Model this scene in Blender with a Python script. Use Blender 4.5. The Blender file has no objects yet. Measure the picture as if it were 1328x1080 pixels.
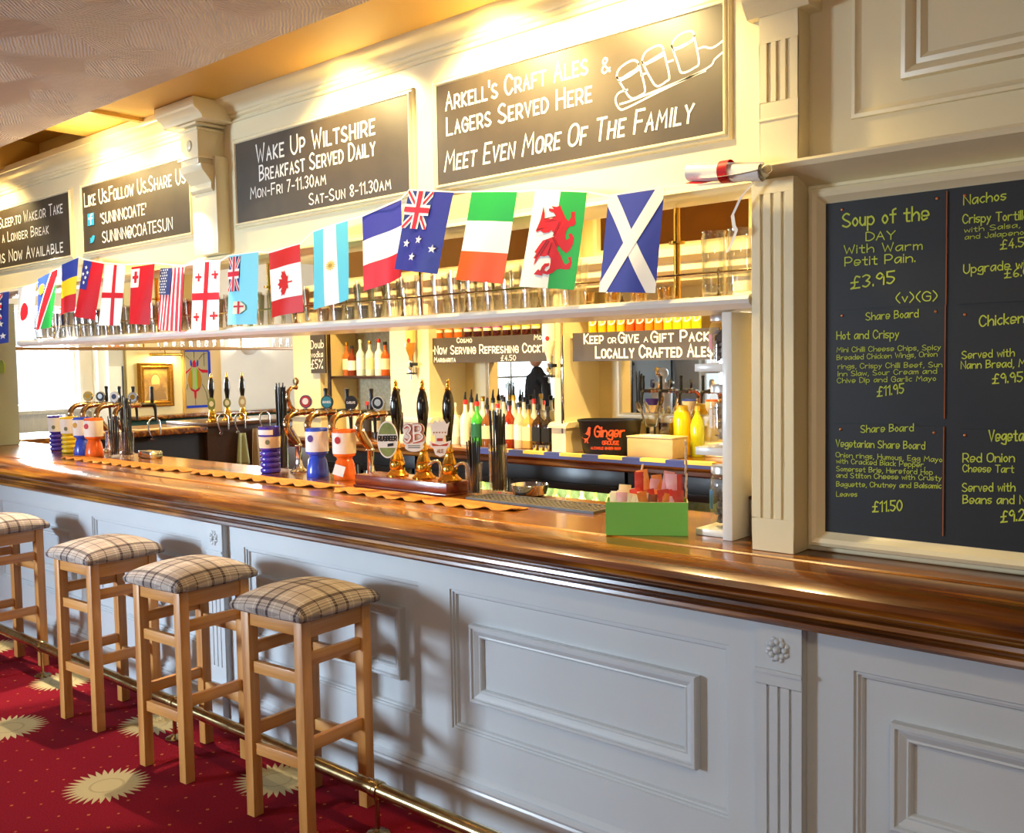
import bpy, bmesh, math, random
from mathutils import Vector, Matrix
from mathutils.geometry import tessellate_polygon
random.seed(7)
S = bpy.context.scene
C = S.collection
PI = math.pi

# ---------------------------------------------------------------- camera
F_PX = 1250.0
YAW, PIT, ROL = math.radians(41.379), math.radians(3.291), math.radians(-0.954)
CAM = Vector((0.0, 0.0, 1.62))
FWD = Vector((-math.sin(YAW) * math.cos(PIT), math.cos(YAW) * math.cos(PIT), -math.sin(PIT)))
_r = Vector((math.cos(YAW), math.sin(YAW), 0.0))
_u = _r.cross(FWD)
RGT = math.cos(ROL) * _r + math.sin(ROL) * _u
UPV = -math.sin(ROL) * _r + math.cos(ROL) * _u
cd = bpy.data.cameras.new('camera')
cam = bpy.data.objects.new('camera', cd)
C.objects.link(cam)
cd.sensor_width = 36.0
cd.sensor_fit = 'HORIZONTAL'
cd.lens = 36.0 * F_PX / 1328.0
cd.clip_start = 0.05
M = Matrix((RGT, UPV, -FWD)).transposed().to_4x4()
M.translation = CAM
cam.matrix_world = M
S.camera = cam


def at(px, py, X=None, Y=None, Z=None):
    """surveyed picture point on a plane of constant X, Y or Z"""
    d = FWD + RGT * ((px - 664.0) / F_PX) - UPV * ((py - 540.0) / F_PX)
    if Y is not None:
        t = (Y - CAM.y) / d.y
    elif Z is not None:
        t = (Z - CAM.z) / d.z
    else:
        t = (X - CAM.x) / d.x
    return CAM + d * t


# ---------------------------------------------------------------- world, lights, exposure
S.view_settings.view_transform = 'Standard'
S.view_settings.look = 'None'
S.view_settings.gamma = 1.0
S.view_settings.use_curve_mapping = False
S.view_settings.exposure = 0.1
W = bpy.data.worlds.new('daylight')
S.world = W
W.use_nodes = True
W.node_tree.nodes['Background'].inputs[0].default_value = (0.80, 0.90, 1.0, 1)
W.node_tree.nodes['Background'].inputs[1].default_value = 1.6


def area(name, loc, target, sx, sy, power, col, spread=180.0):
    l = bpy.data.lights.new(name, 'AREA')
    l.shape = 'RECTANGLE'
    l.size, l.size_y = sx, sy
    l.energy = power
    l.color = col
    l.spread = math.radians(spread)
    o = bpy.data.objects.new(name, l)
    C.objects.link(o)
    o.location = loc
    o.rotation_euler = (Vector(target) - Vector(loc)).to_track_quat('-Z', 'Y').to_euler()
    return o


def spot(name, loc, target, power, col, cone=100.0, blend=0.6, radius=0.04):
    l = bpy.data.lights.new(name, 'SPOT')
    l.energy = power
    l.color = col
    l.spot_size = math.radians(cone)
    l.spot_blend = blend
    l.shadow_soft_size = radius
    o = bpy.data.objects.new(name, l)
    C.objects.link(o)
    o.location = loc
    o.rotation_euler = (Vector(target) - Vector(loc)).to_track_quat('-Z', 'Y').to_euler()
    return o


WARM = (1.0, 0.75, 0.33)
COOL = (0.69, 0.845, 1.0)
# daylight through the windows of the wall opposite the bar and of the left wall
area('window_and_fill_light', (-6.8, -3.80, 1.75), (-3.7, 2.3, 0.55), 1.0, 1.2, 112, COOL, 66)
area('window_and_fill_light', (-1.2, -3.80, 1.75), (-1.4, 2.3, 0.5), 1.7, 1.3, 14, (1.0, 0.96, 0.9))
area('window_and_fill_light', (-10.30, -2.4, 1.6), (-4.0, -1.0, 1.0), 1.5, 1.3, 45, COOL)
# far end window daylight, then an unseen light added for the white wall
area('window_and_fill_light', (-10.30, 4.21, 1.72), (-4.0, 3.4, 1.0), 0.64, 0.95, 170, (0.95, 0.98, 1.0))
area('window_and_fill_light', (-6.6, 8.30, 1.7), (-9.6, 5.8, 1.3), 1.5, 1.4, 190, (0.93, 0.97, 1.0))  # added out of view to brighten the white far wall
# unseen ceiling lights added as warm fill for the lounge and right wall
for x, y, e in ((-3.0, -0.8, 9), (0.4, 0.2, 26)):
    area('lounge_fill_light', (x, y, 2.72), (x, y, 0), 0.4, 0.4, e, (1.0, 0.75, 0.43))
# downlights in the soffit over the bar
DOWN = [(-6.6, 30), (-5.15, 36), (-4.5, 20), (-3.1, 48), (-2.28, 64), (-1.78, 60)]
for x, e in DOWN:
    spot('bar_downlight', (x, 2.30, 2.80), (x, 3.07, 1.75), e, WARM, 122, 0.6, 0.03)
for x in (-5.9, -4.2):
    spot('bar_downlight', (x, 2.38, 2.80), (x - 0.05, 2.20, 0.0), 480, (1.0, 0.86, 0.66), 48, 0.15, 0.03)
b_ = bpy.data.lights.new('recess_fill', 'POINT')  # point light added without a fitting to brighten the soffit recess
b_.energy, b_.color, b_.shadow_soft_size = 8, (1.0, 0.78, 0.36), 0.04
bo_ = bpy.data.objects.new('recess_fill', b_)
C.objects.link(bo_)
bo_.location = (-4.95, 2.30, 2.70)
# lamps over the servery
for x, e in ((-5.5, 200), (-4.3, 220), (-3.1, 220), (-2.0, 190)):
    spot('servery_downlight', (x, 3.60, 2.86), (x, 3.95, 0.0), e, (1.0, 0.71, 0.28), 140, 0.7, 0.06)
for x in (-8.9, -7.2):
    spot('servery_downlight', (x, 4.6, 2.86), (x, 4.6, 0.0), 50, WARM, 130, 0.7, 0.06)
# ---------------------------------------------------------------- materials
def lin(h):
    if isinstance(h, str):
        h = h.lstrip('#')
        h = tuple(int(h[i:i + 2], 16) / 255.0 for i in (0, 2, 4))
        return tuple(c / 12.92 if c <= 0.04045 else ((c + 0.055) / 1.055) ** 2.4 for c in h)
    return tuple(h)


MAT = {}


def mat(name, col, rough=0.5, metal=0.0, noise=0.0, nscale=8.0, stretch=(1, 1, 1), bump=0.0, bscale=60.0,
        coat=0.0, emit=None, estr=0.0, spec=0.5, col2=None):
    """principled material, its colour broken up by object-space noise"""
    if name in MAT:
        return MAT[name]
    m = bpy.data.materials.new(name)
    m.use_nodes = True
    nt = m.node_tree
    b = nt.nodes['Principled BSDF']
    c = lin(col)
    b.inputs['Roughness'].default_value = rough
    b.inputs['Metallic'].default_value = metal
    b.inputs['Specular IOR Level'].default_value = spec
    if coat:
        b.inputs['Coat Weight'].default_value = coat
        b.inputs['Coat Roughness'].default_value = 0.12
    b.inputs['Base Color'].default_value = (*c, 1)
    tc = nt.nodes.new('ShaderNodeTexCoord')
    mp = nt.nodes.new('ShaderNodeMapping')
    mp.inputs['Scale'].default_value = stretch
    nt.links.new(tc.outputs['Object'], mp.inputs[0])
    if noise or col2:
        n = nt.nodes.new('ShaderNodeTexNoise')
        n.inputs['Scale'].default_value = nscale
        n.inputs['Detail'].default_value = 5
        nt.links.new(mp.outputs[0], n.inputs[0])
        r = nt.nodes.new('ShaderNodeValToRGB')
        d = lin(col2) if col2 else tuple(x * (1 - noise) for x in c)
        r.color_ramp.elements[0].position = 0.35
        r.color_ramp.elements[1].position = 0.65
        r.color_ramp.elements[0].color = (*d, 1)
        r.color_ramp.elements[1].color = (*c, 1)
        nt.links.new(n.outputs['Fac'], r.inputs[0])
        nt.links.new(r.outputs[0], b.inputs['Base Color'])
    if bump:
        n2 = nt.nodes.new('ShaderNodeTexNoise')
        n2.inputs['Scale'].default_value = bscale
        n2.inputs['Detail'].default_value = 3
        nt.links.new(mp.outputs[0], n2.inputs[0])
        bp = nt.nodes.new('ShaderNodeBump')
        bp.inputs['Strength'].default_value = bump
        bp.inputs['Distance'].default_value = 0.01
        nt.links.new(n2.outputs['Fac'], bp.inputs['Height'])
        nt.links.new(bp.outputs[0], b.inputs['Normal'])
    if emit:
        b.inputs['Emission Color'].default_value = (*lin(emit), 1)
        b.inputs['Emission Strength'].default_value = estr
    MAT[name] = m
    return m


def glass(name, tint=(1, 1, 1), rough=0.02, refl=1.0):
    """thin clear glass: mostly see-through, brighter reflections at grazing angles"""
    if name in MAT:
        return MAT[name]
    m = bpy.data.materials.new(name)
    m.use_nodes = True
    nt = m.node_tree
    nt.nodes.clear()
    out = nt.nodes.new('ShaderNodeOutputMaterial')
    mix = nt.nodes.new('ShaderNodeMixShader')
    tr = nt.nodes.new('ShaderNodeBsdfTransparent')
    gl = nt.nodes.new('ShaderNodeBsdfGlossy')
    lw = nt.nodes.new('ShaderNodeLayerWeight')
    lw.inputs['Blend'].default_value = 0.42
    mul = nt.nodes.new('ShaderNodeMath')
    mul.operation = 'MULTIPLY_ADD'
    mul.inputs[1].default_value = 0.50 * refl
    mul.inputs[2].default_value = 0.04
    tr.inputs[0].default_value = (*tint, 1)
    gl.inputs['Roughness'].default_value = rough
    nt.links.new(lw.outputs['Facing'], mul.inputs[0])
    nt.links.new(mul.outputs[0], mix.inputs[0])
    nt.links.new(tr.outputs[0], mix.inputs[1])
    nt.links.new(gl.outputs[0], mix.inputs[2])
    nt.links.new(mix.outputs[0], out.inputs[0])
    MAT[name] = m
    return m


# ---------------------------------------------------------------- mesh builder
class MB:
    def __init__(s):
        s.v, s.f, s.m = [], [], []

    def add(s, vs, fs, mi=0):
        n = len(s.v)
        s.v += [tuple(v) for v in vs]
        s.f += [tuple(n + i for i in f) for f in fs]
        s.m += [mi] * len(fs)
        return s

    def box(s, a, b, mi=0, rot=0.0, piv=None, mtx=None):
        x0, y0, z0 = (min(a[i], b[i]) for i in range(3))
        x1, y1, z1 = (max(a[i], b[i]) for i in range(3))
        vs = [(x0, y0, z0), (x1, y0, z0), (x1, y1, z0), (x0, y1, z0), (x0, y0, z1), (x1, y0, z1), (x1, y1, z1), (x0, y1, z1)]
        if rot:
            p = piv or ((x0 + x1) / 2, (y0 + y1) / 2)
            c, q = math.cos(rot), math.sin(rot)
            vs = [(p[0] + (x - p[0]) * c - (y - p[1]) * q, p[1] + (x - p[0]) * q + (y - p[1]) * c, z) for x, y, z in vs]
        if mtx:
            vs = [mtx @ Vector(v) for v in vs]
        return s.add(vs, [(3, 2, 1, 0), (4, 5, 6, 7), (0, 1, 5, 4), (1, 2, 6, 5), (2, 3, 7, 6), (3, 0, 4, 7)], mi)

    def prism_x(s, prof, x0, x1, mi=0):
        n = len(prof)
        vs = [(x0, y, z) for y, z in prof] + [(x1, y, z) for y, z in prof]
        fs = [(i, (i + 1) % n, n + (i + 1) % n, n + i) for i in range(n)]
        s.add(vs, fs, mi)
        for base in (0, n):
            tri = tessellate_polygon([[Vector((p[0], p[1], 0)) for p in prof]])
            k = len(s.v) - 2 * n + base
            for t in tri:
                s.f.append(tuple(k + i for i in t))
                s.m.append(mi)
        return s

    def prism_y(s, prof, y0, y1, mi=0):
        """profile in X, Z extruded along Y"""
        n = len(prof)
        vs = [(x, y0, z) for x, z in prof] + [(x, y1, z) for x, z in prof]
        fs = [(i, (i + 1) % n, n + (i + 1) % n, n + i) for i in range(n)]
        s.add(vs, fs, mi)
        tri = tessellate_polygon([[Vector((p[0], p[1], 0)) for p in prof]])
        k = len(s.v) - 2 * n
        for base in (0, n):
            for t in tri:
                s.f.append(tuple(k + base + i for i in t))
                s.m.append(mi)
        return s

    def prism_z(s, prof, z0, z1, mi=0):
        n = len(prof)
        vs = [(x, y, z0) for x, y in prof] + [(x, y, z1) for x, y in prof]
        fs = [(i, (i + 1) % n, n + (i + 1) % n, n + i) for i in range(n)]
        s.add(vs, fs, mi)
        tri = tessellate_polygon([[Vector((p[0], p[1], 0)) for p in prof]])
        k = len(s.v) - 2 * n
        for base in (0, n):
            for t in tri:
                s.f.append(tuple(k + base + i for i in t))
                s.m.append(mi)
        return s

    def ring(s, x0, x1, z0, z1, prof, mi=0, fill=None):
        """mitred rectangular frame facing -Y; prof = [(inset, y)]; fill closes the last loop"""
        k = len(s.v)
        for d, y in prof:
            s.v += [(x0 + d, y, z0 + d), (x1 - d, y, z0 + d), (x1 - d, y, z1 - d), (x0 + d, y, z1 - d)]
        for j in range(len(prof) - 1):
            for i in range(4):
                a, b = k + 4 * j + i, k + 4 * j + (i + 1) % 4
                s.f.append((a, b, b + 4, a + 4))
                s.m.append(mi)
        if fill is not None:
            e = k + 4 * (len(prof) - 1)
            s.f.append((e, e + 1, e + 2, e + 3))
            s.m.append(fill)
        return s

    def tube(s, pts, r, n=10, mi=0, caps=True):
        pts = [Vector(p) for p in pts]
        rs = r if isinstance(r, (list, tuple)) else [r] * len(pts)
        t = (pts[1] - pts[0]).normalized()
        a = t.orthogonal().normalized()
        k = len(s.v)
        for i, p in enumerate(pts):
            if i == 0:
                t2 = pts[1] - pts[0]
            elif i == len(pts) - 1:
                t2 = pts[-1] - pts[-2]
            else:
                t2 = (pts[i + 1] - pts[i]).normalized() + (pts[i] - pts[i - 1]).normalized()
            t2 = t2.normalized() if t2.length > 1e-9 else t
            a = (a - t2 * a.dot(t2))
            a = a.normalized() if a.length > 1e-9 else t2.orthogonal().normalized()
            b = t2.cross(a)
            t = t2
            for j in range(n):
                th = 2 * PI * j / n
                s.v.append(tuple(p + (a * math.cos(th) + b * math.sin(th)) * rs[i]))
        for i in range(len(pts) - 1):
            for j in range(n):
                s.f.append((k + i * n + j, k + i * n + (j + 1) % n, k + (i + 1) * n + (j + 1) % n, k + (i + 1) * n + j))
                s.m.append(mi)
        if caps:
            s.f.append(tuple(k + j for j in reversed(range(n))))
            s.m.append(mi)
            e = k + (len(pts) - 1) * n
            s.f.append(tuple(e + j for j in range(n)))
            s.m.append(mi)
        return s

    def lathe(s, prof, n=20, c=(0, 0, 0), mi=0, axis='Z', sx=1.0, sy=1.0, a0=0.0, a1=2 * PI):
        """prof = [(r, h)] swept round an axis through c"""
        full = abs(a1 - a0 - 2 * PI) < 1e-6
        cols = n if full else n + 1
        k = len(s.v)
        for r, h in prof:
            for j in range(cols):
                th = a0 + (a1 - a0) * j / n
                x, y = r * math.cos(th) * sx, r * math.sin(th) * sy
                if axis == 'Z':
                    p = (c[0] + x, c[1] + y, c[2] + h)
                elif axis == 'Y':
                    p = (c[0] + x, c[1] + h, c[2] + y)
                else:
                    p = (c[0] + h, c[1] + x, c[2] + y)
                s.v.append(p)
        for i in range(len(prof) - 1):
            for j in range(n):
                j2 = (j + 1) % cols
                s.f.append((k + i * cols + j, k + i * cols + j2, k + (i + 1) * cols + j2, k + (i + 1) * cols + j))
                s.m.append(mi)
        if full:
            if prof[0][0] > 1e-6:
                s.f.append(tuple(k + j for j in reversed(range(cols))))
                s.m.append(mi)
            if prof[-1][0] > 1e-6:
                e = k + (len(prof) - 1) * cols
                s.f.append(tuple(e + j for j in range(cols)))
                s.m.append(mi)
        return s

    def shell(s, prof, n=20, c=(0, 0, 0), mi=0):
        """open lathe without end caps"""
        k0 = len(s.f)
        s.lathe(prof, n, c, mi)
        while len(s.f) > k0 and len(s.f[-1]) == n and n != 4 and prof[-1][0] > 1e-6 and len(s.f) - k0 > (len(prof) - 1) * n:
            s.f.pop(); s.m.pop()
        return s

    def build(s, name, mats, parent=None, smooth=True, bevel=0.0, seg=2, angle=40.0, loc=None, rotz=0.0, fixn=True):
        me = bpy.data.meshes.new(name)
        me.from_pydata(s.v, [], s.f)
        if not isinstance(mats, (list, tuple)):
            mats = [mats]
        for m in mats:
            me.materials.append(m)
        me.polygons.foreach_set('material_index', s.m)
        bm = bmesh.new()
        bm.from_mesh(me)
        bmesh.ops.remove_doubles(bm, verts=bm.verts, dist=1e-5)
        if bevel:
            ed = [e for e in bm.edges if len(e.link_faces) == 2 and e.calc_face_angle(0) > 0.6]
            bmesh.ops.bevel(bm, geom=ed, offset=bevel, segments=seg, profile=0.5, affect='EDGES', clamp_overlap=True)
        if fixn:
            bmesh.ops.recalc_face_normals(bm, faces=bm.faces)
        bm.to_mesh(me)
        bm.free()
        if smooth:
            me.polygons.foreach_set('use_smooth', [True] * len(me.polygons))
            me.set_sharp_from_angle(angle=math.radians(angle))
        o = bpy.data.objects.new(name, me)
        C.objects.link(o)
        if parent is not None:
            o.parent = parent
        if loc is not None:
            o.location = loc
        if rotz:
            o.rotation_euler = (0, 0, rotz)
        return o


def tag(o, label=None, cat=None, group=None, kind=None):
    if label:
        o['label'] = label
    if cat:
        o['category'] = cat
    if group:
        o['group'] = group
    if kind:
        o['kind'] = kind
    return o


def empty(name, loc=(0, 0, 0), rz=0.0):
    o = bpy.data.objects.new(name, None)
    o.empty_display_size = 0.05
    C.objects.link(o)
    o.location = loc
    o.rotation_euler = (0, 0, rz)
    return o


def struct(name, mb, mats, **k):
    return tag(mb.build(name, mats, **k), kind='structure')


def children(o):
    return [c for c in bpy.data.objects if c.parent == o]


_kids = {}


def copy_tree(o, loc=None, rz=None, label=None):
    def rec(a, p):
        c = a.copy()
        C.objects.link(c)
        if p is not None:
            c.parent = p
        ks = _kids.get(a.name)
        if ks is None:
            ks = _kids[a.name] = children(a)
        for ch in ks:
            rec(ch, c)
        return c
    c = rec(o, None)
    if loc is not None:
        c.location = loc
    if rz is not None:
        c.rotation_euler = (0, 0, rz)
    if label:
        c['label'] = label
    return c


# ---------------------------------------------------------------- brush lettering drawn as strokes
# every glyph: strokes split by '|', points as two base-36 digits x, y+4; '~' marks a curved stroke
GL = {
    'A': '04 3e 64|18 58', 'B': '04 0e|~0e 4e 5c 4a 09|~09 49 67 45 04', 'C': '~6c 4e 2e 0b 07 24 44 66',
    'D': '04 0e|~0e 3e 6b 67 34 04', 'E': '5e 0e 04 54|09 49', 'F': '5e 0e 04|09 49', 'G': '~6c 4e 2e 0b 07 24 54 66|66 69 39',
    'H': '04 0e|64 6e|09 69', 'I': '04 0e', 'J': '~4e 46 34 14 06', 'K': '04 0e|5e 09 54', 'L': '0e 04 54',
    'M': '04 1e 48 7e 84', 'N': '04 0e 64 6e', 'O': '~3e 0c 06 34 66 6c 3e', 'P': '04 0e|~0e 4e 6b 48 08',
    'Q': '~3e 0c 06 34 66 6c 3e|46 73', 'R': '04 0e|~0e 4e 6b 48 08|38 64', 'S': '~5d 3e 1d 0b 29 48 66 44 24 05',
    'T': '0e 6e|3e 34', 'U': '~0e 07 24 44 67 6e', 'V': '0e 34 6e', 'W': '0e 24 4b 64 8e', 'X': '04 6e|0e 64',
    'Y': '0e 39 6e|39 34', 'Z': '0e 6e 04 64',
    'a': '~5a 2a 07 14 35 59|5a 54', 'b': '0e 04|~08 3a 57 34 05', 'c': '~4a 2a 07 24 45', 'd': '5e 54|~58 2a 07 24 55',
    'e': '~07 57 4a 1a 07 14 45', 'f': '~4e 2d 2a 24|0a 4a', 'g': '~5a 2a 07 25 58|~5a 52 31 02', 'h': '0e 04|~07 3a 58 54',
    'i': '0a 04|0c 0d', 'j': '~2a 22 01|2c 2d', 'k': '0e 04|4a 07 44', 'l': '0e 04', 'm': '04 0a|~08 2a 38 34|~38 5a 68 64',
    'n': '04 0a|~08 3a 58 54', 'o': '~2a 07 24 47 2a', 'p': '0a 00|~09 3a 57 34 05', 'q': '~5a 2a 07 25 58|5a 50',
    'r': '04 0a|~08 2a 4a', 's': '~4a 1a 08 37 46 24 05', 't': '~2d 25 34 44|0a 4a', 'u': '~0a 06 24 46|4a 44', 'v': '0a 24 4a',
    'w': '0a 14 39 54 6a', 'x': '0a 44|04 4a', 'y': '0a 25|~4a 25 01', 'z': '0a 4a 04 44',
    '0': '~2e 0b 07 24 47 4b 2e', '1': '0c 2e 24', '2': '~0c 2e 4c 39 04|04 44', '3': '~0d 2e 4c 29|~29 47 24 05',
    '4': '3e 07 47|34 3a', '5': '4e 0e 0a|~0a 39 47 24 05', '6': '~4e 1b 06 24 46 28 06', '7': '0e 4e 14',
    '8': '~2e 0c 29 46 24 06 29 4c 2e', '9': '~4b 2e 0b 29 4b 44', '\u00a3': '~5d 3e 2b 26 04|04 54|09 49',
    '.': '04 05', ',': '14 02', '-': '08 38', '&': '~64 1b 2e 4c 07 24 66', '@': '~56 3a 27 35 5a 56 77 7c 3e 09 24 64',
    "'": '0e 0b', '(': '~3f 09 33', ')': '~0f 39 03', '%': '04 6e|~1e 0c 2c 1e|~56 44 64 56', 'x_': '04 4a', '\u00b7': '08 09', '/': '04 4e',
}


def _spline(p):
    if len(p) < 3:
        return p
    closed = p[0] == p[-1]
    out = []
    n = len(p)
    for i in range(n - 1):
        p0 = p[i - 1] if i > 0 else (p[-2] if closed else p[0])
        p1, p2 = p[i], p[i + 1]
        p3 = p[i + 2] if i + 2 < n else (p[1] if closed else p[-1])
        for k in range(4):
            t = k / 4.0
            out.append(tuple(0.5 * (2 * p1[a] + (p2[a] - p0[a]) * t + (2 * p0[a] - 5 * p1[a] + 4 * p2[a] - p3[a]) * t * t
                                    + (3 * p1[a] - p0[a] - 3 * p2[a] + p3[a]) * t ** 3) for a in (0, 1)))
    out.append(p[-1])
    return out


def layout(text, small=False, gap=2.4, slant=0.0):
    """strokes of a line of lettering, cap height 10; small: lower case drawn as small capitals"""
    x, out = 0.0, []
    for ch in text:
        if ch == ' ':
            x += 4.5
            continue
        k = 1.0
        g = ch
        if small and ch.islower():
            g, k = ch.upper(), 0.74
        if g not in GL:
            continue
        w = 0
        for st in GL[g].split('|'):
            cur = st.startswith('~')
            pts = [(int(t[0], 36), int(t[1], 36) - 4) for t in st.lstrip('~').split()]
            w = max(w, max(p[0] for p in pts))
            if cur:
                pts = _spline(pts)
            out.append([(x + p[0] * k + p[1] * k * slant, p[1] * k) for p in pts])
        x += w * k + gap
    return out, max(x - gap, 0.1)


LIFT = [0]


def strokes(mb, polys, P0, ux, uz, w, mi=0):
    """flat painted strokes: polys in (a, b) metres along ux, uz from P0; each stroke a hair above the last"""
    nrm = ux.cross(uz).normalized()
    for k, pts in enumerate(polys):
        P = [(a, b) for i, (a, b) in enumerate(pts) if i == 0 or math.hypot(a - pts[i - 1][0], b - pts[i - 1][1]) > 1e-6]
        if len(P) < 2:
            continue
        closed = math.hypot(P[0][0] - P[-1][0], P[0][1] - P[-1][1]) < 1e-6 and len(P) > 3
        n = len(P)
        off = nrm * (0.00012 * (k % 7))
        L, R = [], []
        for i in range(n):
            a = P[i - 1] if i > 0 else (P[-2] if closed else None)
            b = P[i + 1] if i < n - 1 else (P[1] if closed else None)
            d0 = Vector((P[i][0] - a[0], P[i][1] - a[1])).normalized() if a else None
            d1 = Vector((b[0] - P[i][0], b[1] - P[i][1])).normalized() if b else None
            d0, d1 = d0 or d1, d1 or d0
            t = d0 + d1
            t = t.normalized() if t.length > 0.3 else d0
            m = Vector((-t.y, t.x))
            s = min(1.7, 1.0 / max(0.5, m.dot(Vector((-d0.y, d0.x))))) * w / 2
            q = Vector(P[i])
            if a is None:
                q = q - d1 * (w * 0.45)
            elif b is None:
                q = q + d0 * (w * 0.45)
            L.append(q + m * s)
            R.append(q - m * s)
        vs = [Vector(P0) + ux * v.x + uz * v.y + off for v in L + R]
        mb.add(vs, [(n + i, n + i + 1, i + 1, i) for i in range(n - 1)], mi)


def write(mb, text, p0, p1, h, Y=None, X=None, small=False, w=0.16, slant=0.0, gap=2.4, mi=0, lift=0.0008):
    """lettering between two surveyed picture points (baseline ends); h = cap height in pixels there"""
    kw = dict(Y=Y) if Y is not None else dict(X=X)
    A, B, T_ = at(*p0, **kw), at(*p1, **kw), at(p0[0], p0[1] - h, **kw)
    ux = (B - A)
    L = ux.length
    ux.normalize()
    uz = Vector((0, 0, 1))
    cap = (T_ - A).z
    st, wd = layout(text, small, gap, slant)
    kx, kz = L / wd, cap / 10.0
    off = Vector((0, -lift, 0)) if Y is not None else Vector((lift, 0, 0))
    strokes(mb, [[(a * kx, b * kz) for a, b in s] for s in st], A + off, ux, uz, w * cap, mi)


def quad_z(px, py, Z):
    return at(px, py, Z=Z)
# ================================================================ materials used in many places
CREAM = mat('cream_gloss_paint', '#efe3bd', 0.28, noise=0.04, nscale=3, coat=0.35)
WHITE = mat('white_gloss_paint', '#f2efe6', 0.3, coat=0.3)
GREYPAINT = mat('pale_blue_grey_paint', '#c6ccd0', 0.33, noise=0.05, nscale=2.5, coat=0.25)
PLASTER = mat('white_plaster', '#ece9e0', 0.8, noise=0.04, nscale=4)
YELLOWWALL = mat('pale_yellow_plaster', '#ead9a0', 0.8, noise=0.05, nscale=4)
BOARD = mat('chalkboard_black', '#483d2c', 0.5, noise=0.25, nscale=6)
MENUBLACK = mat('menu_black', '#191a1d', 0.5, noise=0.2, nscale=5)
CHALK = mat('white_sign_paint', '#f6f2e8', 0.7)
LIME = mat('yellow_green_chalk_pen', '#c8d648', 0.7)
BRASS = mat('polished_brass', '#d9a441', 0.18, 1.0)
OLDBRASS = mat('worn_brass', '#bfa878', 0.22, 1.0, noise=0.3, nscale=30)
CHROME = mat('chrome', '#d8d8d8', 0.08, 1.0)
COPPER = mat('copper_chrome', '#b8946c', 0.15, 1.0)
BLACKPL = mat('black_plastic', '#131313', 0.3)
DARKWOOD = mat('dark_stained_wood', '#3a2112', 0.35, noise=0.4, nscale=6, stretch=(1, 8, 8), coat=0.3)
MAHOG = mat('red_mahogany', '#7c2c17', 0.25, noise=0.35, nscale=5, stretch=(1, 9, 9), coat=0.5)
PINT = glass('clear_glass')
JARGLASS = glass('jar_glass_clear', (1, 1, 1), 0.03, 0.45)
TUBGLASS = glass('heavy_clear_glass', (0.97, 0.98, 0.96), 0.03, 1.2)


def wood_x(name, dark, mid, light, rough=0.25, axis=0, coat=0.5):
    m = bpy.data.materials.new(name)
    m.use_nodes = True
    nt = m.node_tree
    b = nt.nodes['Principled BSDF']
    b.inputs['Roughness'].default_value = rough
    b.inputs['Coat Weight'].default_value = coat
    b.inputs['Coat Roughness'].default_value = 0.1
    tc = nt.nodes.new('ShaderNodeTexCoord')
    mp = nt.nodes.new('ShaderNodeMapping')
    sc = [14.0, 14.0, 14.0]
    sc[axis] = 0.9
    mp.inputs['Scale'].default_value = sc
    n = nt.nodes.new('ShaderNodeTexNoise')
    n.inputs['Scale'].default_value = 1.6
    n.inputs['Detail'].default_value = 7
    n.inputs['Distortion'].default_value = 0.6
    r = nt.nodes.new('ShaderNodeValToRGB')
    e = r.color_ramp.elements
    e[0].position, e[1].position = 0.3, 0.72
    e[0].color = (*lin(dark), 1)
    e[1].color = (*lin(light), 1)
    k = e.new(0.5)
    k.color = (*lin(mid), 1)
    bp = nt.nodes.new('ShaderNodeBump')
    bp.inputs['Strength'].default_value = 0.12
    bp.inputs['Distance'].default_value = 0.004
    L = nt.links.new
    L(tc.outputs['Object'], mp.inputs[0])
    L(mp.outputs[0], n.inputs[0])
    L(n.outputs['Fac'], r.inputs[0])
    L(r.outputs[0], b.inputs['Base Color'])
    L(n.outputs['Fac'], bp.inputs['Height'])
    L(bp.outputs[0], b.inputs['Normal'])
    return m


BARWOOD = wood_x('varnished_bar_wood', '#2f1407', '#6e3b10', '#b4761f', 0.24, 0, 0.45)
OAK = wood_x('light_oak', '#a0642e', '#c08544', '#d19e5e', 0.42, 2, 0.15)
OAKX = wood_x('light_oak_rail', '#a0642e', '#c08544', '#d19e5e', 0.42, 0, 0.15)
OAKY = wood_x('light_oak_side_rail', '#a0642e', '#c08544', '#d19e5e', 0.42, 1, 0.15)


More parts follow.
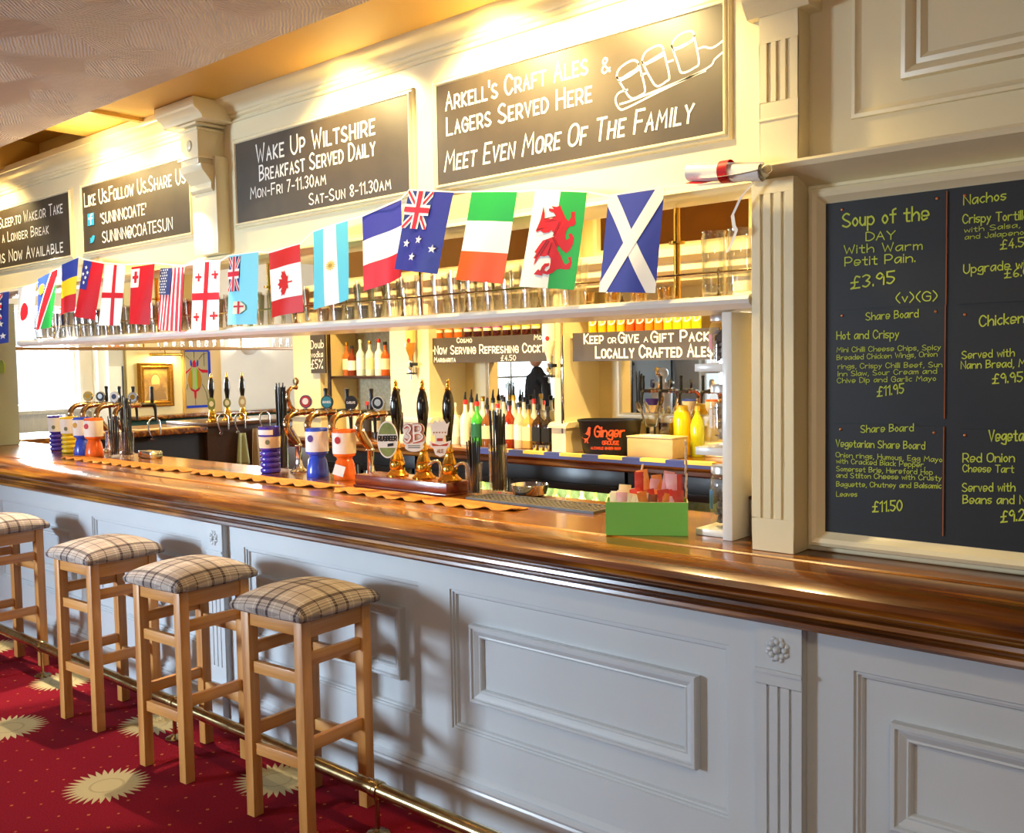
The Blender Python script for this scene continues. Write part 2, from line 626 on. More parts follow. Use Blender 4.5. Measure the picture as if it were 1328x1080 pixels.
# ---------------------------------------------------------------- carpet with woven sunbursts and specks
def carpet():
    m = bpy.data.materials.new('red_sunburst_carpet')
    m.use_nodes = True
    nt = m.node_tree
    b = nt.nodes['Principled BSDF']
    b.inputs['Roughness'].default_value = 0.95
    b.inputs['Specular IOR Level'].default_value = 0.1
    L = nt.links.new

    def node(t, **k):
        n = nt.nodes.new(t)
        for a, v in k.items():
            setattr(n, a, v)
        return n

    def mth(op, a, c=None, d=None):
        n = node('ShaderNodeMath', operation=op)
        for i, v in enumerate((a, c, d)):
            if v is None:
                continue
            if isinstance(v, (int, float)):
                n.inputs[i].default_value = v
            else:
                L(v, n.inputs[i])
        return n.outputs[0]
    tc = node('ShaderNodeTexCoord')
    sp = node('ShaderNodeSeparateXYZ')
    L(tc.outputs['Object'], sp.inputs[0])
    x, y = sp.outputs[0], sp.outputs[1]

    def cell(v, o, p):
        return mth('MULTIPLY', mth('SUBTRACT', mth('FRACT', mth('DIVIDE', mth('SUBTRACT', v, o - p / 2), p)), 0.5), p)
    masks = []
    for ox, oy in ((-3.62, 1.69), (-4.09, 2.14)):
        u, v = cell(x, ox, 0.94), cell(y, oy, 0.90)
        r = mth('SQRT', mth('ADD', mth('MULTIPLY', u, u), mth('MULTIPLY', v, v)))
        a = mth('ARCTAN2', v, u)
        tri = mth('ABSOLUTE', mth('SUBTRACT', mth('FRACT', mth('MULTIPLY', a, 32 / (2 * PI))), 0.5))
        edge = mth('MULTIPLY_ADD', tri, 0.11, 0.108)
        full = mth('LESS_THAN', r, edge)
        core = mth('MULTIPLY', mth('LESS_THAN', r, 0.066), mth('GREATER_THAN', r, 0.056))
        masks.append((full, core))
    full = mth('MAXIMUM', masks[0][0], masks[1][0])
    core = mth('MAXIMUM', masks[0][1], masks[1][1])
    # specks woven on a fine lattice
    u, v = cell(x, 0.02, 0.15), cell(y, 0.03, 0.15)
    sp1 = mth('LESS_THAN', mth('ADD', mth('ABSOLUTE', u), mth('ABSOLUTE', v)), 0.0075)
    u, v = cell(x, 0.095, 0.15), cell(y, 0.105, 0.15)
    sp2 = mth('LESS_THAN', mth('ADD', mth('ABSOLUTE', u), mth('ABSOLUTE', v)), 0.006)
    speck = mth('MAXIMUM', sp1, sp2)
    nz = node('ShaderNodeTexNoise')
    nz.inputs['Scale'].default_value = 220
    L(tc.outputs['Object'], nz.inputs[0])
    base = node('ShaderNodeValToRGB')
    base.color_ramp.elements[0].color = (*lin('#560412'), 1)
    base.color_ramp.elements[1].color = (*lin('#7c0819'), 1)
    base.color_ramp.elements[0].position, base.color_ramp.elements[1].position = 0.3, 0.7
    L(nz.outputs['Fac'], base.inputs[0])

    def mix(f, c1, col):
        n = node('ShaderNodeMix', data_type='RGBA')
        L(f, n.inputs[0])
        L(c1, n.inputs[6])
        n.inputs[7].default_value = (*lin(col), 1)
        return n.outputs[2]
    c1 = mix(speck, base.outputs[0], '#9c5a2c')
    c2 = mix(full, c1, '#a4946c')
    c3 = mix(core, c2, '#94855f')
    L(c3, b.inputs['Base Color'])
    bp = node('ShaderNodeBump')
    bp.inputs['Strength'].default_value = 0.4
    bp.inputs['Distance'].default_value = 0.006
    L(nz.outputs['Fac'], bp.inputs['Height'])
    L(bp.outputs[0], b.inputs['Normal'])
    return m


def artex():
    m = bpy.data.materials.new('combed_textured_plaster')
    m.use_nodes = True
    nt = m.node_tree
    b = nt.nodes['Principled BSDF']
    b.inputs['Base Color'].default_value = (*lin('#d6c6bb'), 1)
    b.inputs['Roughness'].default_value = 0.75
    L = nt.links.new
    tc = nt.nodes.new('ShaderNodeTexCoord')
    vo = nt.nodes.new('ShaderNodeTexVoronoi')
    vo.inputs['Scale'].default_value = 4.2
    L(tc.outputs['Object'], vo.inputs[0])
    sep = nt.nodes.new('ShaderNodeSeparateColor')
    L(vo.outputs['Color'], sep.inputs[0])
    ang = nt.nodes.new('ShaderNodeMath'); ang.operation = 'MULTIPLY'; ang.inputs[1].default_value = 6.28
    L(sep.outputs[0], ang.inputs[0])
    vr = nt.nodes.new('ShaderNodeVectorRotate'); vr.rotation_type = 'Z_AXIS'
    L(tc.outputs['Object'], vr.inputs['Vector'])
    L(ang.outputs[0], vr.inputs['Angle'])
    wv = nt.nodes.new('ShaderNodeTexWave')
    wv.inputs['Scale'].default_value = 27
    wv.inputs['Distortion'].default_value = 3.0
    wv.inputs['Detail'].default_value = 3
    L(vr.outputs[0], wv.inputs[0])
    bp = nt.nodes.new('ShaderNodeBump')
    bp.inputs['Strength'].default_value = 0.7
    bp.inputs['Distance'].default_value = 0.010
    L(wv.outputs['Fac'], bp.inputs['Height'])
    L(bp.outputs[0], b.inputs['Normal'])
    return m


# ================================================================ the room
XL, XR, YB0, YF = -10.0, 2.6, -3.5, 8.0
ZC = 2.75
struct('floor', MB().box((XL - 0.2, YB0 - 0.2, -0.1), (XR + 0.2, YF + 0.2, 0.0)), carpet(), smooth=False)
ART = artex()
struct('ceiling', MB().box((XL - 0.2, YB0 - 0.2, ZC), (XR + 0.2, 2.03, 3.2)), ART, smooth=False)
# soffit over the bar front: plain, then beams and hatches towards the far end
sof = MB()
sof.box((-4.42, 2.03, 2.84), (XR + 0.2, 2.70, 3.2))
sof.box((-4.62, 2.03, 2.865), (-4.42, 2.70, 3.2))
sof.box((-4.66, 2.03, 2.85), (-4.62, 2.70, 3.2))
sof.box((-5.25, 2.03, 2.88), (-4.66, 2.70, 3.2))
sof.box((-6.35, 2.03, 3.05), (-5.25, 2.70, 3.2))
sof.box((-6.75, 2.03, 2.86), (-6.35, 2.70, 3.2))
sof.box((-8.0, 2.03, 3.02), (-6.75, 2.70, 3.2))
sof.box((XL - 0.2, 2.03, 2.88), (-8.0, 2.70, 3.2))
struct('ceiling_soffit', sof, mat('ochre_soffit_paint', '#d2a850', 0.5), smooth=False)
struct('ceiling_servery', MB().box((XL - 0.2, 2.70, 2.88), (XR + 0.2, YF + 0.2, 3.2)), YELLOWWALL, smooth=False)


def holed_wall(name, axis, plane, thick, a0, a1, z0, z1, holes, m):
    """wall of boxes round rectangular holes; axis 'X': wall at X=plane spanning Y"""
    mb = MB()

    def bx(p0, p1, q0, q1):
        if p1 - p0 < 1e-4 or q1 - q0 < 1e-4:
            return
        if axis == 'X':
            mb.box((plane, p0, q0), (plane + thick, p1, q1))
        else:
            mb.box((p0, plane, q0), (p1, plane + thick, q1))
    cur = a0
    for h0, h1, hz0, hz1 in sorted(holes):
        bx(cur, h0, z0, z1)
        bx(h0, h1, z0, hz0)
        bx(h0, h1, hz1, z1)
        cur = h1
    bx(cur, a1, z0, z1)
    return struct(name, mb, m, smooth=False)


WINL = (3.86, 4.56, 1.21, 2.25)
WINB = [(-7.55, -6.05, 0.9, 2.4), (-2.2, -0.2, 0.9, 2.4)]
WINM = (-3.2, -1.5, 0.9, 2.3)
WIN_ADDED = (-7.5, -5.7, 0.9, 2.4)  # unseen opening added for the light on the far wall
holed_wall('wall_left', 'X', XL - 0.2, 0.2, YB0 - 0.2, YF + 0.2, 0, 3.2, [WINL, WINM], PLASTER)
holed_wall('wall_back', 'Y', YB0 - 0.2, 0.2, XL, XR + 0.2, 0, 3.2, WINB, PLASTER)
struct('wall_right', MB().box((XR, YB0, 0), (XR + 0.2, YF + 0.2, 3.2)), PLASTER, smooth=False)
holed_wall('wall_front', 'Y', YF, 0.2, XL, XR, 0, 3.2, [WIN_ADDED], PLASTER)


def window(name, axis, plane, h, nx, nz, label=None):
    a0, a1, z0, z1 = h
    fr = MB()
    gp = MB()
    d0, d1 = plane + 0.05, plane + 0.11

    def bx(mb, p0, p1, q0, q1, e0=d0, e1=d1):
        if axis == 'X':
            mb.box((e0, p0, q0), (e1, p1, q1))
        else:
            mb.box((p0, e0, q0), (p1, e1, q1))
    t = 0.05
    bx(fr, a0, a0 + t, z0, z1); bx(fr, a1 - t, a1, z0, z1)
    bx(fr, a0 + t, a1 - t, z0, z0 + t); bx(fr, a0 + t, a1 - t, z1 - t, z1)
    for i in range(1, nx):
        c = a0 + (a1 - a0) * i / nx
        bx(fr, c - 0.015, c + 0.015, z0 + t, z1 - t)
    for i in range(1, nz):
        c = z0 + (z1 - z0) * i / nz
        bx(fr, a0 + t, a1 - t, c - 0.015, c + 0.015, d0 + 0.01, d1 - 0.01)
    bx(gp, a0 + t, a1 - t, z0 + t, z1 - t, d0 + 0.025, d0 + 0.031)
    o = struct(name, fr, WHITE)
    g = gp.build('pane', glass('window_glass', (0.98, 0.99, 1.0)), o)
    return o


window('window_1', 'X', XL - 0.2, WINL, 1, 1)
window('window_5', 'X', XL - 0.2, WINM, 3, 3)
window('window_6', 'Y', YF, WIN_ADDED, 3, 3)  # added window, out of view, for the far wall light
for i, h in enumerate(WINB):
    window('window_%d' % (i + 2), 'Y', YB0 - 0.2, h, 3, 3)

# ---------------------------------------------------------------- fascia over the bar with cornice and brackets
YFA = 2.59
fa = MB().box((XL, YFA, 2.115), (-1.20, YFA + 0.11, 2.90))
struct('wall_fascia', fa, CREAM, smooth=False)
cor = [(YFA, 2.752), (YFA - 0.012, 2.752), (YFA - 0.016, 2.758), (YFA - 0.012, 2.764), (YFA - 0.010, 2.768), (YFA - 0.022, 2.772),
       (YFA - 0.026, 2.778), (YFA - 0.022, 2.785), (YFA - 0.030, 2.788), (YFA - 0.034, 2.795), (YFA - 0.040, 2.806), (YFA - 0.056, 2.816),
       (YFA - 0.078, 2.822), (YFA - 0.092, 2.830), (YFA - 0.098, 2.840), (YFA - 0.108, 2.842), (YFA - 0.110, 2.875), (YFA, 2.875)]
cm = MB()
cm.prism_x(cor, XL, -4.32)
cm.prism_x(cor, -4.0, -1.30)
struct('trim_1', cm, CREAM, angle=30)
# lower edge of the fascia
lo = [(YFA + 0.11, 2.10), (YFA - 0.012, 2.10), (YFA - 0.03, 2.108), (YFA - 0.038, 2.118), (YFA - 0.03, 2.128), (YFA - 0.018, 2.134), (YFA - 0.014, 2.146), (YFA, 2.15), (YFA + 0.11, 2.15)]
struct('trim_2', MB().prism_x(lo, XL, -1.31), CREAM, angle=30)
# bracketed pier between the second and third sign boards
br = MB()
br.box((-4.25, YFA - 0.07, 2.15), (-4.04, YFA, 2.60))
br.prism_x([(YFA, 2.44), (YFA - 0.078, 2.44), (YFA - 0.088, 2.455), (YFA - 0.086, 2.48), (YFA - 0.10, 2.50), (YFA - 0.128, 2.53), (YFA - 0.14, 2.56), (YFA, 2.56)], -4.235, -4.055)
br.box((-4.22, YFA - 0.14, 2.56), (-4.07, YFA, 2.73))
br.box((-4.235, YFA - 0.15, 2.585), (-4.055, YFA, 2.595))
for k, (z, e) in enumerate(((2.715, 0.008), (2.735, 0.018))):
    br.box((-4.22 - e, YFA - 0.14 - e, z), (-4.07 + e, YFA, z + 0.012))
br.prism_x([(YFA, 2.75), (YFA - 0.165, 2.75), (YFA - 0.17, 2.765), (YFA - 0.185, 2.78), (YFA - 0.205, 2.79), (YFA - 0.21, 2.80), (YFA - 0.21, 2.838), (YFA, 2.838)], -4.32, -3.98)
br.lathe([(0.0, -0.006), (0.012, -0.006), (0.024, -0.002), (0.028, 0.004)], 14, (-4.145, YFA - 0.144, 2.65), axis='Y')
struct('trim_3', br, CREAM, bevel=0.002, angle=30)


def fluted(mb, x0, x1, z0, z1, yf, depth, n, m0, m1, gw, mi=0):
    """pilaster body with n round-ended grooves between heights m0 and m1"""
    g = 0.006
    mb.box((x0, yf + g, z0), (x1, yf + depth, z1), mi)
    mb.box((x0, yf, z0), (x1, yf + g, m0), mi)
    mb.box((x0, yf, m1), (x1, yf + g, z1), mi)
    w = x1 - x0
    xs = [x0 + w * (i + 1) / (n + 1) for i in range(n)]
    cur = x0
    for c in xs:
        mb.box((cur, yf, m0), (c - gw / 2, yf + g, m1), mi)
        cur = c + gw / 2
    mb.box((cur, yf, m0), (x1, yf + g, m1), mi)


# fluted pilaster at the right-hand end of the servery
pl = MB()
fluted(pl, -1.306, -1.180, 1.066, 2.115, 2.522, 0.12, 3, 1.16, 2.075, 0.010)
fluted(pl, -1.300, -1.186, 2.15, 2.62, 2.560, 0.10, 3, 2.335, 2.50, 0.013)
pl.box((-1.304, 2.557, 2.284), (-1.182, 2.57, 2.290))
pl.prism_x([(2.66, 2.575), (2.556, 2.575), (2.548, 2.585), (2.535, 2.60), (2.525, 2.615), (2.525, 2.70), (2.66, 2.70)], -1.335, -1.15)
struct('trim_4', pl, CREAM, bevel=0.0015, smooth=False)

# wall to the right of the pilaster, its cap moulding, raised panels above
YW = 2.635
wr = MB().box((-1.20, YW, 1.066), (1.9, YW + 0.12, 2.90))
struct('wall_menu', wr, CREAM, smooth=False)
struct('wall_servery_right', MB().box((-1.30, 2.76, 0), (-1.20, 5.0, 2.88)), YELLOWWALL, smooth=False)
cap = [(YW, 2.095), (YW - 0.03, 2.095), (YW - 0.05, 2.105), (YW - 0.075, 2.112), (YW - 0.10, 2.122), (YW - 0.125, 2.135), (YW - 0.13, 2.148), (YW - 0.125, 2.156), (YW, 2.16)]
struct('trim_5', MB().prism_x(cap, -1.318, 1.9), CREAM, angle=30)
up = MB()
up.ring(-1.052, 1.4, 2.275, 3.1, [(-0.012, YW), (-0.010, YW - 0.008), (0.0, YW - 0.010), (0.006, YW - 0.004), (0.016, YW + 0.0005)])
up.ring(-0.925, 1.28, 2.342, 3.05, [(-0.002, YW), (0.0, YW - 0.022), (0.012, YW - 0.026), (0.026, YW - 0.018), (0.034, YW - 0.008), (0.046, YW - 0.012), (0.056, YW - 0.004), (0.06, YW - 0.001)])
struct('trim_6', up, CREAM, angle=30)
# ================================================================ the bar
TOP = 1.065
YP = 2.385          # face of the painted panelling
XB0, XB1 = -7.75, 1.9
prof = [(3.05, TOP), (2.475, TOP), (2.470, TOP - 0.004), (2.455, TOP - 0.005), (2.440, TOP - 0.004), (2.436, TOP), (2.385, TOP - 0.002), (2.35, TOP - 0.004),
        (2.315, TOP - 0.010), (2.29, TOP - 0.020), (2.272, TOP - 0.034), (2.265, TOP - 0.050), (2.270, TOP - 0.066), (2.284, TOP - 0.078), (2.300, TOP - 0.084),
        (2.312, TOP - 0.084), (2.314, TOP - 0.092), (2.302, TOP - 0.096), (2.300, TOP - 0.106), (2.310, TOP - 0.114), (2.328, TOP - 0.118), (2.330, TOP - 0.126), (2.318, TOP - 0.130),
        (2.316, TOP - 0.140), (2.326, TOP - 0.150), (2.345, TOP - 0.154), (2.385, TOP - 0.154), (2.40, TOP - 0.05), (3.05, TOP - 0.05)]
wt = MB().prism_x(prof, XB0, XB1)
worktop = wt.build('bar_worktop', BARWOOD, angle=28)
tag(worktop, 'long varnished brown wooden bar top with a thick rounded moulded edge', 'bar top')

bar = empty('bar_counter', (0, 0, 0))
tag(bar, 'pale blue grey panelled bar front under the wooden bar top', 'bar')
ZT = TOP - 0.155
PERIOD = 2.745
body = MB()
body.box((XB0, YP + 0.022, 0.0), (XB1, YP + 0.10, ZT))
bays = []
for k in range(-2, 2):
    xr = -1.206 + PERIOD * k        # right end of the bay = left edge of a pilaster
    xl = xr - (PERIOD - 0.128)
    bays.append((xl, xr))
holes = []
for xl, xr in bays:
    holes.append((xl + 0.125, xl + 0.125 + 1.13))
    holes.append((xr - 0.10 - 1.105, xr - 0.10))
Z0, Z1 = 0.312, 0.817
cur = XB0
for a, b in holes:
    if b < XB0 + 0.1 or a > XB1 - 0.1:
        continue
    a, b = max(a, XB0 + 0.05), min(b, XB1 - 0.05)
    if a > cur:
        body.box((cur, YP, Z0), (a, YP + 0.022, Z1))
    cur = b
body.box((cur, YP, Z0), (XB1, YP + 0.022, Z1))
body.box((XB0, YP, Z1), (XB1, YP + 0.022, ZT))
body.box((XB0, YP, 0.15), (XB1, YP + 0.022, Z0))
body.build('panel_board', GREYPAINT, bar, smooth=False)
for a, b in holes:
    if b < XB0 + 0.3 or a > XB1 - 0.3:
        continue
    fm = MB()
    fm.ring(a, b, Z0, Z1, [(0, YP), (0.003, YP + 0.006), (0.009, YP + 0.006), (0.011, YP + 0.012), (0.017, YP + 0.013), (0.022, YP + 0.0215)])
    fm.ring(a + 0.095, b - 0.105, Z0 + 0.118, Z1 - 0.112, [(0, YP + 0.022), (0.0, YP - 0.004), (0.004, YP - 0.008), (0.012, YP - 0.008), (0.015, YP - 0.001), (0.020, YP - 0.001),
            (0.026, YP + 0.002), (0.036, YP + 0.008), (0.041, YP + 0.006), (0.046, YP + 0.010), (0.050, YP + 0.0215)])
    fm.build('panel_moulding', GREYPAINT, bar, angle=25)
# skirting
sk = [(YP, 0.0), (YP - 0.026, 0.0), (YP - 0.026, 0.118), (YP - 0.022, 0.126), (YP - 0.024, 0.134), (YP - 0.018, 0.142), (YP - 0.012, 0.146), (YP - 0.014, 0.154), (YP - 0.006, 0.166), (YP, 0.172)]
MB().prism_x(sk, XB0, XB1).build('skirting', GREYPAINT, bar, angle=25)
for k in range(-2, 2):
    x0 = -1.206 + PERIOD * k
    x1 = x0 + 0.128
    if x1 > XB1:
        continue
    p = MB()
    fluted(p, x0, x1, 0.173, ZT, YP - 0.032, 0.032, 3, 0.25, 0.742, 0.007)
    p.box((x0 - 0.006, YP - 0.058, 0.0), (x1 + 0.006, YP - 0.027, 0.173))
    p.box((x0 - 0.003, YP - 0.040, 0.775), (x1 + 0.003, YP - 0.031, 0.786))
    po = p.build('pilaster', GREYPAINT, bar, bevel=0.001, smooth=False)
    rs = MB()
    cx, cz, y = (x0 + x1) / 2 - 0.004, 0.842, YP - 0.033
    for j in range(8):
        th = 2 * PI * j / 8
        rs.lathe([(0.0, -0.010), (0.007, -0.007), (0.010, 0.0)], 8, (cx + 0.0215 * math.cos(th), y, cz + 0.0215 * math.sin(th)), axis='Y')
        rs.lathe([(0.0, -0.006), (0.005, -0.004), (0.008, 0.0)], 7, (cx + 0.029 * math.cos(th + 0.39), y, cz + 0.029 * math.sin(th + 0.39)), axis='Y')
    rs.lathe([(0.0, -0.014), (0.006, -0.013), (0.010, -0.008), (0.011, 0.0)], 10, (cx, y, cz), axis='Y')
    rs.build('rosette', GREYPAINT, po, angle=50)

# brass foot rail
fr = empty('foot_rail', (0, 0, 0))
tag(fr, 'worn brass foot rail running along the floor in front of the bar', 'foot rail')
YRAIL, ZRAIL = 2.108, 0.158
MB().tube([(XB0, YRAIL, ZRAIL), (XB1, YRAIL, ZRAIL)], 0.026, 18).build('rail', OLDBRASS, fr)
for k in range(7):
    x = -6.54 + 1.345 * k
    b = MB()
    b.lathe([(0.029, -0.02), (0.031, -0.018), (0.031, -0.002), (0.028, 0.0), (0.031, 0.002), (0.031, 0.018), (0.029, 0.02)], 18, (x, YRAIL, ZRAIL), axis='X')
    b.lathe([(0.040, 0.0), (0.042, 0.003), (0.036, 0.008), (0.016, 0.012), (0.009, 0.02), (0.008, 0.11), (0.012, 0.128)], 16, (x, YRAIL, 0.0))
    b.build('rail_post', OLDBRASS, fr)

# ---------------------------------------------------------------- bar stools
def plaid():
    m = bpy.data.materials.new('plaid_wool')
    m.use_nodes = True
    nt = m.node_tree
    b = nt.nodes['Principled BSDF']
    b.inputs['Roughness'].default_value = 0.9
    b.inputs['Specular IOR Level'].default_value = 0.15
    L = nt.links.new
    tc = nt.nodes.new('ShaderNodeTexCoord')
    sp = nt.nodes.new('ShaderNodeSeparateXYZ')
    L(tc.outputs['Object'], sp.inputs[0])

    def mth(op, a, c=None):
        n = nt.nodes.new('ShaderNodeMath')
        n.operation = op
        for i, v in enumerate((a, c)):
            if v is None:
                continue
            if isinstance(v, (int, float)):
                n.inputs[i].default_value = v
            else:
                L(v, n.inputs[i])
        return n.outputs[0]

    def stripes(v, lines):
        """lines = (centre, half width, strength) inside a repeat of 0.19 m"""
        f = mth('MULTIPLY', mth('FRACT', mth('DIVIDE', mth('ADD', v, 5.0), 0.19)), 0.19)
        tot = None
        for c, w, s in lines:
            k = mth('MULTIPLY', mth('LESS_THAN', mth('ABSOLUTE', mth('SUBTRACT', f, c)), w), s)
            tot = k if tot is None else mth('MAXIMUM', tot, k)
        return tot
    ln = [(0.03, 0.0065, 0.75), (0.082, 0.0065, 0.75)] + [(0.042 + 0.0065 * i, 0.0014, 0.45) for i in range(5)] + [(0.15, 0.0022, 0.65)]
    sx = stripes(sp.outputs[0], ln)
    sy = stripes(sp.outputs[1], ln)
    light_l = [(0.110, 0.003, 0.5), (0.008, 0.003, 0.5)]
    lx = mth('MAXIMUM', stripes(sp.outputs[0], light_l), stripes(sp.outputs[1], light_l))
    dk = mth('MINIMUM', mth('ADD', sx, mth('MULTIPLY', sy, 0.85)), 1.0)

    def mix(f, c1, col):
        n = nt.nodes.new('ShaderNodeMix')
        n.data_type = 'RGBA'
        L(f, n.inputs[0])
        if isinstance(c1, str):
            n.inputs[6].default_value = (*lin(c1), 1)
        else:
            L(c1, n.inputs[6])
        n.inputs[7].default_value = (*lin(col), 1)
        return n.outputs[2]
    c = mix(lx, '#a89a90', '#c8beb4')
    c = mix(dk, c, '#43383a')
    L(c, b.inputs['Base Color'])
    n = nt.nodes.new('ShaderNodeTexNoise')
    n.inputs['Scale'].default_value = 260
    L(tc.outputs['Object'], n.inputs[0])
    bp = nt.nodes.new('ShaderNodeBump')
    bp.inputs['Strength'].default_value = 0.35
    bp.inputs['Distance'].default_value = 0.003
    L(n.outputs['Fac'], bp.inputs['Height'])
    L(bp.outputs[0], b.inputs['Normal'])
    return m


A2 = 0.3245 / 2
LEGZ = 0.756


def make_stool():
    root = empty('bar_stool')
    lw = 0.042
    for sx in (-1, 1):
        for sy in (-1, 1):
            x0, y0 = sx * A2, sy * A2
            MB().box((x0, y0, 0), (x0 - sx * lw, y0 - sy * lw, LEGZ)).build('leg', OAK, root, bevel=0.0025)
    q = A2 - lw
    for s in (-1, 1):
        y0 = s * (A2 - 0.006)
        x0 = s * (A2 - 0.006)
        MB().box((-q, y0, 0.700), (q, y0 - s * 0.022, LEGZ)).build('apron', OAKX, root, bevel=0.002)
        MB().box((x0, -q, 0.690), (x0 - s * 0.022, q, LEGZ)).build('apron', OAKY, root, bevel=0.002)
        for z in (0.570, 0.272):
            MB().box((-q, s * (A2 - 0.012), z - 0.042), (q, s * (A2 - 0.034), z)).build('stretcher', OAKX, root, bevel=0.002)
        for z in (0.632, 0.336):
            MB().box((s * (A2 - 0.012), -q, z - 0.044), (s * (A2 - 0.034), q, z)).build('stretcher', OAKY, root, bevel=0.002)
    # domed upholstered seat
    n = 22
    hw = A2 + 0.030
    mb = MB()
    top, bot = [], []

    def se(u, v):
        # square grid pushed towards a rounded square
        k = 1 - 0.035 * (u * u * v * v)
        return hw * u * k, hw * v * k
    rows = []
    for j in range(n + 1):
        for i in range(n + 1):
            u, v = 2 * i / n - 1, 2 * j / n - 1
            x, y = se(u, v)
            e = max(abs(u), abs(v))
            dome = 0.031 * (1 - abs(u) ** 2.8) * (1 - abs(v) ** 2.8) + 0.014 * (1 - 0.5 * (u * u + v * v))
            edge = -0.015 * max(0.0, (e - 0.86) / 0.14) ** 2.0
            mb.v.append((x * (1.0 if e < 0.99 else 1.0), y, LEGZ + 0.040 + dome + edge))
    for j in range(n):
        for i in range(n):
            a = j * (n + 1) + i
            mb.f.append((a, a + 1, a + n + 2, a + n + 1)); mb.m.append(0)
    border = [i for i in range(n + 1)] + [(j + 1) * (n + 1) - 1 for j in range(1, n + 1)] + [n * (n + 1) + i for i in range(n - 1, -1, -1)] + [j * (n + 1) for j in range(n - 1, 0, -1)]
    prev = border
    for sc, z in ((1.015, LEGZ + 0.020), (1.01, LEGZ + 0.008), (0.985, LEGZ + 0.0005)):
        k = len(mb.v)
        for b in border:
            mb.v.append((mb.v[b][0] * sc, mb.v[b][1] * sc, z))
        L_ = len(border)
        for t in range(L_):
            mb.f.append((prev[t], k + t, k + (t + 1) % L_, prev[(t + 1) % L_])); mb.m.append(0)
        prev = [k + t for t in range(L_)]
    mb.f.append(tuple(prev)); mb.m.append(0)
    mb.build('seat', plaid(), root, angle=70)
    return root


def stool_at(nx, ny, r):
    c, s = math.cos(r), math.sin(r)
    return (nx + A2 * (-c - s), ny + A2 * (-s + c), 0.0)


STOOLS = [(-2.657, 1.925, 0.0795, 'light oak bar stool with plaid seat nearest the camera'),
          (-3.381, 1.889, 0.0622, 'plaid bar stool in front of the narrow left pilaster, second from the camera'),
          (-4.176, 1.916, 0.0589, 'plaid bar stool third from the camera, left of the narrow left pilaster'),
          (-5.34, 1.886, 0.05, 'plaid bar stool at the far end of the row, cut off by the picture edge')]
st0 = make_stool()
for i, (x, y, r, lab) in enumerate(STOOLS):
    o = st0 if i == 0 else copy_tree(st0)
    o.location = stool_at(x, y, r)
    o.rotation_euler = (0, 0, r)
    tag(o, lab, 'bar stool', 'plaid bar stools along the bar')
# ================================================================ painted sign boards on the fascia
YS = 2.578


def sign_board(name, x0, x1, z0, z1, lines, label, extra=None):
    root = empty(name, ((x0 + x1) / 2, YFA, z0))
    tag(root, label, 'sign', 'painted sign boards over the bar')
    ox, oy, oz = root.location

    def loc(mb):
        mb.v = [(a - ox, b - oy, c - oz) for a, b, c in mb.v]
        return mb
    loc(MB().box((x0, YS, z0), (x1, YFA - 0.001, z1))).build('board', BOARD, root, smooth=False)
    fr = MB().ring(x0 - 0.026, x1 + 0.026, z0 - 0.026, z1 + 0.026, [(0, YFA), (0.002, YFA - 0.010), (0.006, YFA - 0.013), (0.010, YFA - 0.009), (0.013, YFA - 0.009), (0.017, YFA - 0.018), (0.022, YFA - 0.018), (0.0265, YFA - 0.010)])
    loc(fr).build('frame', CREAM, root, angle=25)
    for ln in lines:
        mb = MB()
        write(mb, *ln[:4], Y=YS, **(ln[4] if len(ln) > 4 else {}))
        loc(mb).build('lettering', CHALK, root, smooth=False, fixn=False)
    if extra:
        mb = MB()
        extra(mb)
        loc(mb).build('chalk_drawing', CHALK, root, smooth=False, fixn=False)
    return root


ZS0, ZS1 = 2.284, 2.648
xs = [at(p, 200, Y=YS).x for p in (87, 103.9, 244.5, 305.7, 530.5, 567.3, 937.5)]
SM = dict(small=True, w=0.125)


def tasting_paddle(mb):
    k = 3.648
    P = [
        [(497, 365), (505, 330), (540, 300), (575, 285), (600, 300), (590, 325), (550, 350), (515, 372), (497, 365)],
        [(497, 365), (530, 420), (565, 465), (610, 450), (630, 420), (600, 300)], [(508, 385), (560, 358), (603, 328)],
        [(615, 290), (630, 250), (665, 225), (700, 215), (718, 235), (705, 255), (665, 280), (630, 300), (615, 290)],
        [(615, 290), (650, 360), (685, 408), (730, 385), (745, 360), (718, 240)], [(626, 308), (670, 288), (716, 262)],
        [(755, 215), (775, 180), (810, 155), (850, 148), (862, 170), (845, 195), (805, 215), (770, 230), (755, 215)],
        [(755, 215), (785, 300), (805, 345), (865, 320), (885, 290), (862, 170)], [(765, 238), (812, 220), (860, 190)],
        [(545, 425), (505, 440), (490, 475), (510, 515), (545, 510), (700, 432), (920, 325), (960, 280), (995, 250)],
        [(512, 492), (560, 478), (700, 422), (915, 335)], [(885, 230), (910, 222), (940, 228), (970, 215), (995, 195)],
        [(735, 295), (762, 285)], [(612, 355), (632, 348)]]
    O = Vector((0, YS - 0.0008, 0))
    ux, uz = Vector((1, 0, 0)), Vector((0, 0, 1))
    for s in P:
        q = []
        for a, b in s:
            w = at(664 + a / k, b / k, Y=YS)
            q.append((w.x, w.z))
        q = _spline(q) if len(q) > 3 else q
        strokes(mb, [q], O, ux, uz, 0.006)


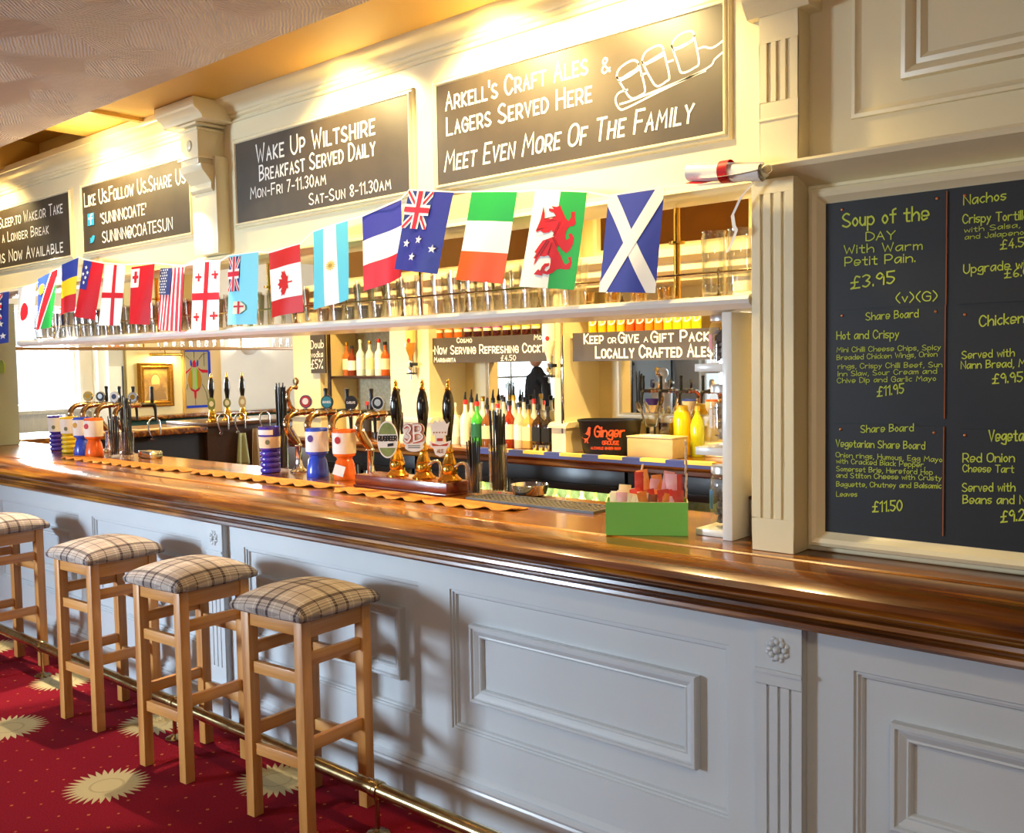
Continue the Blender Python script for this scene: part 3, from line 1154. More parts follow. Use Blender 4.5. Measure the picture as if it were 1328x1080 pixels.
sign_board('sign_board', xs[5], xs[6], ZS0, ZS1, [
    ("Arkell's Craft Ales", (578.5, 143), (762, 95), 22, SM), ('&', (781, 96), (791, 92), 19, dict(w=0.13)),
    ('Lagers Served Here', (579.8, 175.4), (767, 131), 22, SM),
    ('Meet Even More Of The Family', (577, 222), (897, 158), 24, dict(small=True, w=0.12, slant=0.18))],
    'large sign board with a chalk drawing of three tasting glasses on a paddle', tasting_paddle)
sign_board('sign_board', xs[3], xs[4], ZS0, ZS1, [
    ('Wake Up Wiltshire', (333, 210.5), (486, 173.2), 22, SM), ('Breakfast Served Daily', (337, 234.4), (486.4, 200.5), 19, SM),
    ('Mon-Fri 7-11.30am', (325.2, 257.7), (422.8, 238.5), 14, SM), ('Sat-Sun 8-11.30am', (401.4, 265.4), (507, 244.5), 14, SM)],
    'sign board about breakfast served daily, between bracketed pier and largest sign')


def small_poly(mb, pts, Y, mi=0, lift=0.004):
    q = [at(a, b, Y=Y) for a, b in pts]
    tri = tessellate_polygon([[Vector((p.x, p.z, 0)) for p in q]])
    mb.add([(p.x, Y - lift, p.z) for p in q], [tuple(t) for t in tri], mi)


like = sign_board('sign_board', xs[1], xs[2], ZS0, ZS1, [
    ('Like Us.Follow Us.Share Us', (110, 268.1), (240.6, 236.3), 17, dict(small=True, w=0.12)),
    ("'SUNINNCOATE'", (131, 290.2), (189.5, 277.4), 13, dict(w=0.13)), ('SUNINN@COATESUN', (133.3, 314.4), (224, 296.8), 13.5, dict(w=0.13))],
    'sign board with two small blue square and bird icons, left of the bracketed pier')
ic = MB()
small_poly(ic, [(114.2, 277.5), (122.8, 275.6), (123.0, 291.6), (114.4, 293.4)], YS, 0)
ic2 = MB()
small_poly(ic2, [(117.5, 308.5), (119.5, 308.7), (120.6, 306.0), (122.0, 305.0), (123.3, 305.8), (124.2, 305.2), (123.6, 307.0), (123.4, 310.0), (121.8, 313.8), (119.5, 315.2), (117.0, 315.2), (118.6, 313.6), (117.4, 312.2), (118.2, 311.6)], YS, 0)
wf = MB()
write(wf, 'f', (117.0, 290.8), (121.2, 290.0), 12, Y=YS, w=0.2, lift=0.006)
for nm, mb, m in (('square_icon', ic, mat('icon_blue', '#2f9fd0', 0.5)), ('bird_icon', ic2, mat('icon_light_blue', '#35b5e5', 0.5)), ('icon_letter', wf, CHALK)):
    mb.v = [(a - like.location.x, b - like.location.y, c - like.location.z) for a, b, c in mb.v]
    mb.build(nm, m, like, smooth=False)
sign_board('sign_board', xs[0] - 1.33, xs[0], ZS0, ZS1, [
    ('Sleep.to Wake.or Take', (-1, 296), (81.3, 275.3), 13, SM), ('a Longer Break', (3.4, 314.4), (63.2, 302.5), 12, SM),
    ('Rooms Now Available', (-19, 344.5), (82, 326.2), 14, SM)],
    'sign board about rooms now available, cut off by the left picture edge')

# ================================================================ framed menu board on the wall by the pilaster
YM = 2.60
bl, bt, bb = at(1071, 264.4, Y=YM).x, at(1071, 264.4, Y=YM).z, at(1069.8, 690, Y=YM).z
br_ = 0.36
mbd = empty('menu_board', ((bl + br_) / 2, YW, bb))
tag(mbd, 'large black menu board in a cream moulded frame, standing on the bar top', 'menu board')


def rel(mb, o):
    mb.v = [(a - o.location.x, b - o.location.y, c - o.location.z) for a, b, c in mb.v]
    return mb


rel(MB().box((bl, YM, bb), (br_, YW - 0.002, bt)), mbd).build('board', MENUBLACK, mbd, smooth=False)
fm = MB().ring(bl - 0.060, br_ + 0.060, TOP + 0.002, bt + 0.060, [(0, YW), (0, YW - 0.020), (0.004, YW - 0.024), (0.012, YW - 0.024), (0.016, YW - 0.040), (0.020, YW - 0.052), (0.030, YW - 0.058), (0.042, YW - 0.054), (0.050, YW - 0.044), (0.056, YW - 0.038), (0.0615, YW - 0.033)])
rel(fm, mbd).build('frame', CREAM, mbd, angle=25)
K = dict(w=0.13, gap=1.9)
cards = [
    ((1085, 265), (1226, 248), (1226, 395), [
        ('Soup of the', (1093.3, 294.4), (1204.4, 284.4), 17), ('DAY', (1123.3, 312), (1161, 310), 10.5), ('With Warm', (1095, 329), (1196, 323.3), 10.5), ('Petit Pain.', (1096, 345), (1186.7, 339.3), 11),
        ('\u00a33.95', (1104, 374.4), (1160, 366.7), 15), ('(v)(G)', (1162.2, 392), (1215.6, 389), 11)], 'black menu card about soup of the day, top of the left column'),
    ((1085, 402), (1226, 402), (1224, 543), [
        ('Share Board', (1123.3, 415), (1191, 411), 9.5), ('Hot and Crispy', (1085.5, 440), (1165.6, 437.8), 10), ('Mini Chilli Cheese Chips, Spicy', (1085.5, 456.7), (1220, 453.3), 6.2), ('Breaded Chicken Wings, Onion', (1085.5, 466.7), (1215.6, 462), 6.2),
        ('rings, Crispy Chilli Beef, Sun', (1087, 478), (1222, 475.7), 6.2), ('Inn Slaw, Sour Cream and', (1087, 487.7), (1215, 484), 6.2), ('Chive Dip and Garlic Mayo', (1086, 496.5), (1214, 493.5), 6.2), ('\u00a311.95', (1138, 514), (1172, 509.4), 12)],
        'black menu card for a hot share board, middle of the left column'),
    ((1083, 549), (1224, 552), (1222, 695), [
        ('Share Board', (1116.6, 560.6), (1184.7, 558.7), 9), ('Vegetarian Share Board', (1084.5, 579), (1199.7, 582.3), 9), ('Onion rings, Humous, Egg Mayo', (1084.5, 592.4), (1222, 599), 6.2), ('with Cracked Black Pepper,', (1085, 600.4), (1200, 605.7), 6.2),
        ('Somerset Brie, Hereford Hop', (1085, 610.5), (1209.8, 615.3), 6.2), ('and Stilton Cheese with Crusty', (1085, 618.9), (1221, 622.9), 6.2), ('Baguette, Chutney and Balsamic', (1085, 630.5), (1221, 633), 6.2), ('Leaves', (1085, 643.5), (1111.8, 643.7), 6.2), ('\u00a311.50', (1132, 663.5), (1169.6, 661.8), 13)],
        'black menu card for a vegetarian share board, bottom of the left column'),
    ((1243, 246), (1392, 236), (1392, 387), [
        ('Nachos', (1250, 265.6), (1304.4, 259), 12), ('Crispy Tortilla', (1249, 289.6), (1334, 284), 11), ('with Salsa,', (1251, 301.5), (1323, 294.6), 6.2), ('and Jalapenos', (1251.6, 310.5), (1334, 303.5), 6.2), ('\u00a34.50', (1297.8, 323.3), (1337, 318.3), 11.5),
        ('Upgrade with', (1250, 354.4), (1346, 346), 11), ('\u00a36.00', (1303, 360.5), (1345, 355.5), 11)], 'black menu card for nachos, top of the right column'),
    ((1243, 400), (1392, 393), (1392, 548), [
        ('Chicken', (1270.7, 423), (1328, 418), 13), ('Served with', (1247.8, 465), (1315.6, 461.5), 9.5), ('Nann Bread, M', (1246.6, 478), (1330, 475.2), 9.5), ('\u00a39.95', (1287.5, 497.3), (1326, 494.4), 12)],
        'black menu card for chicken with nann bread, middle of the right column'),
    ((1243, 556), (1392, 560), (1392, 712), [
        ('Vegeta', (1282.7, 572), (1327.5, 571), 14), ('Red Onion', (1249, 599), (1315.7, 598.5), 11), ('Cheese Tart', (1249, 611.5), (1314.8, 612.5), 9), ('Served with', (1248.3, 637), (1316.4, 636.5), 10.5), ('Beans and N', (1249, 652.6), (1330, 653), 10.5), ('\u00a39.2', (1298.4, 677), (1328, 674), 14)],
        'black menu card with a cheese tart, bottom of the right column'),
]
PIN = mat('copper_pin', '#a8643c', 0.35, 0.9)
EDGE = mat('raw_card_edge', '#a8603a', 0.8)
for tl, tr, brr, lines, lab in cards:
    yk = YM - 0.005
    x0, x1, z1, z0 = at(*tl, Y=yk).x, at(*brr, Y=yk).x, at(*tl, Y=yk).z, at(*brr, Y=yk).z
    o = empty('menu_card', ((x0 + x1) / 2, YM, z0))
    tag(o, lab, 'menu card', 'black menu cards pinned to the menu board')
    b = MB().box((x0, yk, z0), (x1, YM - 0.0006, z1))
    rel(b, o).build('card', MENUBLACK, o, smooth=False)
    rel(MB().box((x1, yk, z0), (x1 + 0.0022, YM - 0.0006, z1)), o).build('card_edge', EDGE, o, smooth=False)
    for px, pz in ((x0 + 0.016, z1 - 0.016), (x1 - 0.022, z1 - 0.016)):
        p = MB().lathe([(0.0, -0.003), (0.0035, -0.0022), (0.0045, 0.0)], 10, (px, yk, pz), axis='Y')
        rel(p, o).build('pin', PIN, o)
    for ln in lines:
        t = MB()
        write(t, *ln, Y=yk, lift=0.0012, **K)
        rel(t, o).build('lettering', LIME, o, smooth=False, fixn=False)
# ================================================================ bunting
YFL = 2.49
FC = {}


def fcol(h):
    if h not in FC:
        m = mat('flag_' + h.lstrip('#'), h, 0.5, bump=0.05, bscale=30, spec=0.25)
        FC[h] = m
    return FC[h]


def circ(cx, cy, rx, ry, n=18):
    return [(cx + rx * math.cos(2 * PI * i / n), cy + ry * math.sin(2 * PI * i / n)) for i in range(n)]


def star(cx, cy, r, k=0.42, n=5, asp=1.0, rot=0.0):
    return [(cx + asp * (r if i % 2 == 0 else r * k) * math.sin(PI * i / n + rot), cy - (r if i % 2 == 0 else r * k) * math.cos(PI * i / n + rot)) for i in range(2 * n)]


def rc(a, b, c, d):
    return [(a, b), (c, b), (c, d), (a, d)]


def band(p, q, w):
    """straight stripe from p to q of half width w"""
    dx, dy = q[0] - p[0], q[1] - p[1]
    L = math.hypot(dx, dy)
    nx, ny = -dy / L * w, dx / L * w
    return [(p[0] + nx, p[1] + ny), (q[0] + nx, q[1] + ny), (q[0] - nx, q[1] - ny), (p[0] - nx, p[1] - ny)]


def jack(u0, v0, u1, v1):
    """crossed banner in a corner rectangle"""
    def f(pts):
        return [(u0 + (u1 - u0) * min(1, max(0, a)), v0 + (v1 - v0) * min(1, max(0, b))) for a, b in pts]
    W_, R_, B_ = '#f4f2ee', '#d8233a', '#24357f'
    o = [(B_, f(rc(0, 0, 1, 1)))]
    for w, c in ((0.13, W_), (0.05, R_)):
        o.append((c, f([(0, 0), (w, 0), (1, 1 - w), (1, 1), (1 - w, 1), (0, w)])))
        o.append((c, f([(1, 0), (1, w), (w, 1), (0, 1), (0, 1 - w), (1 - w, 0)])))
    o += [(W_, f(rc(0.34, 0, 0.66, 1))), (W_, f(rc(0, 0.36, 1, 0.64))), (R_, f(rc(0.41, 0, 0.59, 1))), (R_, f(rc(0, 0.43, 1, 0.57)))]
    return o


def cross(cx, cy, a, b, w, asp=1.0):
    return [rc(cx - w * asp, cy - b, cx + w * asp, cy + b), rc(cx - a, cy - w, cx + a, cy + w)]


RED, WHT, BLU, GRN = '#c3101f', '#f3f0ea', '#2a3f9e', '#1f9a3d'


def make_flag(label, tl, tr, br, bl, base, polys, amp=0.012, ph=0.0, dy=0.0):
    c = [at(*p, Y=YFL + dy) for p in (tl, tr, br, bl)]
    top = (c[0] + c[1]) / 2

    def P(u, v, lay):
        a = c[0].lerp(c[1], u)
        b = c[3].lerp(c[2], u)
        p = a.lerp(b, v)
        y = amp * (0.25 + 0.75 * v) * math.sin(2 * PI * (0.9 * u + 0.25 * v) + ph) - 0.010 * v
        return (p.x - top.x, p.y + y - lay * 0.0007 - top.y, p.z - top.z)
    cols = [base]
    out = MB()
    for lay, (col, pts) in enumerate([(base, rc(0, 0, 1, 1))] + polys):
        if col not in cols:
            cols.append(col)
        bm = bmesh.new()
        vs = [bm.verts.new((a, b, 0)) for a, b in pts]
        if len(pts) == 4:
            bm.faces.new(vs)
        else:
            for t in tessellate_polygon([[Vector((a, b, 0)) for a, b in pts]]):
                try:
                    bm.faces.new([vs[i] for i in t])
                except ValueError:
                    pass
        for ax, n in ((0, 7), (1, 8)):
            for k in range(1, n):
                g = bm.verts[:] + bm.edges[:] + bm.faces[:]
                co = [0, 0, 0]; no = [0, 0, 0]
                co[ax] = k / n; no[ax] = 1
                bmesh.ops.bisect_plane(bm, geom=g, plane_co=co, plane_no=no, dist=1e-6)
        bm.verts.index_update()
        out.add([P(v.co.x, v.co.y, lay) for v in bm.verts], [[v.index for v in f.verts] for f in bm.faces], cols.index(col))
        bm.free()
    o = out.build('flag', [fcol(h) for h in cols], smooth=True, angle=80, fixn=False, loc=top)
    return tag(o, label, 'flag', 'small national flags on the bunting')


_dr = [(695, 355), (708, 325), (722, 290), (730, 250), (737, 212), (747, 255), (748, 285), (785, 283), (812, 268), (800, 247), (770, 238), (772, 224), (800, 227), (784, 210), (815, 214), (835, 204), (842, 222), (852, 245), (866, 278), (880, 292),
       (894, 268), (893, 240), (915, 236), (914, 268), (920, 300), (906, 318), (886, 322), (872, 338), (862, 368), (866, 402), (884, 388), (878, 366), (895, 360), (909, 386), (902, 422), (886, 458), (866, 476), (842, 456), (826, 432), (817, 452), (836, 490), (850, 528), (862, 543),
       (884, 526), (874, 500), (890, 494), (897, 530), (886, 566), (860, 572), (836, 567), (812, 574), (796, 592), (768, 606), (742, 600), (738, 614), (694, 608), (720, 576), (730, 586), (738, 562), (754, 542), (778, 538), (777, 554), (758, 563), (750, 580), (763, 588), (778, 570), (784, 540), (786, 512),
       (772, 492), (752, 502), (728, 500), (690, 560), (702, 516), (688, 516), (706, 486), (693, 480), (720, 440), (742, 410), (772, 398), (802, 384), (800, 362), (788, 347), (775, 362), (745, 367), (722, 352), (702, 364)]


def _duv(p):
    v = (p[1] - 125) / 560
    return ((p[0] - (680 - 75 * v)) / (299 + 11 * v), v)


dragon = [_duv(p) for p in _dr]
dlines = [[_duv(p), _duv(q)] for p, q in (((770, 402), (702, 514)), ((778, 410), (728, 498)), ((792, 420), (772, 490)), ((748, 287), (812, 270)), ((836, 300), (800, 384)), ((800, 392), (822, 440)), ((705, 350), (745, 340)))]
leafh = [(0.50, 0.0), (0.42, 0.16), (0.30, 0.10), (0.34, 0.36), (0.20, 0.26), (0.16, 0.34), (0.02, 0.31), (0.08, 0.46), (0.02, 0.52), (0.28, 0.70), (0.25, 0.78), (0.47, 0.74), (0.47, 1.0)]
leaf = leafh + [(1 - a, b) for a, b in reversed(leafh[1:])]
leaf = [(0.26 + 0.50 * b, 0.52 - 0.40 * (a - 0.5)) for a, b in leaf]
usa = [('#f3f0ea', rc(0, 0, 1, 1))] + [('#c6283c', rc(i / 13, 0, (i + 1) / 13, 1)) for i in range(0, 13, 2)] + [('#25305f', rc(0, 0, 7 / 13, 0.43))]
usa += [('#f3f0ea', star(0.05 + 0.075 * i, 0.035 + 0.045 * j, 0.018, asp=1.7)) for i in range(7) for j in range(9) if (i + j) % 2 == 0]
FLAGS = [
    ('blue flag with stars at the left picture edge', (-24, 384), (12, 378), (12, 444), (-26, 451), BLU, jack(0.1, 0.02, 0.80, 0.52) + [(WHT, star(0.8, 0.62, 0.07, asp=1.4)), (WHT, star(0.62, 0.78, 0.07, asp=1.4)), (WHT, star(0.88, 0.86, 0.07, asp=1.4)), (WHT, star(0.3, 0.75, 0.09, asp=1.4))], 0.008, 0.0, -0.004),
    ('white flag with one red disc', (23, 374), (46, 369), (43, 441), (22, 442), WHT, [(RED, circ(0.47, 0.46, 0.25, 0.165))], 0.010, 1.0, 0.0),
    ('flag with a red diagonal stripe, blue corner and yellow sun', (48.6, 362), (74.5, 349), (67.8, 424), (51, 428), '#28459c', [(GRN, [(1, 0.12), (1, 1), (0.25, 1)]), (WHT, [(0.68, 0), (1, 0), (1, 0.16), (0.32, 1), (0.0, 1), (0.0, 0.88)]), (RED, [(0.74, 0), (1, 0), (1, 0.10), (0.26, 1), (0.03, 1), (0.03, 0.92)]), ('#f2c52e', star(0.26, 0.24, 0.11, 0.7, 12, 2.0))], 0.010, 2.0, 0.002),
    ('flag of three bands, blue over yellow over red, beside the blue-cornered red flag', (80, 343), (102, 334), (97.6, 403), (79, 409), '#2c3f9c', [('#f6cf22', rc(0, 0.34, 1, 0.67)), (RED, rc(0, 0.67, 1, 1))], 0.010, 0.4, -0.006),
    ('red flag with a dark blue corner of white stars', (108, 337), (134.5, 342), (123, 415), (98, 410), '#c3101f', [('#28358a', rc(0, 0, 0.45, 0.5))] + [(WHT, star(a, b, 0.04, asp=2.2)) for a, b in ((.2, .12), (.34, .2), (.1, .24), (.24, .38), (.3, .29))], 0.011, 1.3, 0.0),
    ('white flag with a thin plain red cross, without crosslets', (135.5, 343), (162, 344), (158, 422), (131, 422), WHT, [(RED, rc(0.49, 0, 0.63, 1)), (RED, rc(0, 0.455, 1, 0.545))], 0.008, 2.2, 0.004),
    ('red flag with a small red cross in a white corner', (170.5, 346.5), (201, 342), (195, 421), (168, 420), RED, [(WHT, rc(0.0, 0.04, 0.36, 0.36))] + [(RED, q) for q in cross(0.2, 0.185, 0.13, 0.10, 0.026, 2.2)], 0.008, 0.2, 0.0),
    ('flag of red and white stripes with a starry navy corner', (209, 348), (239.4, 346.5), (236, 430), (206, 426.7), RED, usa, 0.007, 1.0, 0.0),
    ('white flag with a red cross and four small crosslets', (250.7, 340), (285.7, 338.6), (285, 428), (249, 429), WHT, [(RED, rc(0.43, 0, 0.61, 1)), (RED, rc(0, 0.45, 1, 0.555))] + [(RED, q) for a, b in ((.22, .22), (.86, .19), (.22, .80), (.88, .79)) for q in cross(a, b, 0.12, 0.06, 0.018, 1.6)], 0.006, 0.0, 0.0),
    ('pale blue flag with a crossed corner and a small shield', (297, 332), (335, 327), (334, 420.6), (297, 421), '#7fd0e4', jack(0, 0.02, 0.42, 0.52) + [('#e9d9c0', [(0.28, 0.67), (0.52, 0.67), (0.66, 0.73), (0.66, 0.79), (0.5, 0.85), (0.28, 0.85)]), (RED, rc(0.30, 0.73, 0.62, 0.755)), (RED, rc(0.44, 0.67, 0.5, 0.85))], 0.008, 1.5, 0.0),
    ('red and white flag with a red maple leaf', (348.4, 328.4), (389, 316.7), (393.6, 404), (353.4, 412), '#c9160f', [(WHT, rc(0, 0.26, 1, 0.75)), ('#c9160f', leaf)], 0.010, 0.6, 0.0),
    ('flag with a pale blue, a white and a pale blue upright stripe', (405.8, 300.9), (450.5, 286), (455, 388), (411, 401.8), '#62c6dc', [(WHT, rc(0.325, 0, 0.675, 1)), ('#e0c65a', star(0.5, 0.50, 0.07, 0.6, 12, 2.0)), ('#b98d28', circ(0.5, 0.50, 0.05, 0.025))], 0.009, 2.4, 0.0),
    ('blue, white and red banded flag in the centre of the bunting', (469.7, 280.5), (519.9, 258.4), (525.6, 359), (477.6, 377.7), '#3a3aa0', [(WHT, rc(0, 0.335, 1, 0.665)), ('#d01c2a', rc(0, 0.665, 1, 1))], 0.012, 3.2, 0.010),
    ('navy flag with four white stars and a crossed corner', (530.7, 247), (588.6, 249.8), (568, 355.5), (511.5, 348.8), '#2b2f8f', jack(0.0, 0.0, 0.58, 0.47) + [(WHT, star(a, b, 0.055, asp=1.5)) for a, b in ((.20, .66), (.50, .60), (.84, .70), (.44, .82))], 0.010, 0.0, -0.012),
    ('green, white and orange banded flag', (611, 249), (670.6, 249), (653, 368), (593, 362.8), '#22a045', [(WHT, rc(0, 0.32, 1, 0.665)), ('#ee5408', rc(0, 0.665, 1, 1))], 0.009, 1.2, 0.0),
    ('white and green flag with a red dragon', (693.6, 247), (761, 249.4), (746.7, 376), (676.7, 371.8), WHT, [('#26a043', rc(0.52, 0, 1, 1)), ('#c0141a', dragon)] + [('#5e0a12', band(p, q, 0.006)) for p, q in dlines], 0.008, 2.0, 0.0),
    ('blue flag with a white diagonal cross, rightmost hanging flag of the bunting', (789, 254.4), (862, 244), (850.5, 380), (777.6, 378.8), '#38429f', [(WHT, band((0.03, 0.02), (0.97, 0.985), 0.085)), (WHT, band((0.96, 0.02), (0.05, 0.985), 0.085))], 0.008, 0.5, 0.0),
]
# keep the diagonal stripes of the last flag inside its outline
def _clip(pts):
    return [(min(1, max(0, a)), min(1, max(0, b))) for a, b in pts]
f17 = list(FLAGS[-1])
f17[6] = [(WHT, [(0, 0), (0.15, 0), (1, 0.90), (1, 1), (0.85, 1), (0, 0.10)]), (WHT, [(0.85, 0), (1, 0), (1, 0.10), (0.15, 1), (0, 1), (0, 0.90)])]
FLAGS[-1] = tuple(f17)
for f in FLAGS:
    make_flag(*f[:5], f[5], f[6], f[7], f[8], f[9])

# the tape the flags hang from
pts = [(-60, 392), (-24, 383), (12, 377), (46, 368), (74.5, 348), (102, 333), (108, 336), (134.5, 341), (162, 343), (201, 341), (239, 345), (250, 339.5), (286, 338), (297, 331.5), (335, 326.5), (348.4, 327.8), (389, 316), (405.8, 300.3),
       (450.5, 285.4), (469.7, 280), (519.9, 257.8), (530.7, 246.4), (560, 247.5), (588.6, 249.2), (611, 248.4), (670, 248.4), (693.6, 246.4), (761, 248.8), (789, 253.8), (862, 243.4), (905, 240), (950, 236), (985, 231)]
P = [at(*p, Y=YFL + 0.004) for p in pts]
mb = MB()
for i in range(len(P) - 1):
    for o in (0,):
        a, b = P[i], P[i + 1]
        z = Vector((0, 0, 0.0035))
        y = Vector((0, 0.0012, 0))
        mb.add([a - z, b - z, b + z, a + z, a - z + y, b - z + y, b + z + y, a + z + y], [(0, 1, 2, 3), (7, 6, 5, 4), (3, 2, 6, 7), (1, 0, 4, 5)])
tape = mb.build('bunting_tape', mat('white_tape', '#efece4', 0.5), smooth=False)
tag(tape, 'white tape carrying the flags along the bar fascia', 'bunting tape')

# rolled spare flags lying on the cap moulding beside the pilaster
cz = 2.162
roll = empty('rolled_flag', (-1.48, 2.53, 2.168))
tag(roll, 'rolled white flag with a red band, lying on the moulding beside the pilaster', 'flag')
A = at(890, 223, Y=2.45) - roll.location
B = at(985, 222, Y=2.45) - roll.location
n = 16
spir = MB()
steps = 46
for side, e in ((0, A), (1, B)):
    for i in range(steps):
        th = 2 * PI * 2.2 * i / (steps - 1)
        r = 0.010 + 0.020 * i / (steps - 1)
        spir.v.append((e.x, e.y + 0.012 + r * math.cos(th), e.z + r * math.sin(th)))
for i in range(steps - 1):
    spir.f.append((i, i + 1, steps + i + 1, steps + i)); spir.m.append(0)
spir.build('roll', fcol(WHT), roll, angle=80)
rb = MB()
f0, f1 = A.lerp(B, 0.47), A.lerp(B, 0.60)
rb.v += []
rb.lathe([(0.0312, 0.0), (0.0312, f1.x - f0.x)], 22, (f0.x, f0.y + 0.012, f0.z), axis='X')
rb.f = [f for f in rb.f if len(f) == 4]; rb.m = [0] * len(rb.f)
rb.build('red_band', fcol(RED), roll)
fl = MB()
for i in range(9):
    t = i / 8
    x = A.x + 0.005 + 0.15 * t
    fl.v += [(x, A.y - 0.022 + 0.004 * math.sin(7 * t), A.z - 0.036 - 0.008 * math.sin(PI * t)), (x + 0.01, A.y + 0.012, A.z - 0.030 + 0.004 * math.cos(6 * t))]
for i in range(8):
    fl.f.append((2 * i, 2 * i + 2, 2 * i + 3, 2 * i + 1)); fl.m.append(0)
fl.build('red_fold', fcol(RED), roll)
fw = MB()
for i in range(11):
    t = i / 10
    x = A.x + 0.05 + 0.20 * t
    fw.v += [(x, A.y - 0.026 + 0.003 * math.sin(9 * t), A.z - 0.028 - 0.006 * math.sin(PI * t)), (x, A.y + 0.014, A.z - 0.022)]
for i in range(10):
    fw.f.append((2 * i, 2 * i + 2, 2 * i + 3, 2 * i + 1)); fw.m.append(0)
fw.build('white_fold', fcol(WHT), roll)
tie = MB()
for k in range(3):
    q = []
    for i in range(17):
        th = 2 * PI * i / 16
        q.append((B.x + 0.018 + 0.016 * math.cos(th) + 0.004 * k, B.y + 0.004 - 0.006 * k, B.z + (0.016 - 0.002 * k) * math.sin(th)))
    tie.tube(q, 0.0014, 5)
tie.build('tie_loop', mat('clear_tie', '#d9c99a', 0.3), roll)
tail = MB()
T_ = [(986, 232), (976, 240), (962, 256), (951, 280), (953, 294), (956, 300), (950, 316), (944, 328)]
Q = [at(*p, Y=2.492 - 0.004 * (i % 3)) for i, p in enumerate(T_)]
for i, p in enumerate(Q):
    tail.v += [(p.x - 0.008, p.y, p.z), (p.x + 0.006, p.y - 0.006, p.z + 0.003)]
for i in range(len(Q) - 1):
    tail.f.append((2 * i, 2 * i + 1, 2 * i + 3, 2 * i + 2)); tail.m.append(0)
tl_ = tail.build('loose_tape_end', mat('white_tape', '#efece4', 0.5))
tag(tl_, 'loose twisted end of white tape hanging beside the pilaster', 'tape')

# ================================================================ glass shelf over the bar
SZ = 1.800
shelf = empty('glass_shelf', (-3.85, 2.70, SZ))
tag(shelf, 'long white shelf hanging over the bar, carrying rows of glasses', 'shelf')
XS0, XS1 = -6.36, -1.312
sp_ = [(2.53, SZ), (2.518, SZ - 0.004), (2.512, SZ - 0.014), (2.518, SZ - 0.026), (2.528, SZ - 0.032), (2.54, SZ - 0.040), (2.86, SZ - 0.040), (2.86, SZ)]
rel(MB().prism_x(sp_, XS0, XS1), shelf).build('shelf_board', WHITE, shelf, angle=30)
for x in (-6.1, -4.95, -3.9, -2.86, -1.66):
    r = MB()
    r.tube([(x, 2.70, SZ), (x, 2.70, 2.11)], 0.011, 12)
    r.lathe([(0.011, -0.006), (0.026, -0.004), (0.026, 0.004), (0.011, 0.006)], 14, (x, 2.70, SZ + 0.19))
    rel(r, shelf).build('hanging_rod', BRASS, shelf)
gr = MB()
gr.tube([(XS0 + 0.02, 2.556, SZ + 0.072), (XS1 - 0.01, 2.556, SZ + 0.072)], 0.0035, 8)
rel(gr, shelf).build('gallery_rail', OLDBRASS, shelf)
x = XS0 + 0.1
while x < XS1 - 0.05:
    g = MB().lathe([(0.008, 0.0), (0.008, 0.004), (0.004, 0.010), (0.003, 0.03), (0.006, 0.036), (0.003, 0.042), (0.003, 0.062), (0.0065, 0.072), (0.003, 0.082), (0.0, 0.086)], 8, (x, 2.556, SZ))
    rel(g, shelf).build('gallery_post', OLDBRASS, shelf)
    x += 0.345


def tumbler(r0, r1, h, base=0.008, n=16):
    return MB().lathe([(0.0, 0.0), (r0 * 0.92, 0.0), (r0, 0.004), (r0 + (r1 - r0) * 0.55, h * 0.5), (r1, h), (r1 - 0.003, h), (r0 - 0.003, base), (0.0, base)], n)


g0 = tumbler(0.031, 0.042, 0.162).build('pint_glass', PINT)
tag(g0, 'clear pint glass in the rows on the white shelf', 'glass', 'pint glasses on the shelf over the bar')
first = True
for row, y in enumerate((2.630, 2.745)):
    x = XS0 + 0.09 + 0.03 * row
    while x < -2.02:
        if not (row == 1 and min(abs(x - q) for q in (-6.1, -4.95, -3.9, -2.86)) < 0.056 and abs(y - 2.70) < 0.06):
            o = g0 if first else g0.copy()
            if not first:
                C.objects.link(o)
            first = False
            o.location = (x + random.uniform(-0.002, 0.002), y, SZ + 0.0005)
            o.rotation_euler = (0, 0, random.uniform(0, 6))
        x += 0.090
# tall ribbed glasses at the right-hand end
tb = MB()
nn = 20
prf = [(0.0, 0.0), (0.033, 0.0), (0.036, 0.006), (0.037, 0.06), (0.039, 0.185), (0.036, 0.196), (0.038, 0.206), (0.035, 0.206), (0.034, 0.02), (0.0, 0.014)]
tb.lathe(prf, nn)
t0 = tb.build('tall_glass', TUBGLASS)
for i, (px, lab) in enumerate(((926, 'tall clear glass jar on the shelf end, furthest from the pilaster'), (954, 'tall clear glass jar on the shelf end, middle of three'), (976, 'tall clear glass jar on the shelf end, half hidden by the pilaster'))):
    o = t0 if i == 0 else t0.copy()
    if i:
        C.objects.link(o)
    o.location = (at(926, 375, Y=2.66).x + 0.088 * i, 2.66, SZ + 0.0005)
    tag(o, lab, 'glass', 'tall glass jars at the end of the shelf')
s0 = MB().lathe([(0.0, 0.0), (0.015, 0.0), (0.017, 0.004), (0.020, 0.045), (0.018, 0.045), (0.015, 0.012), (0.0, 0.010)], 12).build('shot_glass', glass('amber_glass', (1.0, 0.88, 0.55)))
tag(s0, 'small amber shot glass near the right end of the shelf', 'glass', 'shot glasses at the end of the shelf')
for i in range(7):
    o = s0 if i == 0 else s0.copy()
    if i:
        C.objects.link(o)
    o.location = (-1.94 + 0.052 * i, 2.60 + 0.05 * (i % 2), SZ + 0.0005)
# ================================================================ things on the bar top
def thing(name, loc, label, cat, group=None, rz=0.0):
    return tag(empty(name, loc, rz), label, cat, group)


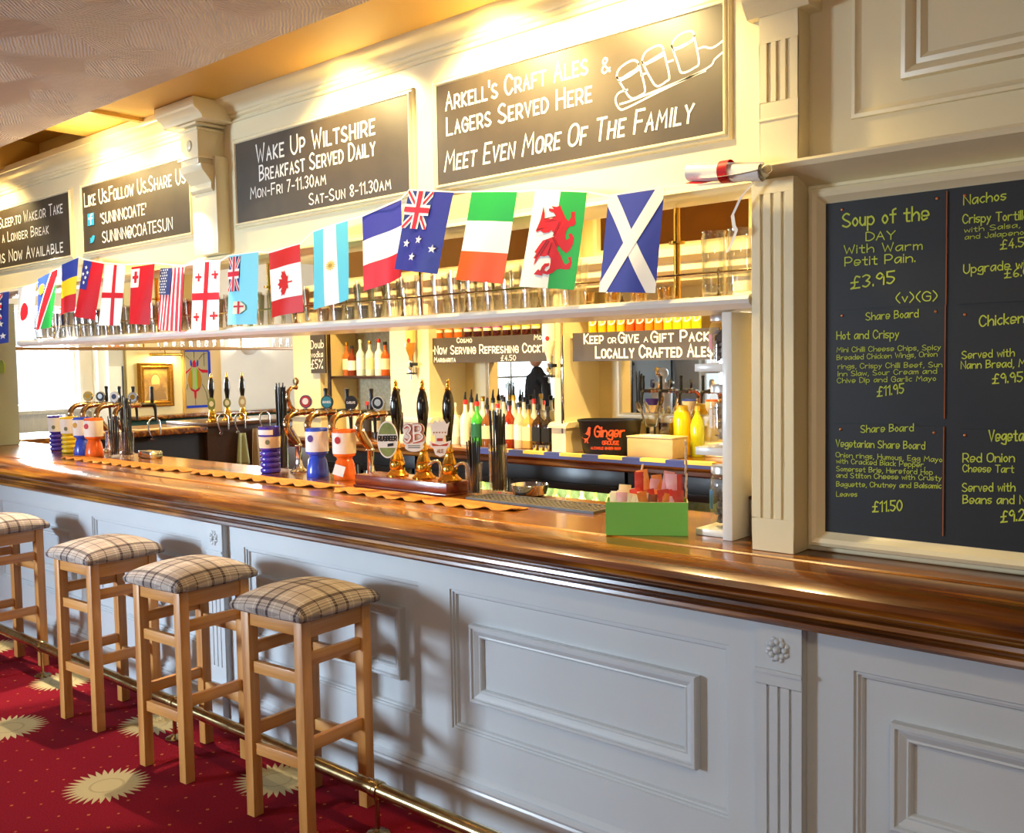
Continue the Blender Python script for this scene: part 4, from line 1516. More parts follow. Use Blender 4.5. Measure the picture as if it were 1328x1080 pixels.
# orange bar runners with a wavy front edge
def runner(x0, x1, y0, y1, label, seed):
    rnd = random.Random(seed)
    n = int((x1 - x0) / 0.018)
    mb = MB()
    for i in range(n + 1):
        t = i / n
        x = x0 + (x1 - x0) * t
        wav = math.sin(2 * PI * (x - x0) / 0.115 + 0.5 * math.sin(5 * x))
        pinch = min(1.0, t / 0.08, (1 - t) / 0.16)
        for j in range(5):
            s = j / 4
            yy = y0 + (y1 - y0) * s
            yy = yy + (1 - s) * (0.009 * wav) + (1 - pinch) * (0.05 if s < 0.5 else -0.02)
            z = TOP + 0.0035 + (1 - s) ** 2 * 0.010 * max(0, wav) + 0.0012 * math.sin(17 * x + 3 * s)
            mb.v.append((x, yy, z))
    for i in range(n):
        for j in range(4):
            a = i * 5 + j
            mb.f.append((a, a + 5, a + 6, a + 1)); mb.m.append(0)
    o = empty('bar_runner', ((x0 + x1) / 2, (y0 + y1) / 2, TOP))
    rel(mb, o)
    k = mb.build('x', mat('orange_towelling', '#cf8a3e', 0.95, col2='#b06a28', nscale=22, stretch=(1, 6, 1), bump=0.3, bscale=150), None, angle=80)
    bpy.data.objects.remove(o)
    k.name = 'bar_runner'
    k.location = ((x0 + x1) / 2, (y0 + y1) / 2, TOP)
    md = k.modifiers.new('thickness', 'SOLIDIFY')
    md.thickness = 0.0022
    md.offset = 1
    return tag(k, label, 'bar towel', 'orange bar runners along the bar top')


runner(-6.10, -4.62, 2.60, 2.76, 'orange bar runner at the far end, below the paper cups', 1)
runner(-4.60, -3.42, 2.615, 2.765, 'orange bar runner below the blue and purple cups', 2)
runner(-3.40, -2.33, 2.60, 2.755, 'orange bar runner in front of the red hand pump base', 3)

# red base with three hand pumps
base = MB().box((-3.41, 2.775, TOP + 0.0003), (-2.812, 2.93, TOP + 0.012)).box((-3.405, 2.782, TOP + 0.012), (-2.817, 2.925, TOP + 0.056))
bo = base.build('pump_plinth', MAHOG, bevel=0.003)
tag(bo, 'red wooden block on the bar top carrying three brass hand pumps', 'pump base')
EBONY = mat('black_lacquered_wood', '#140d0a', 0.12, coat=0.6)


def hand_pump(x, y, z, k=1.0, spout=True, name='hand_pump'):
    o = empty(name, (x, y, z))
    b = MB().lathe([(0.0, 0.0), (0.050, 0.0), (0.051, 0.006), (0.044, 0.012), (0.036, 0.020), (0.031, 0.028), (0.033, 0.034), (0.034, 0.048), (0.033, 0.060), (0.029, 0.068), (0.031, 0.073), (0.027, 0.082),
                   (0.021, 0.098), (0.017, 0.118), (0.019, 0.124), (0.016, 0.130), (0.014, 0.155)], 24)
    b.v = [(a * k, c * k, d * k) for a, c, d in b.v]
    b.build('pump_body', BRASS, o)
    h = MB().lathe([(0.010, 0.150), (0.012, 0.165), (0.014, 0.19), (0.018, 0.225), (0.0235, 0.262), (0.0265, 0.295), (0.0255, 0.325), (0.021, 0.352), (0.015, 0.372), (0.011, 0.380)], 20)
    h.v = [(a * k, c * k, d * k) for a, c, d in h.v]
    h.build('pump_handle', EBONY, o)
    f = MB().lathe([(0.012, 0.380), (0.013, 0.386), (0.009, 0.392), (0.0075, 0.398), (0.010, 0.404), (0.008, 0.412), (0.005, 0.418), (0.006, 0.424), (0.0, 0.430)], 14)
    f.v = [(a * k, c * k, d * k) for a, c, d in f.v]
    f.build('finial', BRASS, o)
    if spout:
        s = MB().tube([(0.030, 0.0, 0.060), (0.048, 0.012, 0.074), (0.060, 0.022, 0.076), (0.068, 0.028, 0.068), (0.070, 0.030, 0.05), (0.070, 0.030, 0.008)], 0.0065, 10)
        s.build('spout', CHROME, o)
    return o


PZ = TOP + 0.0565
PUMPS = [(-3.195, 2.853), (-3.025, 2.853), (-2.868, 2.853)]
labs = ['brass hand pump with an oval green and white clip, leftmost of the three', 'brass hand pump with white clip lettered 3B, middle of the three', 'brass hand pump with white crowned crest clip, rightmost of the three']
hp = []
for i, ((x, y), lab) in enumerate(zip(PUMPS, labs)):
    o = hand_pump(x, y, PZ, 1.0, spout=i > 0)
    tag(o, lab, 'hand pump', 'brass hand pumps on the red base')
    hp.append(o)
CLIPW = mat('clip_white', '#f3efe2', 0.35, coat=0.3)
CLIPG = mat('clip_green', '#8fa05a', 0.4, noise=0.25, nscale=30)
CLIPK = mat('clip_black', '#1d1c1a', 0.4)
CLIPR = mat('clip_red', '#c23a22', 0.4)


def disc(mb, cx, cz, rx, rz, y0, y1, mi=0, n=28):
    mb.prism_y([(cx + rx * math.cos(2 * PI * i / n), cz + rz * math.sin(2 * PI * i / n)) for i in range(n)], y0, y1, mi)


def line(mb, text, x0, x1, z, h, y, small=False, w=0.16, mi=0, slant=0.0):
    st, wd = layout(text, small, 2.2, slant)
    kx, kz = (x1 - x0) / wd, h / 10.0
    strokes(mb, [[(a * kx, b * kz) for a, b in s] for s in st], Vector((x0, y, z)), Vector((1, 0, 0)), Vector((0, 0, 1)), w * h, mi)


def clip_at(o, dx, rz):
    c = empty('pump_clip', (0.008, -0.062, dx), rz)
    c.parent = o
    return c


# oval clip
c = clip_at(hp[0], 0.0, 0.62)
m = MB()
disc(m, 0, 0.165, 0.046, 0.082, 0.0, 0.006)
m.build('clip_plate', CLIPW, c)
m = MB()
seg = [(0.041 * math.cos(t), 0.165 + 0.075 * math.sin(t)) for t in [PI * (0.10 + 0.80 * i / 16) for i in range(17)]]
m.prism_y(seg, -0.001, 0.001)
seg = [(0.041 * math.cos(t), 0.165 + 0.075 * math.sin(t)) for t in [PI * (1.16 + 0.68 * i / 16) for i in range(17)]]
m.prism_y(seg, -0.001, 0.001)
m.build('clip_colour', CLIPG, c, angle=20)
m = MB()
line(m, 'RUGBEER', -0.040, 0.040, 0.160, 0.021, -0.002, w=0.24, slant=0.1)
m.build('clip_lettering', CLIPK, c, smooth=False, fixn=False)
m = MB()
m.prism_y([(0.000, 0.134), (0.026, 0.137), (0.027, 0.150), (0.001, 0.147)], -0.0015, 0.001)
m.build('clip_mark', CLIPK, c)
# 3B clip
c = clip_at(hp[1], 0.065, 0.62)
m = MB()
disc(m, -0.022, 0.150, 0.026, 0.028, 0.0, 0.006); disc(m, -0.022, 0.108, 0.028, 0.030, 0.0005, 0.0065); disc(m, 0.022, 0.150, 0.024, 0.027, 0.0002, 0.0062); disc(m, 0.022, 0.110, 0.027, 0.030, 0.0007, 0.0067); disc(m, 0.0, 0.075, 0.040, 0.020, 0.0009, 0.0069)
m.build('clip_plate', CLIPW, c)
m = MB()
line(m, '3B', -0.038, 0.040, 0.098, 0.070, -0.0035, w=0.20)
m.build('clip_lettering', CLIPR, c, smooth=False, fixn=False)
m = MB()
line(m, '3B', -0.0395, 0.0385, 0.0985, 0.070, -0.005, w=0.11)
m.build('clip_highlight', CLIPW, c, smooth=False, fixn=False)
m = MB()
for zz in (0.079, 0.071):
    m.box((-0.026, -0.001, zz), (0.026, 0.0, zz + 0.003))
m.build('clip_mark', CLIPK, c)
# crowned crest clip
c = clip_at(hp[2], 0.056, 0.62)
m = MB()
m.prism_y([(-0.030, 0.140), (0.030, 0.140), (0.034, 0.165), (0.042, 0.195), (0.028, 0.186), (0.018, 0.206), (0.006, 0.192), (0.0, 0.216), (-0.006, 0.192), (-0.018, 0.206), (-0.028, 0.186), (-0.042, 0.195), (-0.034, 0.165)], 0.0, 0.006)
m.prism_y([(-0.018, 0.105), (0.018, 0.105), (0.020, 0.14), (-0.020, 0.14)], 0.0004, 0.0056)
m.prism_y([(-0.046, 0.118), (-0.040, 0.092), (-0.028, 0.086), (-0.020, 0.060), (0.0, 0.050), (0.020, 0.060), (0.028, 0.086), (0.040, 0.092), (0.046, 0.118), (0.0, 0.104)], 0.0002, 0.0062)
m.build('clip_plate', CLIPW, c, angle=20)
m = MB()
m.prism_y([(-0.036, 0.108), (-0.030, 0.096), (0.030, 0.096), (0.036, 0.108), (0.0, 0.099)], -0.001, 0.0)
m.prism_y([(-0.012, 0.116), (0.012, 0.116), (0.012, 0.128), (-0.012, 0.128)], -0.001, 0.0)
m.build('clip_band', CLIPR, c, angle=20)
m = MB()
line(m, 'ALE', -0.012, 0.014, 0.068, 0.014, -0.001, w=0.2)
for q in (-0.024, -0.012, 0.0, 0.012, 0.024):
    disc(m, q, 0.152, 0.003, 0.003, -0.0012, 0.0)
m.build('clip_mark', mat('clip_bronze', '#a9672c', 0.4), c, smooth=False)

# swan neck beer fonts
TUBE = COPPER


def beer_font(badge_mats, name='beer_font'):
    o = empty(name)
    b = MB().lathe([(0.0, 0.0), (0.046, 0.0), (0.047, 0.005), (0.040, 0.010), (0.030, 0.018), (0.022, 0.030), (0.018, 0.044), (0.017, 0.130), (0.020, 0.134), (0.020, 0.140), (0.016, 0.146)], 20)
    b.build('font_base', CHROME, o)
    s = MB().tube([(0, 0, 0.14), (0, -0.022, 0.165), (0, -0.050, 0.195), (0, -0.068, 0.225), (0, -0.072, 0.255), (0, -0.060, 0.282), (0, -0.035, 0.300), (0, 0.0, 0.307), (0, 0.05, 0.309), (0, 0.10, 0.309)], [0.015, 0.016, 0.017, 0.018, 0.018, 0.017, 0.016, 0.0155, 0.015, 0.015], 16)
    s.build('swan_neck', COPPER, o)
    s2 = MB().tube([(0, 0.008, 0.14), (0, -0.004, 0.17), (0, -0.026, 0.20), (0, -0.046, 0.235)], 0.010, 10)
    s2.build('swan_brace', CHROME, o)
    r = MB()
    for y in (0.0, 0.045, 0.098):
        r.lathe([(0.0155, -0.006), (0.0185, -0.004), (0.0185, 0.004), (0.0155, 0.006)], 14, (0, y, 0.308), axis='Y')
    r.build('collar', CHROME, o)
    t = MB().tube([(0, 0.104, 0.309), (0, 0.14, 0.309), (0, 0.185, 0.309), (0, 0.20, 0.30), (0, 0.205, 0.27), (0, 0.206, 0.20)], [0.013, 0.014, 0.015, 0.014, 0.010, 0.007], 12)
    t.build('tap_nozzle', BLACKPL, o)
    h = MB().lathe([(0.008, 0.315), (0.011, 0.33), (0.012, 0.35), (0.010, 0.40), (0.013, 0.425), (0.0, 0.43)], 12, (0, 0.185, 0))
    h.build('tap_handle', BLACKPL, o)
    e = empty('badge', (0.0, 0.055, 0.362), 0.66)
    e.parent = o
    st = MB().tube([(0, 0, -0.046), (0, 0, -0.030)], 0.008, 10)
    st.build('badge_stem', CHROME, e)
    rim, face, mark, txt = badge_mats
    d = MB()
    disc(d, 0, 0, 0.031, 0.034, -0.008, 0.010)
    d.build('badge_rim', rim, e)
    d = MB()
    disc(d, 0, 0, 0.026, 0.029, -0.0095, -0.007)
    d.build('badge_face', face, e)
    d = MB()
    if txt:
        line(d, txt, -0.021, 0.021, -0.005, 0.010, -0.0115, w=0.2)
    else:
        disc(d, 0, 0.002, 0.016, 0.017, -0.0115, -0.0095)
    d.build('badge_mark', mark, e, smooth=False)
    return o


BB = mat('badge_black', '#17181a', 0.5)
BW = mat('badge_white', '#e9e6e0', 0.3, coat=0.3)
BR = mat('badge_red', '#b22a2e', 0.3)
BN = mat('badge_navy', '#27305e', 0.3)
BT = mat('badge_teal', '#2e7f92', 0.3)
SILV = mat('brushed_silver', '#c9c9c6', 0.25, 1.0)
near = [(-4.12, 3.0, (BN, BR, BW, ''), 'copper beer font with a red and navy round badge, first of the near row'),
        (-3.955, 3.01, (BB, BB, BT, '~'), 'copper beer font with black and teal badge, above the blue cup'),
        (-3.775, 3.02, (BB, BB, BW, 'CARLING'), 'copper beer font with a black lettered badge, above the orange cup'),
        (-3.585, 3.03, (SILV, BB, SILV, ''), 'copper beer font with a silver badge, nearest the hand pumps')]
for i, (x, y, bmats, lab) in enumerate(near):
    if bmats[3] == '~':
        bmats = (bmats[0], bmats[1], bmats[2], 'GUINNES')
        bmats = (BB, BT, BW, 'GUINNESS')
    o = beer_font(bmats)
    o.location = (x, y, TOP + 0.0004)
    tag(o, lab, 'beer font', 'copper beer fonts beside the hand pumps')
    if i == 0:
        g = MB().tube([(0, -0.02, 0.318), (0, -0.045, 0.345), (0, -0.058, 0.385), (0, -0.052, 0.420), (0, -0.030, 0.440), (0, 0.0, 0.437)], [0.012, 0.011, 0.011, 0.011, 0.010, 0.012], 12)
        g.build('gooseneck', COPPER, o)
        g = MB().lathe([(0.0, -0.010), (0.016, -0.008), (0.021, 0.0), (0.016, 0.008), (0.0, 0.010)], 16, (0, -0.004, 0.468), axis='Y')
        g.tube([(0, -0.004, 0.44), (0, -0.004, 0.455)], 0.006, 8)
        g.build('gooseneck_disc', OLDBRASS, o)
far = [(-6.55, 2.985, (BRASS, OLDBRASS, BRASS, ''), 'copper beer font with a gold oval badge, furthest along the bar'), (-6.375, 2.99, (CHROME, BB, SILV, ''), 'copper beer font with dark silver badge, second from the far end'),
       (-6.19, 2.995, (SILV, BW, BN, ''), 'copper beer font with a pale badge, behind the far straw glasses'), (-5.95, 3.0, (CHROME, SILV, BRASS, ''), 'copper beer font with chrome badge, right of the far straw glasses')]
for x, y, bmats, lab in far:
    o = beer_font(bmats)
    o.location = (x, y, TOP + 0.0004)
    tag(o, lab, 'beer font', 'copper beer fonts at the far end')

# novelty paper-sleeved cups
PURP = mat('purple_plastic', '#4b37a3', 0.22, coat=0.3)
BLUEP = mat('blue_plastic', '#3450c8', 0.25, coat=0.3)
ORAP = mat('orange_plastic', '#ef6a1c', 0.25, coat=0.3)
YELP = mat('yellow_plastic', '#f0c92a', 0.25, coat=0.3)
PAPER = mat('white_paper_label', '#efe6da', 0.7)
CREAMP = mat('cream_paper_label', '#e9cfa6', 0.7)


def ringed_cup(x, y, body, sleeve, sz, label, band=None):
    o = thing('charity_cup', (x, y, TOP), label, 'cup', 'sleeved plastic cups on the bar')
    p = [(0.0, 0.0), (0.042, 0.0)]
    z = 0.0
    for i in range(4):
        p += [(0.050, z + 0.004), (0.053, z + 0.012), (0.050, z + 0.022), (0.040, z + 0.027)]
        z += 0.029
    p += [(0.048, z + 0.004), (0.051, z + 0.012), (0.055, z + 0.115), (0.056, z + 0.122), (0.053, z + 0.122), (0.048, z + 0.02), (0.0, z + 0.015)]
    MB().lathe(p, 26).build('cup_body', body, o)
    s = MB().lathe([(0.0525, z + 0.014), (0.0562, z + (0.072 if band else 0.108))], 26)
    s.f = [f for f in s.f if len(f) == 4]; s.m = [0] * len(s.f)
    s.build('sleeve', sleeve, o)
    if band:
        s = MB().lathe([(0.0562, z + 0.082), (0.0572, z + 0.108)], 12, a0=-2.7, a1=-0.9)
        s.build('second_label', PAPER, o, rotz=0.6)
    m_ = MB()
    disc(m_, 0.0, z + 0.045, 0.011, 0.013, -0.0570, -0.0535)
    m_.build('sleeve_mark', mat('olive_print', '#77744e', 0.7), o, rotz=0.75)
    return o


def goblet_cup(x, y, body, sleeve, mark, label, sticker=False):
    o = thing('charity_cup', (x, y, TOP), label, 'cup', 'sleeved plastic cups on the bar')
    MB().lathe([(0.0, 0.0), (0.054, 0.0), (0.056, 0.004), (0.054, 0.03), (0.044, 0.085), (0.036, 0.098), (0.040, 0.108), (0.052, 0.114), (0.054, 0.12), (0.055, 0.234), (0.052, 0.240), (0.050, 0.236), (0.048, 0.125), (0.0, 0.12)], 28).build('cup_body', body, o)
    s = MB().lathe([(0.0562, 0.126), (0.0566, 0.226)], 28)
    s.f = [f for f in s.f if len(f) == 4]; s.m = [0] * len(s.f)
    s.build('sleeve', sleeve, o)
    m_ = MB()
    disc(m_, -0.018, 0.192, 0.014, 0.017, -0.0580, -0.0540)
    m_.build('sleeve_mark', mark, o, rotz=0.65)
    if sticker:
        q = MB()
        q.box((-0.028, -0.003, -0.025), (0.028, 0.0, 0.025))
        so = q.build('sticker', PAPER, o)
        so.location = (0.022, -0.052, 0.048)
        so.rotation_euler = (-0.16, 0.25, 0.42)
    return o


ringed_cup(-4.227, 2.90, PURP, CREAMP, 1, 'purple ringed cup with a cream paper sleeve, below the black straws', True)
goblet_cup(-3.87, 2.93, BLUEP, PAPER, mat('print_purple', '#5b4a9a', 0.6), 'blue footed cup with a white paper sleeve, among the near beer fonts')
goblet_cup(-3.665, 2.935, ORAP, PAPER, mat('print_red', '#c2323c', 0.6), 'orange footed cup with a white sleeve beside the red pump base', True)
ringed_cup(-6.64, 2.86, PURP, PAPER, 1, 'purple ringed cup with a white sleeve at the far end of the bar')
ringed_cup(-6.385, 2.83, YELP, PAPER, 1, 'yellow ringed cup with a white sleeve at the far end of the bar')
goblet_cup(-6.165, 2.815, BLUEP, PAPER, mat('print_gold', '#d2a02c', 0.6), 'blue footed cup with white sleeve, left of the far straw glasses')
goblet_cup(-5.975, 2.80, ORAP, PAPER, mat('print_red', '#c2323c', 0.6), 'orange footed cup half hidden behind the far straw glasses')

# straws in glasses
STRAW = mat('black_straw', '#1a1817', 0.3)
straw0 = MB().tube([(0, 0, 0), (0, 0, 0.21)], 0.0032, 8).build('drinking_straw', STRAW)
_first = [True]


def straw_glass(x, y, r0, r1, h, n, spread, label, slen, gl, where):
    g = MB().lathe([(0.0, 0.0), (r0 * 0.95, 0.0), (r0, 0.004), (r1, h), (r1 - 0.003, h), (r0 - 0.003, 0.010), (0.0, 0.010)], 20).build('straw_glass', PINT)
    g.location = (x, y, TOP + 0.0005)
    tag(g, label, 'glass', 'glasses holding straws')
    for i in range(n):
        if _first[0]:
            s = straw0
            _first[0] = False
        else:
            s = straw0.copy()
            C.objects.link(s)
        a = 2.399 * i
        q = math.sqrt((i + 0.5) / n)
        rb, rt = (r0 - 0.009) * q, (r1 - 0.006) * q * 0.9
        L = slen * random.uniform(0.92, 1.03)
        k = spread * q
        p0 = Vector((rb * math.cos(a), rb * math.sin(a), 0.0115))
        rim = Vector((rt * math.cos(a + k), rt * math.sin(a + k), h))
        d = (rim - p0).normalized()
        s.scale = (1, 1, L / 0.21)
        s.location = Vector((x, y, TOP + 0.0005)) + p0
        s.rotation_mode = 'QUATERNION'
        s.rotation_quaternion = d.to_track_quat('Z', 'Y')
        tag(s, 'black drinking straw standing in ' + where, 'straw', 'black straws in ' + where)
    return g


straw_glass(-2.755, 2.885, 0.030, 0.036, 0.135, 14, 0.15, 'shorter straw glass at the right end of the red pump base', 0.225, PINT, 'the short glass by the red base')
straw_glass(-2.725, 3.0, 0.038, 0.041, 0.205, 18, 0.35, 'tall straw glass right of the hand pumps', 0.335, PINT, 'the tall glass by the hand pumps')
straw_glass(-5.855, 2.87, 0.034, 0.040, 0.14, 14, 0.1, 'shorter glass of straws by the far cups', 0.235, PINT, 'the short glass by the far cups')
straw_glass(-5.745, 2.90, 0.038, 0.043, 0.155, 16, 0.3, 'taller glass of straws at the far end', 0.36, PINT, 'the tall glass at the far end')
straw_glass(-4.274, 3.008, 0.032, 0.036, 0.22, 18, 0.05, 'glass of straws behind the purple cup near the copper fonts', 0.44, PINT, 'the glass behind the near purple cup')

# rubber drip mat, chrome bowl, small chrome box
dm = MB()
dm.box((-2.70, 2.772, TOP + 0.0004), (-2.06, 2.784, TOP + 0.010)); dm.box((-2.70, 2.918, TOP + 0.0004), (-2.06, 2.930, TOP + 0.010))
dm.box((-2.70, 2.784, TOP + 0.0004), (-2.688, 2.918, TOP + 0.010)); dm.box((-2.072, 2.784, TOP + 0.0004), (-2.06, 2.918, TOP + 0.010))
dm.box((-2.688, 2.784, TOP + 0.0004), (-2.072, 2.918, TOP + 0.003))
for i in range(1, 26):
    xx = -2.688 + 0.616 * i / 26
    dm.box((xx - 0.004, 2.784, TOP + 0.003), (xx + 0.004, 2.918, TOP + 0.009))
for i in range(1, 6):
    yy = 2.784 + 0.134 * i / 6
    dm.box((-2.688, yy - 0.004, TOP + 0.003), (-2.072, yy + 0.004, TOP + 0.0088))
tag(dm.build('drip_mat', mat('grey_rubber', '#5a5652', 0.45), smooth=False), 'grey rubber grid drip mat on the bar top by the green box', 'drip mat')
bw = MB().lathe([(0.0, 0.0), (0.055, 0.0), (0.068, 0.006), (0.076, 0.030), (0.079, 0.046), (0.077, 0.047), (0.072, 0.030), (0.064, 0.010), (0.0, 0.006)], 32)
b_ = bw.build('serving_bowl', CHROME)
b_.location = (-2.562, 3.012 - 0.002, TOP + 0.0005)
tag(b_, 'shallow chrome bowl behind the grey drip mat', 'bowl')
cb = MB().box((-5.62, 2.90, TOP + 0.0005), (-5.46, 2.98, TOP + 0.045))
tag(cb.build('napkin_tin', CHROME, bevel=0.008, seg=3), 'small chrome tin right of the far straw glasses', 'tin')

# green cardboard box of sachets
ga = math.atan2(2.599 - 2.46, -1.556 + 1.772)
GREEN = mat('green_card', '#7cc956', 0.6, noise=0.06, nscale=6)
RAWC = mat('raw_card', '#d8bd8c', 0.8)
gb = thing('sachet_box', (-1.664, 2.5295, TOP), 'green cardboard box of sachets standing on the bar top', 'box', rz=ga)
gb.location.x -= 0.008
gw, gd, gh = 0.257, 0.12, 0.105
b = MB()
b.box((-gw / 2, 0, 0.0006), (gw / 2, 0.003, gh)); b.box((-gw / 2, gd - 0.003, 0.0006), (gw / 2, gd, gh))
b.box((-gw / 2, 0.003, 0.0006), (-gw / 2 + 0.003, gd - 0.003, gh)); b.box((gw / 2 - 0.003, 0.003, 0.0006), (gw / 2, gd - 0.003, gh))
b.box((-gw / 2 + 0.003, 0.003, 0.0006), (gw / 2 - 0.003, gd - 0.003, 0.004))
b.build('box_body', GREEN, gb, smooth=False)
e = MB()
for q in (((-gw / 2, 0, gh), (gw / 2, 0.003, gh + 0.0012)), ((-gw / 2, gd - 0.003, gh), (gw / 2, gd, gh + 0.0012)), ((gw / 2 - 0.003, 0.003, gh), (gw / 2, gd - 0.003, gh + 0.0012)), ((-gw / 2, 0.003, gh), (-gw / 2 + 0.003, gd - 0.003, gh + 0.0012))):
    e.box(*q)
e.build('box_rim', RAWC, gb, smooth=False)
tb_ = MB()
for i in range(12):
    z = gh + 0.0012 + 0.0155 * i
    dx = 0.0015 * math.sin(i * 2.1)
    tb_.box((gw / 2 - 0.006 + dx, gd - 0.05, z), (gw / 2 - 0.0005 + dx, gd - 0.001, z + 0.0156))
tb_.build('torn_back_flap', mat('torn_card', '#b98d6a', 0.9, col2='#e6d6bd', nscale=60), gb, smooth=False)
cg, sg = math.cos(ga), math.sin(ga)


def gpt(a, b, z):
    return (gb.location.x + a * cg - b * sg, gb.location.y + a * sg + b * cg, TOP + z)


def sachet(w, h, t):
    mb = MB()
    n = 6
    for sgn in (1, -1):
        k = len(mb.v)
        for j in range(n + 1):
            for i in range(n + 1):
                u, v = 2 * i / n - 1, 2 * j / n - 1
                mb.v.append((u * w / 2, sgn * t / 2 * (1 - u * u) * (1 - v ** 4), (v + 1) / 2 * h))
        for j in range(n):
            for i in range(n):
                a = k + j * (n + 1) + i
                mb.f.append((a, a + 1, a + n + 2, a + n + 1) if sgn > 0 else (a + n + 1, a + n + 2, a + 1, a)); mb.m.append(0)
    return mb


SAC = {}
kinds = [('red', '#c92f2c'), ('orange', '#e8742c'), ('pink', '#e79aa0'), ('cream', '#f3e3c0'), ('brown', '#8d4a2a')]
for nm, h in kinds:
    SAC[nm] = sachet(0.036, 0.085, 0.010).build('sauce_sachet', mat('sachet_' + nm, h, 0.3, col2={'red': '#d9584a', 'pink': '#f2c3c0', 'orange': '#f0a050'}.get(nm), nscale=25))
used = set()
place = []
for i, nm in enumerate(['cream', 'pink', 'cream', 'cream', 'cream', 'orange', 'brown', 'orange', 'red', 'pink', 'red']):
    place.append((-0.098 + 0.0196 * i, 0.022, 0.045 + 0.006 * (i % 3), 0.22 * ((i * 7) % 5 - 2), nm))
for i, nm in enumerate(['cream', 'cream', 'cream', 'cream', 'red', 'orange', 'red', 'orange', 'cream', 'red', 'orange']):
    place.append((-0.098 + 0.0196 * i, 0.048, 0.052 + 0.004 * (i % 2), 0.2 * ((i * 5) % 5 - 2), nm))
for i, nm in enumerate(['pink', 'cream', 'cream', 'red', 'red', 'orange', 'pink', 'orange', 'pink', 'pink', 'red']):
    place.append((-0.098 + 0.0196 * i, 0.074, 0.055 + (0.042 if i >= 4 else 0.0) + 0.006 * (i % 3), 0.22 * ((i * 3) % 5 - 2), nm))
for a, b2, z, tl, nm in place:
    s = SAC[nm]
    if nm in used:
        s = SAC[nm].copy()
        C.objects.link(s)
    used.add(nm)
    s.location = gpt(a, b2, z)
    s.rotation_euler = (random.uniform(-0.10, 0.10), tl * (0.45 if abs(a) < 0.08 else 0.0), ga + random.uniform(-0.3, 0.3))
    s.scale = (random.uniform(0.85, 1.1),) * 3
    tag(s, '%s sachet standing among others in the green box' % nm, 'sachet', '%s sachets in the green box' % nm)
stk = MB().tube([gpt(-0.055, 0.09, 0.006), gpt(-0.012, 0.098, 0.215)], 0.0035, 6).build('wooden_stirrer', mat('pale_stick', '#e9d3a4', 0.7))
tag(stk, 'pale wooden stirrer standing up in the green box', 'stirrer')

# white rack of jars and the metal box behind it
rk = thing('jar_rack', (-1.50, 2.72, TOP), 'white three-tier jar rack beside the fluted pilaster', 'rack')
r = MB()
rel(r.box((-1.445, 2.60, TOP + 0.0006), (-1.412, 2.84, 1.756)), rk).build('side_panel', WHITE, rk, bevel=0.002)
for z0, z1 in ((TOP + 0.0006, 1.086), (1.318, 1.343), (1.577, 1.602)):
    rel(MB().box((-1.560, 2.635, z0), (-1.4455, 2.84, z1)), rk).build('shelf', WHITE, rk, bevel=0.002)
LID = mat('silver_lid', '#c4c2bd', 0.35, 0.9)
for z, c1, c2, lab, tg in ((1.3435, '#8d8272', '#c9b79a', 'glass jar of tan tea bags on the middle tier of the white rack', '#e9e0d2'), (1.0865, '#77777a', '#a8a7a6', 'glass jar of grey tea bags on the bottom tier of the white rack', '#4a83b0'), (1.6025, '#6b6260', '#9c9390', 'glass jar of dark tea bags on the top tier of the white rack', '#d98a96')):
    j = thing('storage_jar', (-1.505, 2.735, z), lab, 'jar', 'jars of tea bags in the white rack')
    MB().lathe([(0.0, 0.0), (0.046, 0.0), (0.052, 0.006), (0.053, 0.13), (0.050, 0.150), (0.044, 0.162), (0.044, 0.176)], 26).build('jar_glass', JARGLASS, j)
    MB().lathe([(0.0, 0.192), (0.047, 0.192), (0.049, 0.188), (0.049, 0.168), (0.047, 0.166), (0.0, 0.166)][::-1], 26).build('lid', LID, j)
    tbm = MB()
    rnd = random.Random(int(z * 1000))
    for k in range(46):
        a, q, hh = rnd.uniform(0, 6.28), 0.040 * math.sqrt(rnd.random()), rnd.uniform(0.012, 0.125)
        R_ = Matrix.Translation((q * math.cos(a) * 0.75, q * math.sin(a) * 0.75, hh)) @ Matrix.Rotation(rnd.uniform(0, 6), 4, 'Z') @ Matrix.Rotation(rnd.uniform(-1.2, 1.2), 4, 'X')
        sm = sachet(0.024, 0.024, 0.008)
        tbm.add([R_ @ Vector((p[0], p[1], p[2] - 0.012)) for p in sm.v], sm.f)
    tg_ = tbm.build('tea_bags', mat('tea_' + c1[1:], c2, 0.9, col2=c1, nscale=40), j)
    tg_['kind'] = 'stuff'
    if z > 1.6:
        j.scale = (1, 1, 0.79)
    t = MB().lathe([(0.0532, 0.055), (0.0534, 0.115)], 10, a0=-3.3, a1=-2.0)
    t.f = [f for f in t.f if len(f) == 4]; t.m = [0] * len(t.f)
    t.build('jar_label', mat('jarlabel_' + tg[1:], tg, 0.6), j)
mbx = thing('metal_box', (-1.352, 2.745, TOP), 'small galvanised box with a brown handle, between the rack and the pilaster', 'box')
MB().box((-0.048, -0.055, 0.0006), (0.05, 0.06, 0.118)).build('box_body', mat('galvanised', '#a8a39b', 0.45, 0.6, col2='#6c655e', nscale=18), mbx, bevel=0.003)
MB().box((-0.052, -0.058, 0.118), (0.054, 0.064, 0.128)).build('box_lid', mat('brown_metal', '#4b342a', 0.5, 0.4), mbx, bevel=0.002)
MB().tube([(-0.035, 0.0, 0.128), (-0.033, 0.0, 0.15), (-0.018, 0.0, 0.158), (0.02, 0.0, 0.158), (0.034, 0.0, 0.15), (0.036, 0.0, 0.128)], 0.006, 8).build('handle', mat('brown_metal', '#4b342a', 0.5, 0.4), mbx)
